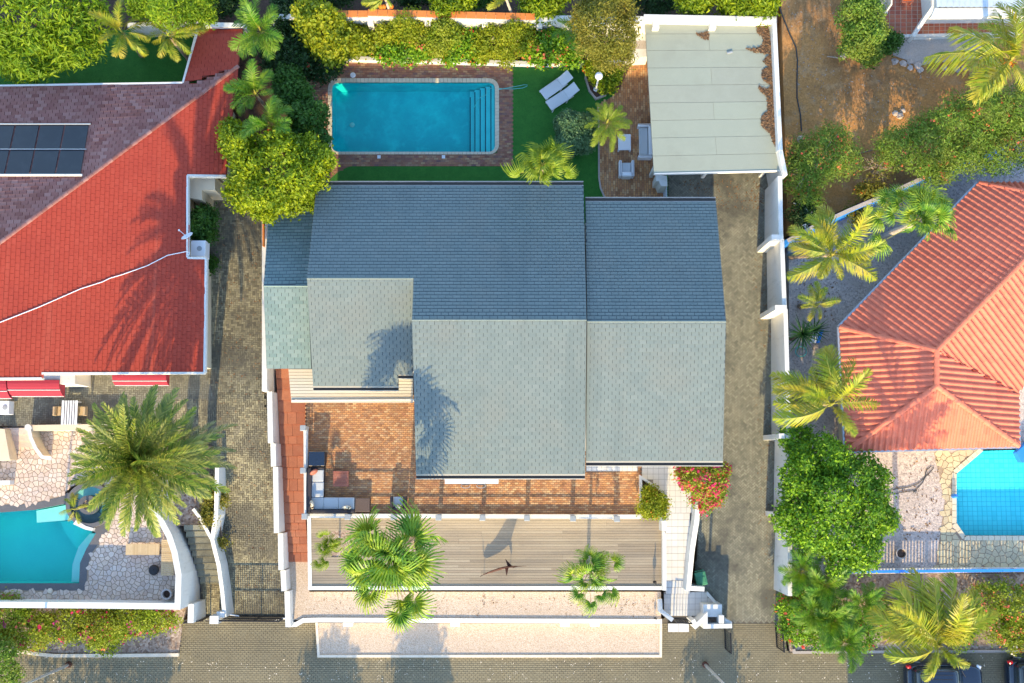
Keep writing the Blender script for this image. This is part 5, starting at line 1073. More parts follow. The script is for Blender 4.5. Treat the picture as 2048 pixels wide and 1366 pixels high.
def tub(name, label, x0, y0, x1, y1, back, cat):
    """moulded white plastic seat; back = side of the backrest"""
    p, q = P(x0, y0, ZL + .6), P(x1, y1, ZL + .6); cx, cy = (p.x + q.x) / 2, (p.y + q.y) / 2; w, d = abs(q.x - p.x), abs(q.y - p.y); t = thing(name, label, cat, (cx, cy, ZL)); k = .15
    MBx = lambda c, s, bev=.05: MB().box(c, s, 0, 0, 0, bev)
    if back == 'S': arms = (((cx - w / 2 + k / 2, cy), (k, d)), ((cx + w / 2 - k / 2, cy), (k, d))); bk = ((cx, cy - d / 2 + k / 2), (w - 2 * k, k * 1.6)); st_ = ((cx, cy + k * .4), (w - 2 * k - .02, d - k * 2))
    else: arms = (((cx, cy - d / 2 + k / 2), (w, k)), ((cx, cy + d / 2 - k / 2), (w, k))); bk = ((cx + w / 2 - k / 2, cy), (k * 1.6, d - 2 * k)); st_ = ((cx - k * .4, cy), (w - k * 2, d - 2 * k - .02))
    for c, s in arms: MBx((c[0], c[1], ZL + .33), (s[0], s[1], .62)).build('armrest', M['plastic_white'], t, False)
    MBx((bk[0][0], bk[0][1], ZL + .40), (bk[1][0], bk[1][1], .74)).build('backrest', M['plastic_white'], t); MBx((st_[0][0], st_[0][1], ZL + .20), (st_[1][0], st_[1][1], .34)).build('seat', M['plastic_white'], t); MBx((st_[0][0], st_[0][1], ZL + .41), (st_[1][0] * .95, st_[1][1] * .97, .08), .03).build('seat_cushion', M['fabric_blue'], t)
tub('garden_sofa', 'white moulded two seat sofa with blue cushion beside the carport', 1276, 247, 1305, 315, 'E', 'sofa'); tub('garden_armchair', 'white moulded armchair with blue cushion on the narrow patio', 1238, 320, 1269, 352, 'S', 'chair')
gt = thing('garden_table', 'white moulded low table partly below the bright green palm', 'table', P(1249, 285, ZL)); b = MB(); px_box(b, 1236, 268, 1262, 300, ZL + .36, ZL + .42, .02).build('top', M['plastic_white'], gt)
for x, y in ((1237.5, 271), (1260.5, 271), (1237.5, 299), (1260.5, 299)): px_box(MB(), x - 1.6, y - 1.6, x + 1.6, y + 1.6, ZL + .02, ZL + .36, .01).build('leg', M['plastic_white'], gt)
gl = thing('garden_lamp', 'white globe garden lamp in the curved flower bed', 'lamp', P(1191, 183, ZL)); a = P(1191, 182, ZL); c = P(1193, 154, ZL + 1.9)
b = MB(); b.lathe((a.x, a.y, ZL), [(.13, .25), (.13, .32), (.05, .36), (.045, 1.0)], 14); b.build('base', M['plastic_white'], gl)
b = MB(); b.tube([(a.x, a.y, ZL + .3), (a.x, a.y, ZL + 2.15)], .045, 8); b.build('post', M['plastic_white'], gl); b = MB(); b.ball((a.x, a.y, ZL + 2.3), .21, 16, 10); b.build('globe', M['plastic_white'], gl, True)
fb = sheet('flower_bed', [(1172, 128), (1262, 128), (1240, 175), (1215, 188), (1192, 196), (1180, 180), (1172, 155)], M['soil'], ZL + .08, 2.0, 'small curved flower bed beside the garden lamp')
b = MB(); b.strip(wpoly([(1173, 128), (1171, 155), (1179, 181), (1192, 197), (1212, 189)], ZL + .15), .1, ZL + .15, ZL - .1); tag(b.build('bed_edge', M['concrete']), 'curved concrete edge of the small flower bed', None, None, 'structure')
# ------------------------------------------------------------------ the red roofed house and its pool garden
ZPA = 2.6
lh = thing('house', 'house with a red shingle hip roof and solar mats beside the olive driveway', 'house', P(200, 500, ZPU))
pE = [P(412, 600, 5.75), P(423, 250, 5.75), P(0, 485, 8.95)]
def onE(x, y, d=0.0):
    o, u, v, n = plane_basis(pE); r = ray(x, y); c = Vector((0, 0, CAMH)); t = (o - c).dot(n) / r.dot(n); return c + r * t + n * d
H0, H1 = onE(-200, 633), onE(476, 133)
pN = [H0, H1, P(0, 172, 5.55)]
def onN(x, y, d=0.0):
    o, u, v, n = plane_basis(pN); r = ray(x, y); c = Vector((0, 0, CAMH)); t = (o - c).dot(n) / r.dot(n); return c + r * t + n * d
RE = [H0, H1] + [onE(*q) for q in ((462, 250), (452, 352), (375, 351), (375, 515), (412, 516), (409, 745), (84, 746), (84, 756), (-200, 758))]
RN = [H1, H0] + [onN(*q) for q in ((-200, 175), (365, 166), (392, 166))]
r = slab('roof', RE, M['red_dark'], lh); shingles(r, RE, M['shingle_red'], .35, .215, 160, gap=.006)
r = slab('roof', RN, M['red_dark'], lh); shingles(r, RN, M['shingle_plum_shade'], .35, .215, 140)
q0, q1 = onN(366, 166), H1.copy(); a = P(396, 55, 4.35); c = P(486, 58, 4.3); RT = [q0, q1, c, a]; RT = [q0, q1] + fit_plane_z([c, a], [q0, q1, c])
r = slab('roof', RT, M['red_dark'], lh); shingles(r, RT, M['shingle_red'], .35, .26, gap=.006)
ridge_caps(lh, H0, H1, M['shingle_plum_shade'], .10, .30)
def edge(pts, name='fascia', w=.10, up=.05, dn=.28):
    for i in range(len(pts) - 1):
        a, c = pts[i], pts[i + 1]; b = MB(); b.strip([a, c], w, [a.z + up, c.z + up], [a.z - dn, c.z - dn]); b.build(name, M['white'], lh)
edge([onN(-200, 175), onN(365, 166)]); edge([a, q0]); edge([onE(375, 515), onE(375, 351), onE(452, 352)]); edge([onE(375, 516), onE(412, 517), onE(409, 745.5)]); edge([onE(409, 746), onE(84, 747)]); edge([onE(84, 757), onE(-200, 759)])
b = MB(); q = wpoly([(-210, 200), (350, 195), (440, 190), (440, 340), (362, 362), (362, 505), (398, 525), (398, 730), (-210, 735)], 5.2); b.prism([(p.x, p.y) for p in q], 5.2, 1.0); b.build('wall', M['cream'], lh)
b = MB(); q = wpoly([(84, 738), (150, 738), (150, 768), (84, 768)], 5.0); b.prism([(p.x, p.y) for p in q], 5.0, 1.0); b.build('wall', M['white'], lh)
b = MB(); q = wpoly([(378, 352), (430, 352), (430, 380), (404, 380), (404, 400), (378, 395)], 5.1); b.prism([(p.x, p.y) for p in q], 5.1, 1.0); b.build('wall', M['cream'], lh)
b = MB(); q = wpoly([(395, 44), (490, 46), (490, 54), (395, 54)], 4.5); b.prism([(p.x, p.y) for p in q], 4.5, 2.0); b.build('wall', M['white'], lh)
# solar mats
sa = thing('solar_collector', 'black solar pool heating mats on the mottled roof slope', 'solar panel', onN(90, 300))
T = [-17, 32, 81, 131, 180]; B_ = [-40, 10, 60, 111, 163]
for row, (f0, f1) in enumerate(((.0, .49), (.505, 1.0))):
    for i in range(4):
        def X(k, f): return T[k] + (B_[k] - T[k]) * f
        e = 1.6; y0, y1 = 251 + 101 * f0, 251 + 101 * f1
        q = [onN(X(i, f0) + e, y0, .09), onN(X(i + 1, f0) - e, y0, .09), onN(X(i + 1, f1) - e, y1, .09), onN(X(i, f1) + e, y1, .09)]; slab('mat', q, M['solar'], sa, .05)
for f, rr in ((0, .035), (.497, .02), (1.01, .06)):
    b = MB(); b.tube([onN(-60, 251 + 101 * f, .12), onN(T[4] + (B_[4] - T[4]) * f + 3, 251 + 101 * f, .12)], rr, 7); b.build('pipe', M['metal'] if f < 1 else M['white'], sa)
b = MB(); b.tube([onE(x, y, .06) for x, y in ((-20, 653), (0, 645), (79, 614), (161, 578), (205, 564), (219, 557), (246, 549), (294, 532), (335, 511), (360, 506), (374, 503), (379, 506), (376, 511))], .022, 5); tag(b.build('roof_cable', M['plastic_white']), 'thin white cable trailing across the red roof', 'cable')
sd = thing('satellite_dish', 'small white satellite dish at the edge of the red roof', 'satellite dish', onE(374, 478)); p = onE(376, 478)
b = MB(); b.lathe((0, 0, 0), [(.02, 0), (.16, .02), (.30, .07), (.32, .085), (.30, .06), (.02, -.02)], 18); rot(b, Matrix.Translation(p + Vector((.12, 0, .45))) @ Matrix.Rotation(math.radians(55), 4, Vector((-.8, -.4, 0)))); b.build('dish', M['plastic_white'], sd, True)
b = MB(); b.tube([p, p + Vector((.05, 0, .4))], .03, 6); b.build('mast', M['metal'], sd); b = MB(); b.tube([p + Vector((.1, 0, .4)), p + Vector((-.28, .32, .62))], .014, 5); b.ball(p + Vector((-.28, .32, .62)), .05, 8, 6); b.build('feed_arm', M['plastic_white'], sd)
def ac_unit(label, px, py, z, w=.85, d=.35, h=.6, rz=0):
    p = P(px, py, z); t = thing('air_conditioner', label, 'air conditioner', (p.x, p.y, z - h)); b = MB(); b.box((p.x, p.y, z - h / 2), (d, w, h), rz, 0, 0, .02); b.build('casing', M['plastic_white'], t); b = MB(); b.lathe((p.x + d * .1, p.y, z), [(.13, 0), (.13, .02), (.03, .025)], 14); b.build('fan_grille', M['post_grey'], t)
ac_unit('grey air conditioner box in the notch of the red roofed house', 396, 497, 5.2, .85, .75, .8); ac_unit('white air conditioner unit on the shaded patio below the awnings', 8, 815, 3.8, .7, .5, .6)
def awning(label, x0, x1, y0, y1, z0, z1, grp):
    """curved fabric hood between wall line y0 and front edge y1"""
    A, B2 = P(x0, y0, z0), P(x1, y0, z0); F0 = P(x0, y1, z1); t = thing('awning', label, 'awning', ((A.x + B2.x) / 2, A.y, z1), grp); dep = A.y - F0.y; n = 7
    prof = [(A.y - dep * math.sin(math.pi / 2 * i / n), z1 + (z0 - z1) * math.cos(math.pi / 2 * i / n)) for i in range(n + 1)]
    vs = [(A.x, y, z) for y, z in prof] + [(B2.x, y, z) for y, z in prof]; b = MB(); b.add(vs, [(i, i + 1, n + 2 + i, n + 1 + i) for i in range(n)]); b.add([(A.x, A.y, z1)] + vs[:n + 1], [tuple(range(n + 2))]); b.add([(B2.x, A.y, z1)] + vs[n + 1:], [tuple(range(n + 1, -1, -1))]); b.build('fabric', M['awning'], t)
    for f in (.42, .9):
        a_ = math.pi / 2 * f; y = A.y - dep * math.sin(a_); z = z1 + (z0 - z1) * math.cos(a_); b = MB(); b.tube([(A.x - .01, y - .012, z + .012), (B2.x + .01, y - .012, z + .012)], .02, 5); b.build('piping', M['awning_line'], t)
    m = max(4, int((B2.x - A.x) / .16)); y = prof[-1][0]; w = (B2.x - A.x) / m
    b = MB()
    for i in range(m): b.add([(A.x + i * w, y - .004, z1 + .01), (A.x + (i + 1) * w, y - .004, z1 + .01), (A.x + (i + .85) * w, y - .01, z1 - .12), (A.x + (i + .5) * w, y - .012, z1 - .16), (A.x + (i + .15) * w, y - .01, z1 - .12)], [(0, 4, 3, 2, 1)])
    b.build('valance', M['awning'], t)
awning('dark red awning over the window below the red roof edge', 224, 332, 748, 771, 4.75, 4.15, 'awnings'); awning('bright red awning beside the white wall, wider one', 14, 118, 760, 793, 5.1, 4.3, 'awnings'); awning('bright red awning cut by the picture edge', -70, 12, 760, 797, 5.1, 4.3, 'awnings')

UP = [(-80, 735), (410, 735), (432, 799), (330, 799), (330, 852), (-80, 852)]
up = sheet('patio', UP, M['mortar'], ZPU, 0.0, 'dark paved patio in front of the red roofed house'); pavers('paving_bricks', [UP], M['sett'], up, ZPU, 'herring', 0, .22, .11)
FP = [(-80, 850), (330, 850), (345, 1010), (352, 1100), (352, 1212), (-80, 1212)]
POOLP = [(-80, 1026), (0, 1025), (67, 1020), (129, 1008), (150, 1030), (170, 1052), (192, 1066), (173, 1097), (160, 1126), (158, 1167), (-80, 1167)]
SLATE = [(-80, 1012), (0, 1011), (60, 1008), (115, 996), (135, 985), (222, 1040), (217, 1059), (182, 1108), (174, 1138), (172, 1181), (-80, 1181)]
BAS = arc(178, 1010, 47, 45, 0, 360, 36)[:-1]
# patio body with the pool cut out: slab pieces round the water
fpat = MB(); fpat.prism([(p.x, p.y) for p in wpoly(FP, 1.0)], 1.0, 0.0); flagp = tag(fpat.build('patio', M['flag_joint']), 'pale flagstone patio round the curved pool', None, None, 'structure')
def holed(name, outer, inner, z, zb, mat, parent):
    """top face between an outer and an inner px outline (both star shaped about the inner centre), as a ring of wedges"""
    O = [(p.x, p.y) for p in wpoly(outer, z)]; I = [(p.x, p.y) for p in wpoly(inner, z)]; cx = sum(p[0] for p in I) / len(I); cy = sum(p[1] for p in I) / len(I)
    def hit(poly, a):
        dx, dy = math.cos(a), math.sin(a); best = None; n = len(poly)
        for i in range(n):
            (x0, y0), (x1, y1) = poly[i], poly[(i + 1) % n]; ex, ey = x1 - x0, y1 - y0; den = dx * ey - dy * ex
            if abs(den) < 1e-9: continue
            t = ((x0 - cx) * ey - (y0 - cy) * ex) / den; s = ((x0 - cx) * dy - (y0 - cy) * dx) / den
            if t > 0 and -1e-6 <= s <= 1 + 1e-6: best = t if best is None else max(best, t)
        return (cx + dx * best, cy + dy * best)
    A = sorted(set([math.atan2(p[1] - cy, p[0] - cx) for p in O + I] + [2 * math.pi * i / 48 - math.pi for i in range(48)])); n = len(A); o = [hit(O, a) for a in A]; i_ = [hit(I, a) for a in A]; b = MB()
    vs = [(x, y, z) for x, y in o] + [(x, y, z) for x, y in i_] + [(x, y, zb) for x, y in i_] + [(x, y, zb) for x, y in o]
    fs = []
    for k in range(n):
        j = (k + 1) % n; fs += [(k, j, n + j, n + k), (n + k, n + j, 2 * n + j, 2 * n + k), (j, k, 3 * n + k, 3 * n + j)]
    b.add(vs, fs); return b.build(name, mat, parent)
ALLW = [(-80, 1012), (0, 1011), (60, 1008), (115, 996), (131, 985), (140, 975), (158, 966), (178, 964), (200, 968), (216, 982), (225, 1005), (223, 1030), (217, 1059), (182, 1108), (174, 1138), (172, 1181), (-80, 1181)]
ALLP = [(-70, 1014)] + ALLW[1:-1] + [(-70, 1181)]
holed('patio_top', [(-80, 850), (330, 850), (352, 1100), (352, 1212), (-80, 1212)], ALLP, ZPA, .9, M['flag_joint'], flagp)
flagstones(flagp, [(0, 852), (330, 852), (345, 1010), (352, 1100), (352, 1208), (0, 1208)], ZPA, .24, M['flag'], 4, skip=[ALLW], limit=300)
lp_ = thing('swimming_pool', 'teal curved swimming pool with dark slate edge in the flagstone patio', 'pool', P(80, 1095, ZPA))
holed('slate_coping', [(-70, 1014)] + ALLW[1:4] + [(135, 985), (222, 1040)] + ALLW[12:-1] + [(-70, 1181)], [(-60, 1026)] + POOLP[1:-1] + [(-60, 1167)], ZPA + .015, ZPA - .2, M['slate'], lp_)
PW = [(-60, 1026)] + POOLP[1:-1] + [(-60, 1167)]; q = wpoly(PW, ZPA); n = len(q)
b = MB(); b.add([(p.x, p.y, ZPA) for p in q] + [(p.x, p.y, 1.25) for p in q], [(i, (i + 1) % n, n + (i + 1) % n, n + i) for i in range(n)] + [tuple(range(n, 2 * n))]); b.build('basin', M['pool_teal'], lp_)
def wet(name, px, z, zb, mat): b = MB(); b.prism([(p.x, p.y) for p in wpoly(px, ZPA)], z, zb); b.build(name, mat, lp_)
wet('shelf', [(67, 1022), (129, 1010), (150, 1032), (129, 1041), (68, 1046)], 2.25, 1.26, M['pool_pale'])
wet('seat', [(188, 1068), (173, 1068), (150, 1095), (138, 1130), (136, 1166), (157, 1166), (159, 1126), (172, 1097)], 2.15, 1.262, M['pool_pale'])
wet('step', [(129, 1042), (150, 1034), (170, 1054), (172, 1068), (155, 1085), (142, 1100), (118, 1068), (108, 1045)], 1.8, 1.264, M['pool_teal'])
water('water', q, ZPA - .07, M['water_teal'], lp_)
rb = thing('round_basin', 'round raised water basin with a planter island beside the teal pool', 'basin', P(178, 1010, ZPA)); zb_ = ZPA + .35
holed('rim', BAS, arc(178, 1010, 39, 37, 0, 360, 36)[:-1], zb_, ZPA - .1, M['slate'], rb)
b = MB(); q = wpoly(arc(178, 1010, 40, 38, 0, 360, 36)[:-1], ZPA); b.prism([(p.x, p.y) for p in q], ZPA - .1, 1.0); b.build('floor', M['pool_pale'], rb)
water('water', wpoly(arc(178, 1010, 40, 38, 0, 360, 36)[:-1], zb_ - .08), zb_ - .08, M['water_teal'], rb)
holed('planter_ring', arc(176, 1010, 20, 19, 0, 360, 28)[:-1], arc(176, 1010, 11, 10.5, 0, 360, 28)[:-1], zb_ + .12, ZPA - .1, M['slate'], rb)
b = MB(); q = wpoly(arc(176, 1010, 12, 11.5, 0, 360, 20)[:-1], zb_); b.prism([(p.x, p.y) for p in q], zb_, ZPA - .1); b.build('planter_gravel', M['gravel_brown'], rb)
b = MB(); q = wpoly([(146, 1048), (170, 1059), (184, 1062), (186, 1056), (172, 1052), (152, 1040)], zb_ + .02); b.prism([(p.x, p.y) for p in q], zb_ + .02, ZPA - .1); b.build('spill_edge', M['white'], rb)

zpw = 3.75
b = MB(); b.strip(wpoly([(-80, 1209), (200, 1211), (355, 1213), (357, 1150), (349, 1105), (338, 1072), (318, 1034), (300, 1010)], zpw), .3, zpw, -.1); tag(b.build('patio_wall', M['white']), 'tall white curved wall round the flagstone patio and teal pool', 'wall')
b = MB(); b.strip(wpoly([(382, 1208), (381, 1246)], 2.4), .3, 2.4, -.1); tag(b.build('gate_pillar', M['white']), 'white pillar between the bougainvillea and the narrow gate', 'pillar')
b = MB(); p = P(428, 1240, 2.0); b.box((p.x, p.y, 1.0), (.46, .40, 2.0)); p2 = P(436, 1230, 1.9); b.box((p2.x + .1, p2.y, .9), (.4, .3, 1.8)); tag(b.build('gate_pillar', M['white']), 'square white pillar between the narrow gate and the wide gate', 'pillar')
gw = thing('garden_wall', 'slim white wall curving up the driveway from the wide gate', 'wall', P(440, 1150, .5)); PROF_NOW[0] = gzl
pts = [(434, 935), (433, 985), (432, 1030), (424, 1078), (428, 1095), (437, 1130), (444, 1180), (449, 1234)]; zs = [3.3, 3.2, 2.9, 2.5, 2.4, 2.2, 1.9, 1.7]
def zstrip(b, pts, zs, w, dn=2.5):
    q = [P(x, y, z) for (x, y), z in zip(pts, zs)]; b.strip(q, w, zs, [z - dn for z in zs]); return b
zstrip(MB(), pts, zs, .2).build('wall_section', M['white'], gw); zstrip(MB(), [(386, 1018), (400, 1036), (413, 1060), (422, 1077)], [2.9, 2.8, 2.65, 2.52], .16).build('wall_section', M['white'], gw)
b = MB(); q = wpoly([(330, 985), (429, 965), (430, 1030), (423, 1072), (405, 1052), (352, 1052)], 2.35); b.prism([(p.x, p.y) for p in q], 2.35, 0.0); b.build('bed_soil', M['gravel_brown'], gw)
stp = thing('garden_steps', 'narrow paved steps climbing behind the small barred gate', 'stairs', P(410, 1130, 1.0))
for i in range(9):
    y0, y1 = 1050 + i * 13, 1063 + i * 13; z = 2.55 - i * .22; x0 = np.interp(y0, [1050, 1160], [368, 402]); x1 = np.interp(y0, [1050, 1080, 1180], [410, 424, 445])
    b = MB(); q = wpoly([(x0, y0), (x1, y0), (x1, y1), (x0, y1)], z); b.prism([(p.x, p.y) for p in q], z, 0.0); b.build('tread', M['sett'], stp)
    b = MB(); q = wpoly([(x0, y1 - 2.2), (x1, y1 - 2.2), (x1, y1 - .1), (x0, y1 - .1)], z + .012); b.prism([(p.x, p.y) for p in q], z + .012, z - .05); b.build('nosing', M['sett_olive'], stp)
a, c = P(451, 1232, .05), P(573, 1233, .05); bar_gate('wide_gate', 'wide black barred driveway gate at the street', a, c, .05, 1.95, 34, None, (0, .5, 1), 20); bar_gate('narrow_gate', 'narrow black barred gate beside the square white pillar', P(388, 1236, .05), P(421, 1232, .05), .05, 1.95, 9)
for x, y, dx, lab in ((452, 1228, 26, 'white gate opener arm beside the square pillar'), (572, 1236, -22, 'white gate opener arm at the gravel bed end')):
    b = MB(); p = P(x, y, 1.0); b.tube([p, P(x + dx, y + 4, .95)], [.05, .03], 8); tag(b.build('gate_opener', M['plastic_white']), lab, 'gate opener')
PROF_NOW[0] = gz
cw = thing('patio_wall', 'cream retaining wall with a curved white capped wing beside the paved patio', 'wall', P(110, 860, ZPA)); zc_ = 3.55
b = MB(); b.strip(wpoly([(58, 856), (240, 853)], zc_), .3, zc_, 1.5); b.build('wall_section', M['cream'], cw); b = MB(); b.strip(wpoly([(58, 857), (62, 876), (71, 896), (84, 914)], zc_), .22, [zc_ + .05, zc_ + .04, zc_ + .02, zc_], 1.5); b.build('wing', M['cream'], cw)
b = MB(); b.strip(wpoly([(58, 857), (62, 876), (71, 896), (84, 914), (103, 917)], zc_ + .08), .17, zc_ + .10, zc_ + .051); b.build('cap', M['white'], cw); b = MB(); p = P(58, 855, zc_); b.lathe((p.x, p.y, 1.5), [(.17, 0), (.17, zc_ - 1.35)], 14); b.build('end_post', M['white'], cw)
for x in (101, 147): p = P(x, 861, 3.2); b = MB(); b.ball((p.x, p.y - .15, 3.05), .09, 8, 6); b.build('wall_light', M['gutter'], cw)
b = MB(); q = wpoly([(-30, 855), (9, 858), (20, 920), (-30, 922)], 3.5); b.prism([(p.x, p.y) for p in q], 3.5, 1.5); tag(b.build('planter_wall', M['cream']), 'cream wall block at the picture edge beside the patio steps', 'wall')
b = MB(); b.strip(wpoly([(-30, 966), (20, 965)], ZPA + .5), .22, ZPA + .5, 1.5); tag(b.build('pool_wall', M['white']), 'short white wall at the picture edge above the teal pool', 'wall')
ps = thing('patio_steps', 'flagstone steps from the paved patio down to the teal pool', 'stairs', P(40, 880, ZPA))
for i in range(3): b = MB(); q = wpoly([(8, 856 + i * 13), (58 + i * 2, 856 + i * 13), (60 + i * 3, 869 + i * 13), (10, 869 + i * 13)], 2.85 - i * .08); b.prism([(p.x, p.y) for p in q], 2.85 - i * .08, 1.5); b.build('tread', M['flag'], ps)
def slat_bed(label, x0, y0, x1, y1, vertical, z0, z1):
    t = thing('wooden_lounger', label, 'sun lounger', P((x0 + x1) / 2, (y0 + y1) / 2, z0), 'wooden loungers by the teal pool'); n = 22 if not vertical else 18
    for i in range(n):
        f0, f1 = i / n, (i + .78) / n; q = (x0 + (x1 - x0) * f0, y0, x0 + (x1 - x0) * f1, y1) if not vertical else (x0, y0 + (y1 - y0) * f0, x1, y0 + (y1 - y0) * f1)
        px_box(MB(), *q, z1 - .03, z1, 0).build('slat', M['wood_slat'], t)
    for s in (.08, .92):
        q = (x0 + 1, y0 + (y1 - y0) * s - 1, x1 - 1, y0 + (y1 - y0) * s + 1) if not vertical else (x0 + (x1 - x0) * s - 1, y0 + 1, x0 + (x1 - x0) * s + 1, y1 - 1)
        px_box(MB(), *q, z1 - .10, z1 - .031, 0).build('frame_rail', M['wood_slat'], t)
    for xx in (x0 + 2, x1 - 2):
        for yy in (y0 + 2, y1 - 2): px_box(MB(), xx - 1, yy - 1, xx + 1, yy + 1, z0, z1 - .101, 0).build('leg', M['wood_slat'], t)
slat_bed('slatted wooden lounger pointing at the teal pool', 252, 1088, 319, 1110, False, ZPA + .02, ZPA + .36); slat_bed('slatted wooden lounger against the curved white wall', 323, 1080, 347, 1152, True, ZPA + .02, ZPA + .34)
p = P(311, 1139, ZPA); fbw = thing('fire_bowl', 'round black lidded bowl on the flagstones', 'bowl', p); b = MB(); b.lathe((p.x, p.y, ZPA + .02), [(.14, 0), (.24, .12), (.27, .26), (.25, .28)], 22); b.build('bowl', M['black'], fbw); b = MB(); b.lathe((p.x, p.y, ZPA + .30), [(.26, 0), (.2, .06), (.04, .09), (.03, .12)], 22); b.build('lid', M['car_trim'], fbw)
p = P(334, 1188, ZPA + .6); pot = thing('plant_pot', 'pale cylindrical pot in the patio corner', 'pot', (p.x, p.y, ZPA)); b = MB(); b.lathe((p.x, p.y, ZPA + .02), [(.24, 0), (.28, .7), (.28, .72), (.2, .72), (.19, .5)], 20, False); b.build('body', M['concrete'], pot); b = MB(); b.lathe((p.x, p.y, ZPA + .45), [(.195, 0), (.19, .05)], 16); b.build('soil', M['soil'], pot)
p = P(101, 1181, ZPA); b = MB(); b.lathe((p.x, p.y, ZPA + .02), [(.13, 0), (.13, .05), (.05, .06)], 16); tag(b.build('pool_light', M['kerb']), 'small round cream cover at the slate pool edge', 'cover')
wt = thing('patio_table', 'white slatted table on the dark paved patio', 'table', P(138, 825, ZPU))
for i in range(6): px_box(MB(), 124 + i * 5, 801, 128.3 + i * 5, 849, ZPU + .70, ZPU + .74, 0).build('slat', M['plastic_white'], wt)
for x, y in ((126, 803), (151, 803), (126, 847), (151, 847)): px_box(MB(), x - 1.3, y - 1.3, x + 1.3, y + 1.3, ZPU + .014, ZPU + .699, 0).build('leg', M['plastic_white'], wt)
for x, s, lab in ((115, -1, 'wooden patio chair on the awning side of the white table'), (160, 1, 'wooden patio chair on the palm side of the white table')):
    c = thing('patio_chair', lab, 'chair', P(x, 822, ZPU), 'chairs at the white patio table'); px_box(MB(), x - 6, 813, x + 6, 831, ZPU + .42, ZPU + .46, .01).build('seat', M['wood_slat'], c); px_box(MB(), x + s * 8 - 1.4, 813, x + s * 8 + 1.4, 831, ZPU + .46, ZPU + .85, .01).build('backrest', M['wood_slat'], c)
    for y in (814, 830):
        for dx in (-5, 5): px_box(MB(), x + dx - .7, y - .7, x + dx + .7, y + .7, ZPU + .014, ZPU + .419, 0).build('leg', M['wood_slat'], c)
sheet('verge', [(-80, 1214), (372, 1214), (366, 1240), (357, 1306), (-80, 1306)], M['gravel_brown'], .10, -.3, 'gravel verge below the curved white wall')
sheet('back_lawn', [(-80, 60), (400, 60), (372, 190), (-80, 190)], M['lawn'], ZPU - .1, 1.0, 'shaded dark lawn behind the red roofed house')
b = MB(); b.strip(wpoly([(-80, 1304), (45, 1304), (80, 1309), (110, 1311.5), (250, 1311), (357, 1310)], .17), .18, .17, -.1); tag(b.build('kerb', M['kerb']), 'pale kerb below the bougainvillea hedge', None, None, 'structure')
bar = MB(); bar.strip(wpoly([(255, 50), (400, 46)], 4.2), .25, 4.2, 1.5); tag(bar.build('boundary_wall', M['white']), 'white wall piece behind the lawn palms', 'wall')
def street_lamp(label, px, py, h=8.0, arm=(0, -1.4)):
    p = P(px, py, 0); t = thing('street_lamp', label, 'street lamp', (p.x, p.y, 0), 'street lamps'); b = MB(); b.tube([(p.x, p.y, -.1), (p.x, p.y, h)], [.085, .05], 10); b.build('pole', M['metal'], t); b = MB(); b.lathe((p.x, p.y, 0), [(.17, -.02), (.17, .18), (.1, .22)], 12); b.build('base', M['rust'], t)
    b = MB(); b.tube([(p.x, p.y, h), (p.x + arm[0] * .5, p.y + arm[1] * .5, h + .3), (p.x + arm[0], p.y + arm[1], h + .35)], .04, 7); b.build('arm', M['metal'], t); b = MB(); b.box((p.x + arm[0], p.y + arm[1] - .2, h + .33), (.22, .6, .12), 0, 0, 0, .03); b.build('lamp_head', M['metal'], t)
street_lamp('grey lamp pole on the street below the bougainvillea hedge', 138, 1329); street_lamp('grey lamp pole on the street below the white stairs', 1410, 1329)

# ------------------------------------------------------------------ the orange roofed house, its yard and the plots behind
ZY = 1.1
YARD = [(1578, 470), (1700, 415), (1850, 352), (2120, 240), (2120, 1144), (1578, 1150)]
yb_ = MB()
for q in ([(1578, 470), (1700, 415), (1850, 352), (2120, 240), (2120, 898), (1578, 898)], [(1578, 898), (1966, 898), (1966, 902), (1912, 948), (1912, 1050), (1578, 1050)], [(1578, 1050), (1912, 1050), (1932, 1073), (2120, 1073), (2120, 1144), (1578, 1150)]): yb_.prism([(p.x, p.y) for p in wpoly(q, ZY)], ZY, -.3)
tag(yb_.build('yard', M['gravel_grey']), 'greyish gravel yard round the orange tiled house', None, None, 'structure')
sheet('front_garden', [(1566, 1150), (2120, 1146), (2120, 1303), (1580, 1303)], M['gravel_brown'], .12, -.3, 'planted strip between the blue fence and the street')
sheet('dirt_lot', [(1560, -80), (2140, -80), (2140, 240), (1860, 350), (1700, 413), (1576, 470), (1572, 350)], M['dirt'], 2.32, -.3, 'bare orange brown dirt plot')
b = MB(); b.strip(wpoly([(1588, 1298), (1589, 1305), (1690, 1304), (2120, 1302)], .2), .14, .2, -.1); tag(b.build('kerb', M['concrete']), 'kerb between the planted strip and the shaded street', None, None, 'structure')
oh = thing('house', 'house with an orange pantile hip roof beside the cyan pool', 'house', P(1880, 640, ZY)); eo, ro = 4.3, 6.1
W0, R0, R1, S0, S1 = P(1679, 654, eo), P(1873, 701, ro), P(2160, 405, ro), P(1692, 902, eo), P(2038, 892, eo)
NC, R2 = P(1957, 366, eo), P(1873, 772, ro); VE = P(2033, 787, eo)
E2 = P(2200, 610, eo); N2 = P(2260, 366, eo)
planes = [[W0, NC, R1, R0], [W0, R0, R2, S0], [S0, R2, S1], [R2, R0, VE, S1], [R0, R1, E2, VE], [NC, N2, R1]]
planes[0] = [planes[0][0], planes[0][1], planes[0][2], planes[0][3]]
for i, pl0 in enumerate(planes):
    ref = {0: [W0, NC, R0], 1: [W0, R0, S0], 2: [S0, R2, S1], 3: [R2, R0, S1], 4: [R0, R1, VE], 5: [NC, N2, R1]}[i]; pl1 = fit_plane_z(pl0, ref)
    r = slab('roof', pl1, M['red_dark'], oh, .14); pantiles(r, pl1, M['tile_red'], .30, .38, (80, 70, 40, 50, 50, 10)[i])
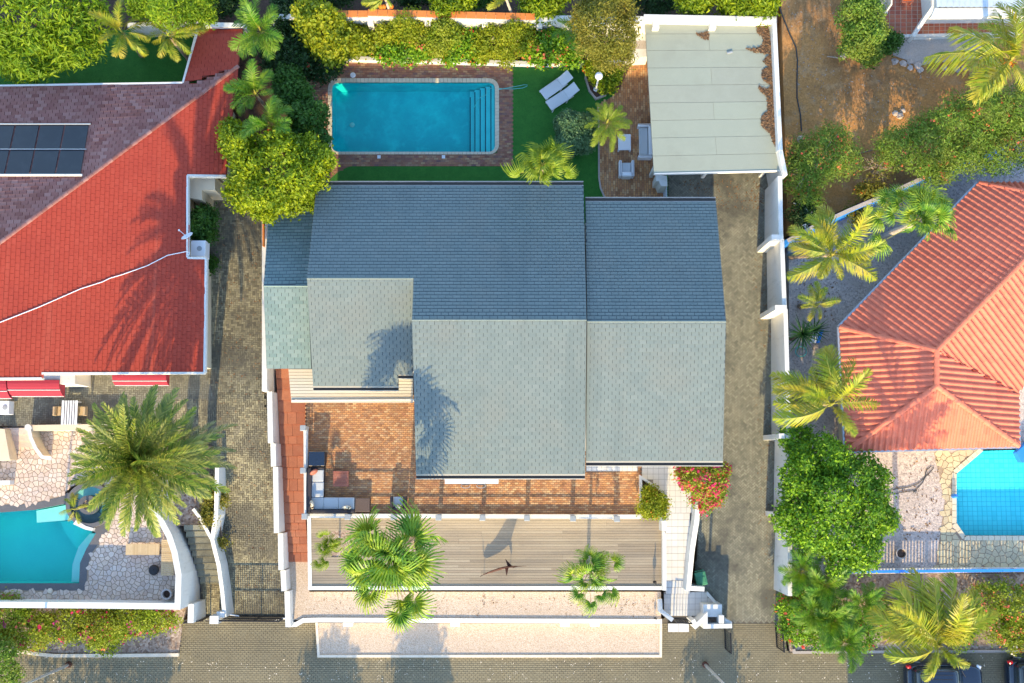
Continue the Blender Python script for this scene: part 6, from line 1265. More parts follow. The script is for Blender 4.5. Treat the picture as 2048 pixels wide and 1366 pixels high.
for a, c in ((W0, R0), (R2, R0), (R0, R1), (S0, R2), (S1, R2), (NC, R1)): ridge_caps(oh, a + Vector((0, 0, .03)), c + Vector((0, 0, .03)), M['tile_red'], .13, .42)
for a, c in ((W0, NC), (S0, W0), (S1, S0), (VE, S1)):
    d = (c - a).normalized(); nn = Vector((-d.y, d.x, 0)); nn = nn if nn.dot((a + c) / 2 - R0) > 0 else -nn; b = MB(); b.strip([a + nn * .06, c + nn * .06], .10, [a.z - .02, c.z - .02], [a.z - .16, c.z - .16]); b.build('gutter', M['metal'], oh)
b = MB(); q = [W0.lerp(R0, .18), NC.lerp(R1, .12), R1, E2.lerp(R1, .1), VE.lerp(R0, .12), S1.lerp(R2, .15), S0.lerp(R2, .15)]; b.prism([(p.x, p.y) for p in q], eo - .15, 0.5); b.build('wall', M['cream'], oh)
b = MB(); b.strip(wpoly([(2035, 780), (2060, 770)], 3.4), .1, 3.4, 1.0); tag(b.build('porch_rail', M['white']), 'white railing at the corner of the orange roof', 'railing')
# cyan pool
cpool = thing('swimming_pool', 'cyan tiled swimming pool beside the orange tiled roof', 'pool', P(1985, 985, ZY)); CP = [(1912, 948), (1966, 902), (2120, 898), (2120, 1073), (1932, 1073), (1912, 1050)]
q = wpoly(CP, ZY); n = len(q); b = MB(); b.add([(p.x, p.y, ZY) for p in q] + [(p.x, p.y, .20) for p in q], [(i, (i + 1) % n, n + (i + 1) % n, n + i) for i in range(n)] + [tuple(range(n, 2 * n))]); b.build('basin', M['cyan_grout'], cpool)
wq = [(p.x, p.y) for p in q]; lo = np.array(wq).min(0); hi = np.array(wq).max(0); ts = .26; gx, gy = np.meshgrid(np.arange(lo[0], hi[0], ts), np.arange(lo[1], hi[1], ts)); c = np.stack([gx.ravel() + ts / 2, gy.ravel() + ts / 2], 1); c = c[inside(wq, c[:, 0], c[:, 1])]; n_ = len(c)
V, F = boxes_np(c, np.tile([1.0, 0], (n_, 1)), np.tile([0, 1.0], (n_, 1)), np.full(n_, ts / 2 - .012), np.full(n_, ts / 2 - .012), lambda x, y: np.full(len(x), .19), lambda x, y: np.full(len(x), .215)); fast('pool_tiles', V, F, M['cyan_tile'], cpool)['kind'] = 'stuff'
water('water', q, ZY - .08, M['water_cyan'], cpool)
pts = [(1966, 902), (1912, 948), (1912, 1050), (1932, 1073), (2120, 1073)]; A = wpoly([(x - 4 if x < 2000 else x, y + (3 if y > 1060 else -3)) for x, y in pts], ZY)
for i in range(4):
    p0, p1 = A[i], A[i + 1]; k = max(1, int((p1 - p0).length / .32))
    for j in range(k): b = MB(); b.strip([p0.lerp(p1, (j + .03) / k), p0.lerp(p1, (j + .97) / k)], .24, ZY + .05, ZY - .1); b.build('coping_stone', M['coping'], cpool)
b = MB(); q = wpoly([(1868, 905), (1955, 905), (1905, 945), (1905, 1055), (1928, 1080), (2120, 1080), (2120, 1140), (1870, 1140), (1890, 1000)], ZY + .004); b.prism([(p.x, p.y) for p in q], ZY + .004, ZY - .1); pd = tag(b.build('pool_deck', M['flag_joint']), 'tan flagstone deck beside the cyan pool', None, None, 'structure')
flagstones(pd, [(1868, 905), (1955, 905), (1905, 945), (1905, 1055), (1928, 1080), (2060, 1080), (2060, 1140), (1870, 1140), (1890, 1000)], ZY + .004, .32, M['flag_tan'], 9, limit=300)
b = MB(); q = wpoly([(2033, 905), (2060, 880), (2060, 925), (2044, 925)], ZY + .5); b.prism([(p.x, p.y) for p in q], ZY + .5, ZY); tag(b.build('pool_cover', M['blue']), 'blue pool fitting at the corner of the orange roof', 'cover')
p = P(1906, 992, ZY); b = MB(); b.lathe((p.x, p.y, ZY + .03), [(.12, 0), (.12, .35), (.05, .42), (.03, .5)], 12); tag(b.build('pool_float', M['blue']), 'small blue pool dispenser on the tan flagstones', 'dispenser')
p = P(1803, 1107, ZY + .5); yp = thing('plant_pot', 'round pale pot with dark soil on the striped shadow', 'pot', (p.x, p.y, ZY)); b = MB(); b.lathe((p.x, p.y, ZY), [(.17, 0), (.27, .5), (.29, .52), (.24, .52), (.22, .4)], 18, False); b.build('body', M['concrete'], yp); b = MB(); b.lathe((p.x, p.y, ZY + .38), [(.225, 0), (.22, .04)], 14); b.build('soil', M['soil'], yp)
b = MB(); b.tube([P(x, y, ZY + .03) for x, y in ((1770, 985), (1790, 978), (1815, 975), (1835, 968), (1850, 955), (1862, 943), (1868, 935), (1862, 933), (1853, 940), (1850, 955), (1845, 966), (1832, 980), (1827, 985), (1831, 987), (1834, 981), (1815, 983), (1790, 988), (1760, 990))], .018, 6); tag(b.build('garden_hose', M['hose_dark']), 'dark garden hose looped on the gravel beside the orange house', 'hose')
b = MB(); b.tube([P(1602 + 11 * math.cos(a), 703 + 10 * math.sin(a), ZY + .05 + .01 * (i % 3)) for i, a in enumerate([.35 * k for k in range(30)])], .03, 6); tag(b.build('garden_hose', M['hose_teal']), 'coiled teal hose below the yucca', 'hose')
sc = thing('deck_chair', 'white and blue folded deck chair beside the yucca', 'chair', P(1632, 672, ZY))
for (x0, x1, mm) in ((1622, 1628, 'plastic_white'), (1628.5, 1634, 'plastic_white'), (1634.5, 1641, 'blue')): b = MB(); q = wpoly([(x0 + 6, 660), (x1 + 6, 660), (x1 - 2, 686), (x0 - 2, 686)], ZY + .4); b.prism([(p.x, p.y) for p in q], ZY + .42, ZY + .36); b.build('strap', M[mm], sc)
for x, y in ((1628, 662), (1645, 662), (1622, 684), (1638, 684)): px_box(MB(), x - .8, y - .8, x + .8, y + .8, ZY, ZY + .359, 0).build('leg', M['plastic_white'], sc)
# blue walls and fences
bwl = thing('blue_wall', 'blue wall with a pale top slanting between the dirt plot and the palm yard', 'wall', P(1720, 415, ZY)); Z9 = 3.6; pts = wpoly([(1575, 482), (1630, 452), (1700, 420), (1790, 382), (1850, 354), (2120, 240)], Z9)
b = MB(); b.strip(pts, .22, Z9, 0.5); b.build('wall_section', M['blue'], bwl); b = MB(); b.strip(pts, .2, Z9 + .05, Z9 + .001); b.build('coping', M['concrete'], bwl)
fnc = thing('blue_fence', 'blue topped slat fence between the cyan pool yard and the planted strip', 'fence', P(1850, 1143, ZY)); zf = 1.85; a, c = P(1690, 1144, zf), P(2090, 1140, zf)
b = MB(); b.strip([a, c], .14, zf + .04, zf - .10); b.build('top_rail', M['blue'], fnc); b = MB(); b.strip([a, c], .2, ZY + .12, -.2); b.build('plinth', M['white'], fnc)
k = 62
for i in range(k):
    p = a.lerp(c, i / k); b = MB(); b.box((p.x, p.y, (ZY + .10 + zf - .1) / 2), (.09 if i % 9 else .2, .04 if i % 9 else .16, zf - .2 - ZY)); b.build('slat', M['white'], fnc)
# terrace house at the top
th_ = thing('terrace_house', 'white house corner with a terracotta tiled terrace beyond the dirt plot', 'house', P(1900, 30, 2.4)); ZTT = 2.75
b = MB(); q = wpoly([(1766, -40), (2040, -40), (2040, 66), (1766, 72)], ZTT); b.prism([(p.x, p.y) for p in q], ZTT, 1.0); tf = b.build('terrace', M['grout'], th_)
tiles(tf, 0, 0, 0, 0, ZTT, 20, 11, M['tile_terra'], quad=[(1768, -20), (1990, -20), (1990, 67), (1768, 71)], gap=.03)
b = MB(); b.strip(wpoly([(1766, 72), (2040, 66)], ZTT + .05), .14, ZTT + .05, 1.5); b.build('terrace_edge', M['white'], th_)
b = MB(); b.strip(wpoly([(1852, -30), (1856, 26), (1829, 70)], ZTT + .6), .2, [ZTT + 1.6, ZTT + 1.4, ZTT + .4], ZTT - .5); b.build('stair_wall', M['white'], th_)
b = MB(); q = wpoly([(1870, 16), (2100, 14), (2100, 32), (1862, 34)], ZTT + 2.4); b.prism([(p.x, p.y) for p in q], ZTT + 2.4, ZTT + 2.1); b.build('fascia', M['white'], th_)
q = wpoly([(1872, -30), (2100, -30), (2100, 14), (1872, 15)], ZTT + 2.5); x0, x1, y0, y1 = q[0].x, q[1].x, q[2].y, q[0].y; b = MB(); n = 40; vs = []
for i in range(n + 1): z = ZTT + 2.5 + .04 * (1 if i % 2 else -1); x = x0 + (x1 - x0) * i / n; vs += [(x, y0, z), (x, y1, z)]
b.add(vs, [(2 * i, 2 * i + 2, 2 * i + 3, 2 * i + 1) for i in range(n)]); b.build('corrugated_roof', M['corrugated'], th_)
b = MB(); q = wpoly([(1880, -30), (2100, -30), (2100, 10), (1880, 12)], ZTT + 2.3); b.prism([(p.x, p.y) for p in q], ZTT + 2.3, ZTT); b.build('wall', M['white'], th_)
for i in range(4): b = MB(); p, q = P(1752, -6 + i * 10, ZTT + .6 - i * .15), P(1776, -6 + i * 10, ZTT + .6 - i * .15); b.box(((p.x + q.x) / 2, p.y, p.z - .05), (abs(q.x - p.x), .16, .1)); b.build('step', M['white'], th_)
b = MB(); b.strip(wpoly([(1780, -20), (1782, 10), (1768, 32)], ZTT + .9), .08, [ZTT + 1.2, ZTT + 1.0, ZTT + .5], ZTT); b.build('handrail', M['white'], th_)
tt = thing('side_table', 'small dark table with a bright top on the tiled terrace', 'table', P(1813, 2, ZTT)); px_box(MB(), 1803, -12, 1826, 5, ZTT + .4, ZTT + .46, .01).build('top', M['wood_red'], tt); px_box(MB(), 1806, -8, 1823, 1, ZTT + .461, ZTT + .48, 0).build('mat', M['fl_orange'], tt)
for x in (1805, 1824):
    for y in (-10, 3): px_box(MB(), x - 1, y - 1, x + 1, y + 1, ZTT + .013, ZTT + .399, 0).build('leg', M['wood_red'], tt)
b = MB(); q = wpoly([(1788, 76), (1990, 70), (1985, 118), (1870, 125), (1835, 132), (1808, 118), (1786, 110)], 2.36); b.prism([(p.x, p.y) for p in q], 2.36, 1.5); tag(b.build('concrete_apron', M['concrete']), 'stained concrete apron below the tiled terrace', None, None, 'structure')
rk = random.Random(4)
def rock(label, px, py, s):
    p = P(px, py, 2.32); b = MB(); b.ball((p.x, p.y, 2.32 + s * .3), s, 7, 5, .6); b.v = [(x + rk.uniform(-.25, .25) * s, y + rk.uniform(-.25, .25) * s, z + rk.uniform(-.1, .1) * s) for x, y, z in b.v]; tag(b.build('rock', M['rock']), label, 'rock', 'rocks on the dirt plot')
NTH = ('first', 'second', 'third', 'fourth', 'fifth', 'sixth', 'seventh', 'eighth', 'ninth')
for i, (x, y, s) in enumerate(((1789, 124, .22), (1806, 128, .2), (1818, 124, .17), (1820, 136, .17), (1835, 132, .22), (1840, 140, .18), (1887, 136, .18), (1914, 139, .2), (1927, 137, .15))): rock('pale rock below the concrete apron, %s of the row from the clipped hedge' % NTH[i], x, y, s)
for x, y, s, lab in ((1784, 91, .18, 'pale rock beside the dark shrub at the tiled terrace'), (1686, 113, .2, 'pale rock at the foot of the clipped hedge'), (1600, 280, .22, 'pale rock where the black pipe ends'), (1790, 228, .16, 'small rock of the heap on the dirt, nearest the white wall'), (1800, 233, .2, 'largest rock of the small heap on the dirt'), (1806, 222, .14, 'smallest rock on top of the heap on the dirt')): rock(lab, x, y, s)
b = MB(); b.tube([P(x, y, 2.35) for x, y in ((1558, 12), (1568, 40), (1580, 70), (1592, 95), (1595, 120), (1594, 160), (1594, 195), (1601, 230), (1603, 262))], .035, 6); tag(b.build('black_pipe', M['hose_dark']), 'thin black pipe lying across the dirt plot', 'pipe')
for i, (pts, lab) in enumerate(([[(1654, 113), (1664, 114), (1676, 116)], 'bleached stick on the dirt near the clipped hedge'], [[(1640, 340), (1700, 312), (1745, 300)], 'long bare branch lying beside the flowering bushes'])): b = MB(); b.tube([P(x, y, 2.4) for x, y in pts], .035, 5); tag(b.build('branch', M['twig']), lab, 'branch')

# cars at the kerb
def car(label, xr, xf, ytop, grp):
    """nose towards +x; xr/xf px of rear and front, ytop px of the side next to the kerb"""
    a, c = P(xr, ytop, .9), P(xf, ytop, .9); L = c.x - a.x; Wd = 1.86; cy = a.y - Wd / 2; t = thing('parked_car', label, 'car', ((a.x + c.x) / 2, cy, 0), grp)
    def rings(rs, n=40):
        vs = []; fs = []
        for (x0, x1, hw, z, p, tp) in rs:
            mx, hx = (x0 + x1) / 2 * L, (x1 - x0) / 2 * L
            for i in range(n):
                an = 2 * math.pi * i / n; cx, sx = math.cos(an), math.sin(an); ex = math.copysign(abs(cx) ** (2 / p), cx); ey = math.copysign(abs(sx) ** (2 / p), sx); vs.append((a.x + mx + hx * ex, cy + hw * ey * (1 - tp * max(0, ex) ** 3), z))
        k = len(rs)
        for r_ in range(k - 1): fs += [(r_ * n + i, r_ * n + (i + 1) % n, (r_ + 1) * n + (i + 1) % n, (r_ + 1) * n + i) for i in range(n)]
        fs += [tuple(range(n - 1, -1, -1)), tuple(range((k - 1) * n, k * n))]; b = MB(); b.add(vs, fs); return b
    rings([(.02, .98, .80, .22, 6, .03), (.0, 1.0, .92, .42, 6, .06), (.0, 1.0, .93, .68, 6, .07), (.02, .985, .90, .86, 5.5, .08), (.04, .965, .84, .96, 5.5, .10), (.10, .93, .74, 1.0, 5, .10)]).build('body', M['car_paint'], t, True)
    rings([(.06, .74, .84, .93, 6, .02), (.10, .66, .76, 1.28, 6, .02), (.14, .60, .70, 1.50, 6, .02)]).build('cabin_glass', M['car_glass'], t, True)
    rings([(.135, .605, .71, 1.49, 6, .02), (.15, .59, .69, 1.55, 6, .02), (.19, .56, .62, 1.575, 6, .02)]).build('roof', M['car_paint'], t, True)
    for i in range(5): b = MB(); b.box((a.x + L * .37, cy - .45 + i * .225, 1.58), (L * .34, .03, .02)); b.build('roof_rib', M['car_trim'], t)
    for s in (-1, 1):
        b = MB(); b.tube([(a.x + L * .17, cy + s * .66, 1.58), (a.x + L * .2, cy + s * .66, 1.63), (a.x + L * .54, cy + s * .66, 1.63), (a.x + L * .57, cy + s * .66, 1.58)], .02, 6); b.build('roof_rail', M['car_trim'], t)
        b = MB(); b.box((a.x + L * .66, cy + s * 1.0, 1.02), (.14, .2, .13), 0, 0, 0, .04); b.build('wing_mirror', M['car_paint'], t)
        b = MB(); b.box((a.x + L * .945, cy + s * .70, .82), (.26, .28, .13), -s * .35, 0, 0, .04); b.build('headlight', M['lamp_clear'], t); b = MB(); b.box((a.x + L * .035, cy + s * .78, .92), (.2, .16, .3), s * .2, 0, 0, .04); b.build('tail_light', M['lamp_red'], t)
        for f in (.19, .81):
            b = MB(); b.tube([(a.x + L * f, cy + s * .70, .34), (a.x + L * f, cy + s * .915, .34)], .34, 20); wh = b.build('wheel', M['black'], t); b = MB(); b.tube([(a.x + L * f, cy + s * .90, .34), (a.x + L * f, cy + s * .925, .34)], .2, 14); b.build('rim', M['metal'], wh)
    for s in (-.35, .25): b = MB(); b.tube([(a.x + L * .755, cy + s, 1.015), (a.x + L * .70, cy + s + .35, 1.14)], .012, 5); b.build('wiper', M['black'], t)
    b = MB(); b.box((a.x + L * .12, cy + .0, 1.30), (.16, 1.1, .04), 0, 0, 0, .015); b.build('spoiler', M['car_paint'], t)
car('dark blue car parked half under the coconut fronds', 1811, 1966, 1327, 'cars parked at the kerb'); car('dark blue car cut by the corner of the picture', 2014, 2172, 1318, 'cars parked at the kerb')
# ------------------------------------------------------------------ palms
palm('date_palm', 'huge spreading date palm beside the teal pool', 'date', 283, 924, 10.2, (88, 162), r=.34, seed=3, zb=ZPA)
palm('date_palm', 'greyer date palm behind the huge one, over the driveway edge', 'grey', 356, 908, 8.3, (52, 112), r=.26, seed=8, zb=2.2)
palm('small_palm', 'small palm growing from the round basin island', 'coco', 150, 1018, 4.6, [(118, 1032), (128, 1000), (140, 985), (172, 1008), (160, 1048), (130, 1045), (165, 990)], base=(174, 1011), zb=ZPA + .4, r=.07, seed=5)
fan_palm('fan_palm', 'large fan palm rising through the timber deck', 786, 1112, 9.0, [(722, 1060), (765, 1045), (812, 1042), (845, 1066), (866, 1090), (858, 1128), (838, 1158), (712, 1098), (703, 1130), (722, 1158), (775, 1092), (822, 1095), (744, 1118), (826, 1130), (742, 1196), (796, 1212), (838, 1208), (803, 1238), (745, 1085), (800, 1070), (772, 1150), (808, 1160)], base=(822, 1078), zb=ZD - .05, r=.17, R=1.12, seed=2, inner=12)
fan_palm('fan_palm', 'small fan palm with scattered leaves at the stair end of the deck', 1180, 1140, 4.2, [(1183, 1100), (1160, 1115), (1200, 1110), (1235, 1122), (1130, 1143), (1215, 1148), (1158, 1168), (1150, 1190), (1176, 1210), (1205, 1195), (1222, 1192), (1175, 1125), (1193, 1128), (1200, 1165), (1150, 1135)], base=(1176, 1137), zb=ZD - .05, r=.1, R=.68, seed=4)
fan_palm('fan_palm', 'cluster of young yellowish fan palms at the red path end of the deck', 662, 1092, 3.0, [(652, 1060), (675, 1082), (640, 1095), (660, 1110), (650, 1125), (640, 1130), (678, 1078), (668, 1100), (655, 1085)], base=(680, 1090), zb=ZD - .05, r=.06, R=.45, seed=6, mat='pf_lime')
palm('garden_palm', 'bright green palm on the edge of the narrow brick patio', 'lime', 1214, 246, 4.9, (24, 56), r=.12, seed=7, zb=ZL)
fan_palm('garden_palm', 'shaded fan palm leaning over the rear eave of the grey roof', 1085, 335, 7.4, [(1030, 346), (1045, 325), (1065, 305), (1100, 303), (1125, 318), (1140, 348), (1120, 352), (1098, 362), (1070, 360), (1055, 350), (1092, 328), (1075, 330), (1110, 335)], zb=ZL, r=.12, R=.72, seed=9, mat='pf_lime')
palm('areca_palm', 'dense feathery palm above the short red roof end', 'areca', 522, 62, 6.6, [(455, 85), (462, 55), (478, 25), (500, 5), (525, -10), (550, 10), (570, 40), (580, 85), (560, 100), (535, 120), (505, 115), (475, 110), (540, 60), (495, 60), (515, 30), (530, 95), (560, 70), (480, 80)], zb=2.3, r=.09, seed=11)
palm('areca_palm', 'feathery palm between the red roof and the blue pool, upper one', 'areca', 512, 188, 6.4, [(452, 170), (458, 200), (468, 155), (490, 140), (515, 130), (540, 135), (552, 150), (545, 180), (470, 225), (485, 235), (500, 150), (530, 160), (462, 185), (495, 215)], zb=2.3, r=.09, seed=12)
palm('areca_palm', 'feathery palm with a yellow fruit ball between red roof and pool, lower one', 'areca', 540, 252, 6.8, [(478, 245), (492, 262), (520, 225), (545, 210), (560, 195), (585, 215), (592, 238), (590, 270), (560, 285), (530, 290), (498, 305), (505, 230), (570, 200), (575, 280), (515, 300)], zb=2.3, r=.09, seed=13)
b = MB(); p = P(540, 260, 7.1); b.ball(p, .14, 10, 8); tag(b.build('fruit_ball', M['fl_orange']), 'round yellow fruit ball in the lower feathery palm', 'fruit')
palm('lawn_palm', 'palm with drooping fronds between the leafy tree and the shaded lawn', 'coco', 245, 65, 6.2, [(188, 45), (198, 88), (215, 112), (252, 120), (292, 105), (300, 70), (292, 30), (262, 5), (232, 5), (200, 20), (275, 95), (240, 100), (210, 60), (280, 50)], zb=ZPU, r=.1, seed=14)
palm('lawn_palm', 'palm with yellowing fronds beside the short red roof end', 'coco', 338, 72, 5.8, [(295, 55), (302, 98), (322, 122), (350, 125), (382, 100), (415, 62), (400, 35), (360, 20), (322, 25), (295, 80), (390, 78), (340, 105), (370, 50), (315, 70)], zb=ZPU, r=.1, seed=15)
palm('coconut_palm', 'thin palm leaning over the back wall, nearer the red roofed house', 'coco', 770, -4, 6.6, [(722, 12), (735, -5), (760, -30), (790, -30), (800, -5), (740, 20), (785, 10)], base=(795, 62), zb=ZL + .25, r=.09, seed=16, bark='bark_pale', fruit=7)
palm('coconut_palm', 'thin palm leaning over the back wall, nearer the carport', 'coco', 1012, -6, 6.6, [(968, 8), (980, 20), (990, -25), (1030, -30), (1045, -10), (975, -8), (1020, 5)], base=(1040, 74), zb=ZL + .25, r=.09, seed=17, bark='bark_pale')
palm('areca_palm', 'feathery palm against the back wall beside the olive tree', 'areca', 1148, 62, 5.0, [(1118, 25), (1110, 55), (1103, 78), (1125, 95), (1145, 102), (1160, 95), (1130, 40), (1160, 40), (1170, 70)], zb=ZL + .25, r=.07, seed=18)
palm('coconut_palm', 'coconut palm with orange tipped fronds beside the slanting blue wall', 'coco', 1664, 508, 8.4, [(1568, 462), (1572, 500), (1580, 470), (1600, 435), (1630, 415), (1650, 405), (1695, 412), (1720, 450), (1745, 470), (1762, 555), (1735, 540), (1690, 560), (1640, 565), (1580, 570), (1610, 560), (1602, 480), (1640, 440), (1690, 440), (1725, 490)], base=(1582, 512), zb=ZY, r=.15, seed=19)
palm('coconut_palm', 'short coconut palm between the orange tipped palm and the yucca', 'coco', 1634, 610, 5.6, [(1592, 585), (1600, 610), (1612, 570), (1640, 560), (1660, 575), (1685, 592), (1665, 608), (1612, 640), (1630, 640), (1645, 575)], base=(1600, 612), zb=ZY, r=.12, seed=20)
palm('coconut_palm', 'coconut palm spreading over the orange roof and the white wall', 'coco', 1662, 808, 8.6, [(1538, 745), (1545, 760), (1535, 845), (1545, 812), (1570, 735), (1618, 695), (1640, 700), (1675, 685), (1700, 705), (1722, 745), (1770, 800), (1728, 740), (1690, 865), (1705, 880), (1580, 790), (1620, 730), (1665, 730), (1600, 760)], base=(1578, 800), zb=ZY, r=.16, seed=21)
palm('coconut_palm', 'large coconut palm hanging over the parked car', 'coco', 1876, 1290, 8.0, [(1724, 1238), (1746, 1186), (1758, 1160), (1800, 1135), (1838, 1140), (1880, 1130), (1936, 1170), (1948, 1215), (1980, 1250), (1935, 1330), (1860, 1372), (1758, 1312), (1735, 1260), (1850, 1170), (1905, 1160), (1925, 1200), (1800, 1180), (1780, 1230), (1950, 1270), (1822, 1330), (1890, 1335)], base=(1790, 1265), zb=.12, r=.17, seed=22)
palm('coconut_palm', 'coconut palm with long sunlit fronds beyond the dirt plot', 'coco', 2022, 118, 8.6, [(1850, 105), (1880, 70), (1900, 130), (1890, 212), (1960, 205), (1940, 60), (1985, 10), (2030, -20), (2070, 40), (1900, 190), (2075, 120), (2060, 180), (1965, 20), (1990, 180), (1930, 160)], base=(1945, 150), zb=2.3, r=.17, seed=23, fruit=6)
fan_palm('fan_palm', 'fan palm with a pale leaning trunk beside the orange roof', 1828, 446, 6.6, [(1765, 395), (1788, 392), (1815, 390), (1835, 392), (1860, 400), (1880, 412), (1895, 470), (1880, 445), (1855, 470), (1770, 430), (1750, 440), (1760, 490), (1820, 475), (1808, 410), (1850, 430), (1800, 430), (1840, 420), (1875, 430), (1780, 410), (1830, 405), (1825, 425)], base=(1752, 478), zb=ZY, r=.17, R=.8, seed=24, bark='bark_pale')
for px, py, z, sd, lab in ((1602, 1142, 3.6, 31, 'feathery palm against the white wall below the round leafy tree'), (1628, 1222, 3.2, 32, 'feathery palm in the flowering corner of the planted strip'), (1724, 1205, 3.2, 33, 'feathery palm shaded by the large coconut fronds'), (1690, 1284, 2.8, 34, 'feathery palm at the street kerb of the planted strip'), (1650, 1170, 3.4, 35, 'feathery palm behind the flowering corner hedge'), (1665, 1240, 2.9, 36, 'feathery palm between the flowering corner and the coconut fronds')):
    palm('areca_palm', lab, 'areca', px, py, z, (18, 56), zb=.12, r=.06, seed=sd, group='feathery palms in the planted strip')
yucca('yucca', 'spiky yucca rosette standing against the white wall', 1604, 668, 3.6, 46, 1.15, 3); yucca('yucca', 'darker yucca rosette behind the spiky one', 1628, 660, 3.0, 36, 1.0, 4)

# ------------------------------------------------------------------ trees and shrubs
tree('leafy_tree', 'broad sunlit tree with long leaves above the solar roof', 'tree', [(70, 40, 95, 6.2, 2.4), (20, 20, 90, 6.0, 2.4), (140, 60, 62, 5.6, 1.8), (80, 105, 58, 5.4, 1.6), (130, 10, 70, 6.2, 2), (-30, 80, 60, 5.2, 1.8), (160, 95, 46, 5.2, 1.5), (50, 125, 42, 5.0, 1.3), (185, 40, 40, 5.6, 1.5)], 'lf_mango', 22000, .32, .26, sub=9, seed=41, zb=ZPU - .1, spread=.18, r=.22)
tree('leafy_tree', 'sunlit tree above the yellowing lawn palm', 'tree', [(345, 12, 60, 6.0, 1.6), (395, 22, 38, 5.6, 1.2), (295, 5, 38, 5.6, 1.2)], 'lf_mango', 8000, .2, .3, sub=8, seed=42, zb=2.3, spread=.16)
tree('shade_tree', 'bright lime tree between the red roof and the grey roof', 'tree', [(548, 345, 82, 6.4, 1.9), (490, 300, 42, 6.0, 1.6), (610, 330, 52, 6.2, 1.6), (500, 375, 50, 5.8, 1.5), (590, 390, 48, 5.4, 1.3), (535, 400, 45, 5.4, 1.2), (640, 320, 28, 5.8, 1.1), (465, 270, 24, 5.6, 1.2)], 'lf_lime', 26000, .17, .5, base=(585, 415), zb=2.3, sub=9, seed=43, spread=.13, n_per=9, r=.2)
tree('shade_tree', 'darker green tree between the feathery palms and the pool', 'tree', [(610, 235, 44, 5.0, 1.6), (590, 190, 38, 4.8, 1.5), (628, 280, 34, 4.6, 1.4), (580, 165, 30, 4.6, 1.2), (600, 290, 40, 4.4, 1.4)], 'lf_green', 13000, .17, .5, zb=2.3, sub=8, seed=44, spread=.13)
tree('hibiscus', 'dark shrub with a few red flowers above the pool corner', 'shrub', [(605, 95, 62, 4.0, 1.5), (560, 110, 40, 3.8, 1.3), (650, 125, 45, 3.6, 1.1), (590, 45, 40, 4.0, 1.3)], 'lf_deep', 13000, .15, .6, zb=ZL + .2, sub=8, seed=45, flowers=[('fl_red', 16, .13)])
tree('yellow_shrub', 'tall yellow green shrub at the corner of the pool patio', 'shrub', [(645, 60, 45, 5.2, 1.5), (660, 95, 35, 4.6, 1.3), (620, 35, 30, 5.2, 1.2), (672, 65, 25, 4.8, 1.2)], 'lf_yellow', 9000, .18, .6, zb=ZL + .2, sub=8, seed=46)
tree('yellow_shrub', 'yellow green shrub between the tall yellow shrub and the first buttress', 'shrub', [(712, 82, 30, 4.0, 1.2), (728, 92, 22, 3.8, 1.0), (700, 100, 20, 3.5, .9)], 'lf_yellow', 4500, .17, .6, zb=ZL + .2, sub=7, seed=47)
tree('flowering_shrub', 'rounded shrub with coral flowers bulging over the low wall above the pool', 'shrub', [(812, 95, 58, 3.7, 1.2, 40), (780, 98, 35, 3.5, 1.0), (845, 100, 30, 3.4, 1.0)], 'lf_tree', 9000, .14, .6, zb=ZL + .2, sub=8, seed=48, flowers=[('fl_coral', 90, .13)], twigs=14)
tree('olive_shrub', 'pale olive shrub beside the first buttress', 'shrub', [(815, 62, 42, 4.4, 1.3), (842, 75, 34, 4.2, 1.1), (768, 72, 26, 4.2, 1.0)], 'lf_yellow', 6500, .13, .5, zb=ZL + .2, sub=7, seed=49, twigs=12)
tree('olive_shrub', 'pale olive shrub between the second and third buttress', 'shrub', [(895, 66, 36, 4.4, 1.3), (880, 88, 30, 4.0, 1.0)], 'lf_boug', 5500, .13, .5, zb=ZL + .2, sub=7, seed=50, twigs=8)
tree('flowering_shrub', 'shrub dotted with orange flowers at the middle of the back bed', 'shrub', [(935, 85, 36, 3.8, 1.1), (905, 105, 26, 3.4, .9), (955, 105, 26, 3.4, .9)], 'lf_tree', 6500, .14, .6, zb=ZL + .2, sub=7, seed=51, flowers=[('fl_orange', 70, .10), ('fl_red', 20, .09)])
tree('olive_shrub', 'pale olive hedge shrub in front of the leaning thin palm', 'shrub', [(985, 82, 38, 4.2, 1.1), (1028, 74, 38, 4.4, 1.2), (1010, 98, 36, 3.8, .9), (960, 90, 28, 4.0, .9), (1055, 85, 24, 4.0, .9)], 'lf_yellow', 9000, .13, .5, zb=ZL + .2, sub=8, seed=52)
tree('flowering_shrub', 'dark shrub with pink flowers overhanging the lawn edge', 'shrub', [(1095, 98, 50, 3.7, 1.1, 36), (1065, 95, 28, 3.6, 1.0), (1135, 108, 35, 3.4, 1.0)], 'lf_tree', 9000, .14, .6, zb=ZL + .2, sub=8, seed=53, flowers=[('fl_coral', 80, .14)])
tree('olive_tree', 'tall olive yellow tree beside the carport', 'tree', [(1205, 60, 60, 7.4, 2.2, 66), (1210, 20, 52, 7.6, 1.8), (1220, 105, 46, 6.6, 1.6), (1185, 40, 40, 7, 1.6), (1235, 60, 36, 7, 1.6)], 'lf_olive', 24000, .13, .4, zb=ZL + .1, base=(1190, 130), sub=9, seed=54, spread=.14)
tree('low_shrub', 'bright green low shrub beside the garden lamp', 'shrub', [(1212, 162, 26, 3.1, .6), (1195, 150, 20, 3.1, .6), (1222, 148, 20, 3.2, .7), (1188, 132, 20, 3.2, .7)], 'lf_lime', 4500, .11, .6, zb=ZL + .08, sub=6, seed=55, flowers=[('fl_orange', 4, .14)])
tree('topiary_ball', 'clipped dark green topiary ball on the lawn', 'topiary', [(1147, 265, 41, 3.4, 1.05, 50)], 'lf_topiary', 11000, .085, .6, zb=ZL, sub=0, seed=56, spread=.05, up=.3, jit=.5, r=.08, low=-.6)
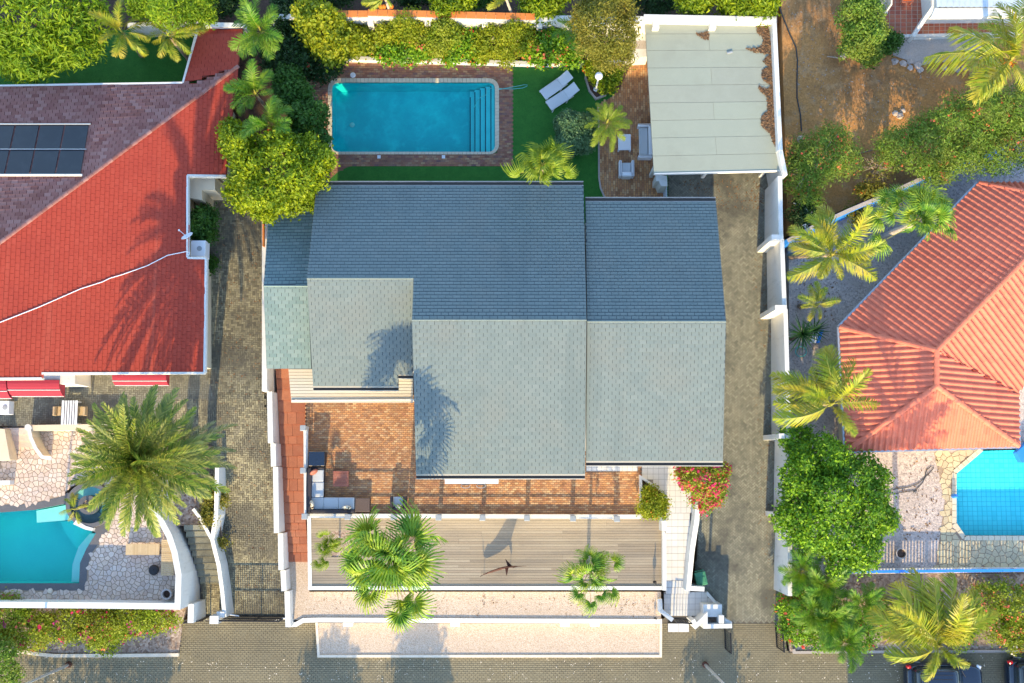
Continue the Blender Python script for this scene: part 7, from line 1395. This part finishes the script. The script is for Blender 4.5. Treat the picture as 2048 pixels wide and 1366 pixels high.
b = MB(); p = P(1138, 305, ZL + .1); b.lathe((p.x, p.y, ZL), [(.35, 0), (.38, .35), (.32, .36), (.3, .3)], 14); tag(b.build('plant_pot', M['soil']), 'dark round tub under the topiary ball', 'pot')
tree('notch_shrub', 'dense green shrub in the notch of the red roofed house', 'shrub', [(405, 448, 26, 4.2, 1.1, 34), (415, 470, 18, 4.0, .9)], 'lf_green', 5000, .14, .6, zb=ZPU, sub=7, seed=57)
tree('low_weed', 'tuft of weeds at the foot of the red roofed house wall', 'weed', [(424, 525, 10, 3.1, .25), (421, 535, 8, 3.1, .2)], 'lf_green', 500, .12, .5, zb=ZPU, sub=2, seed=58, r=.02)
tree('bougainvillea', 'bougainvillea covered in hot pink flowers beside the white stairs', 'bougainvillea', [(1400, 955, 46, 4.0, 1.2), (1425, 975, 32, 3.6, 1.0), (1378, 945, 28, 4.0, 1.0), (1410, 995, 26, 3.2, .7), (1430, 945, 24, 3.8, .9)], 'lf_boug', 9000, .11, .55, base=(1392, 985), zb=1.2, sub=8, seed=59, flowers=[('fl_pink', 260, .13), ('fl_red', 70, .11)], twigs=18)
tree('planter_shrub', 'yellow green shrub filling the triangular planter', 'shrub', [(1306, 1008, 24, 3.0, .6), (1300, 990, 16, 2.9, .5), (1318, 1020, 18, 2.9, .5), (1292, 1020, 16, 2.8, .5)], 'lf_yellow', 4200, .10, .6, zb=ZT + .05, sub=6, seed=60, flowers=[('fl_orange', 16, .07)], r=.05)
tree('round_tree', 'big round leafy tree overhanging the tall white wall', 'tree', [(1665, 1005, 88, 4.4, 2.0), (1610, 960, 60, 4.2, 1.7), (1720, 985, 62, 4.2, 1.7), (1640, 920, 58, 4.4, 1.6), (1690, 1080, 70, 3.8, 1.5), (1605, 1040, 56, 3.8, 1.4), (1740, 1040, 45, 3.8, 1.3), (1590, 880, 32, 3.6, 1.2)], 'lf_tree', 46000, .16, .55, zb=ZY, sub=10, seed=61, spread=.14, r=.24)
tree('clipped_hedge', 'tall clipped green hedge on the dirt plot', 'hedge', [(1718, 20, 42, 4.4, 1.2), (1724, 60, 44, 4.2, 1.2), (1712, 90, 34, 3.6, 1.1), (1735, 100, 30, 3.2, .9), (1715, -25, 42, 4.4, 1.2)], 'lf_oleander', 15000, .13, .55, zb=2.3, sub=7, seed=62)
tree('low_shrub', 'dark green shrub at the corner of the tiled terrace', 'shrub', [(1738, 110, 22, 3.0, .6), (1770, 88, 22, 2.9, .5), (1785, 82, 14, 2.8, .4)], 'lf_green', 3500, .16, .6, zb=2.3, sub=6, seed=63)
tree('oleander', 'open oleander bush with pink flowers beside the white wall', 'bush', [(1640, 320, 50, 4.2, 1.3), (1605, 355, 40, 3.8, 1.2), (1660, 285, 34, 4.0, 1.0), (1685, 320, 34, 3.9, 1.0), (1600, 310, 26, 3.6, .9), (1610, 395, 26, 3.4, .9)], 'lf_oleander', 12000, .17, .24, zb=2.3, sub=11, seed=64, spread=.22, flowers=[('fl_coral', 60, .10)], twigs=60, n_per=7, bark='bark_pale')
tree('oleander', 'large oleander thicket with pink flowers along the dirt plot', 'bush', [(1800, 300, 48, 4.2, 1.3), (1850, 290, 55, 4.4, 1.4), (1900, 255, 55, 4.6, 1.5), (1960, 240, 58, 4.8, 1.5), (2020, 220, 60, 4.8, 1.5), (1920, 310, 48, 4.2, 1.3), (1985, 300, 50, 4.2, 1.3), (2040, 290, 45, 4.2, 1.2), (1870, 345, 32, 3.6, 1.0)], 'lf_oleander', 34000, .17, .26, zb=2.3, sub=11, seed=65, spread=.22, flowers=[('fl_coral', 140, .10)], twigs=110, n_per=8, bark='bark_pale')
tree('dry_bush', 'bare dry bush between the two oleanders', 'bush', [(1755, 335, 34, 3.6, .9), (1775, 320, 24, 3.6, .8)], 'lf_olive', 700, .10, .4, zb=2.3, sub=5, seed=66, twigs=90, bark='twig', r=.05)
tree('creeper', 'sparse orange leaved creeper along the slanting blue wall', 'creeper', [(1745, 385, 32, 3.3, .5, 18), (1720, 435, 30, 3.0, .6, 22), (1780, 400, 20, 3.2, .5)], 'lf_olive', 2600, .13, .55, zb=ZY, sub=6, seed=67, flowers=[('fl_orange', 30, .08)], twigs=24, r=.04)
tree('white_shrub', 'dark shrub with small white flowers at the wall corner', 'shrub', [(1598, 430, 26, 3.2, .7), (1620, 415, 20, 3.0, .6)], 'lf_deep', 2600, .11, .5, zb=2.3, sub=6, seed=68, flowers=[('fl_white', 14, .10)], twigs=24)
tree('flowering_hedge', 'flowering hedge with red blossoms at the driveway corner of the planted strip', 'hedge', [(1575, 1215, 28, 1.6, .9), (1600, 1255, 36, 1.5, .9), (1645, 1265, 36, 1.4, .8), (1580, 1250, 24, 1.3, .8), (1690, 1240, 34, 1.4, .8), (1720, 1270, 32, 1.2, .7), (1640, 1200, 36, 1.5, .8), (1600, 1190, 30, 1.5, .8)], 'lf_tree', 14000, .12, .5, zb=.12, sub=7, seed=69, flowers=[('fl_red', 40, .12), ('fl_coral', 50, .11)], twigs=20)
tree('flowering_hedge', 'flowering hedge with coral blossoms behind the large coconut palm', 'hedge', [(1970, 1205, 38, 1.5, .8), (2010, 1200, 40, 1.5, .8), (2045, 1215, 36, 1.4, .8), (1985, 1250, 34, 1.1, .6), (2030, 1262, 36, 1.1, .7)], 'lf_boug', 8000, .12, .5, zb=.12, sub=7, seed=70, flowers=[('fl_coral', 90, .12)], twigs=30)
tree('low_shrub', 'sparse shrub with coral blossoms under the large coconut palm', 'shrub', [(1790, 1250, 34, .9, .5), (1840, 1240, 34, .9, .5), (1920, 1270, 30, .9, .5), (1760, 1215, 26, .9, .5)], 'lf_oleander', 4000, .12, .5, zb=.12, sub=6, seed=71, flowers=[('fl_coral', 30, .11)], twigs=30)
tree('pale_shrub', 'pale flowering shrub at the corner of the street', 'shrub', [(2035, 1280, 24, .9, .5), (2050, 1260, 22, .9, .5)], 'lf_yellow', 2200, .10, .5, zb=.12, sub=6, seed=72, flowers=[('fl_white', 30, .09)])
tree('bougainvillea', 'sprawling bougainvillea hedge with pink flowers below the curved wall', 'bougainvillea', [(60, 1255, 56, 1.9, 1.0, 40), (130, 1245, 50, 1.7, .9, 36), (200, 1255, 50, 1.5, .9, 38), (260, 1245, 48, 1.6, .9, 32), (320, 1238, 36, 1.6, .8, 24), (10, 1235, 50, 2.4, 1.1, 46), (-30, 1270, 50, 2.0, 1.0, 44), (215, 1280, 32, .9, .5, 22)], 'lf_boug', 26000, .12, .5, zb=.1, base=(120, 1260), sub=9, seed=73, spread=.16, flowers=[('fl_pink', 44, .14), ('fl_magenta', 34, .15), ('fl_coral', 50, .11)], twigs=50)
tree('street_tree', 'shaded leafy tree at the street corner below the bougainvillea', 'tree', [(0, 1325, 44, 3.2, 1.1), (-40, 1300, 50, 3.4, 1.2), (10, 1355, 30, 3.0, .9)], 'lf_oleander', 6000, .14, .5, zb=0, sub=7, seed=74, base=(-45, 1315))
tree('wall_climber', 'yellow green climber beside the slim white driveway wall', 'climber', [(425, 985, 16, 2.7, .4, 30), (416, 1030, 14, 2.6, .4, 20), (445, 1000, 8, 2.4, .4, 16), (444, 1085, 9, 1.6, .4)], 'lf_olive', 2600, .11, .5, zb=2.0, sub=5, seed=75, twigs=14, r=.03)
# plants behind the back wall
for i, (px, py, r_, lab, mt) in enumerate(((900, 2, 44, 'leafy crown looking over the orange coping near the first thin palm', 'lf_lime'), (960, -18, 40, 'dark leafy crown between the two thin palms', 'lf_green'), (1085, 5, 44, 'leafy crown looking over the wall near the second thin palm', 'lf_lime'), (1390, 4, 36, 'leafy crown above the back of the carport, nearer the olive tree', 'lf_lime'), (1465, 10, 30, 'leafy crown above the middle of the carport wall', 'lf_lime'), (1515, 12, 34, 'leafy crown at the corner of the carport wall', 'lf_lime'), (1310, -8, 50, 'dark crown behind the wall beside the olive tree', 'lf_deep'), (650, -10, 50, 'dark crown behind the back wall above the hibiscus', 'lf_deep'), (830, -12, 36, 'dark crown behind the back wall beside the first thin palm', 'lf_deep'), (580, 5, 40, 'dark crown behind the feathery palm at the red roof end', 'lf_deep'), (440, 5, 36, 'dark crown above the short red roof end', 'lf_deep'))):
    tree('backdrop_tree', lab, 'tree', [(px, py, r_, 5.0 if 'lime' in mt else 3.6, 1.2), (px + r_ * .6, py - 12, r_ * .6, 4.8 if 'lime' in mt else 3.4, 1.0)], mt, 4200, .22 if 'lime' in mt else .17, .35, zb=2.2, sub=7, seed=80 + i, group='trees behind the back wall')
# beyond the near edge of the picture: what casts the shadows on the street
for i, (px, py, z, r_, lab) in enumerate(((602, 1806, 3.9, 50, 'street tree across the road throwing shade on the driveway apron'), (800, 1798, 3.9, 52, 'street tree across the road throwing shade below the gravel bed'), (1440, 1755, 3.7, 38, 'street tree across the road throwing shade below the stairs'), (40, 1750, 4.4, 88, 'broad tree across the road shading the street corner'), (175, 1765, 4.0, 66, 'tree across the road shading the foot of the lamp pole'))):
    tree('roadside_tree', lab, 'tree', [(px, py, r_, z, r_ * PXM * .8), (px + r_ * .5, py + 10, r_ * .6, z - .4, r_ * .5 * PXM)], 'lf_green', 2200, .28, .45, zb=0, sub=10, seed=100 + i, spread=.3, group='trees across the road')
fh = thing('far_house', 'house across the road whose shadow falls on the parked cars', 'house', P(1950, 1900, 0)); b = MB(); q = wpoly([(1790, 1830), (2400, 1830), (2400, 2050), (1790, 2050)], 3.2); b.prism([(p.x, p.y) for p in q], 3.2, -.1); b.build('wall', M['white'], fh)
a_, b_, c_, d_, e_, f_ = [P(*t) for t in ((1745, 1810, 3.2), (2440, 1810, 3.2), (2440, 2090, 3.2), (1745, 2090, 3.2), (1760, 1965, 6.0), (2440, 1965, 6.0))]
for pl1 in ([a_, b_, f_, e_], [e_, f_, c_, d_], [a_, e_, d_]): slab('roof', pl1, M['tile_red'], fh, .12)

# fallen leaves and specks
def scatter(label, polys, n, size, mat, seed, prof=None, z=None):
    rng = np.random.default_rng(seed); V = []; F = []
    if prof: PROF_NOW[0] = prof
    for q in polys:
        w = [(p.x, p.y) for p in wpoly(q, z)]; A = np.array(w); lo, hi = A.min(0), A.max(0); c = rng.uniform(lo, hi, (n * 3, 2)); c = c[inside(w, c[:, 0], c[:, 1])][:n]
        zz = np.full(len(c), z + .03) if z is not None else gz_np(c[:, 0], c[:, 1]) + .025; C = np.concatenate([c, zz[:, None]], 1)
        v, f = leaf_cloud(C, np.tile([0, 0, 1.0], (len(C), 1)), size, .55, .05, 2, rng, 1.2, .2); v[:, 2] = np.maximum(v[:, 2], np.repeat(zz, 8) - .005); F.append(f + sum(len(x) for x in V)); V.append(v)
    PROF_NOW[0] = gz
    o = fast('fallen_leaves', np.concatenate(V), np.concatenate(F), M[mat]); tag(o, label, 'leaves', None, 'stuff')
scatter('dry leaves scattered on the olive driveway', [[(440, 380), (525, 380), (545, 930), (565, 1200), (470, 1200), (470, 980), (420, 740)]], 260, .08, 'litter', 1, gzl)
scatter('dry leaves scattered on the sandy driveway', [[(1500, 350), (1536, 350), (1546, 850), (1554, 1200), (1520, 1200)], [(1345, 360), (1530, 360), (1530, 420), (1440, 420)]], 150, .08, 'litter', 2, gz)
scatter('pale specks and leaves scattered on the street', [[(0, 1312), (2040, 1312), (2040, 1366), (0, 1366)]], 260, .06, 'kerb', 3, gz)
scatter('fallen leaves on the pale gravel beds', [[(625, 1190), (1310, 1190), (1310, 1232), (625, 1232)]], 120, .07, 'litter', 4, None, ZG)
scatter('fallen leaves on the gravel yard of the orange house', [[(1600, 500), (1690, 500), (1670, 640), (1600, 640)], [(1760, 920), (1880, 920), (1880, 1080), (1760, 1080)]], 90, .1, 'litter', 5, None, ZY)
scatter('stones and dry leaves scattered on the dirt plot', [[(1575, 10), (1680, 10), (1690, 130), (1900, 150), (1800, 250), (1590, 270)]], 260, .08, 'twig', 6, None, 2.32)
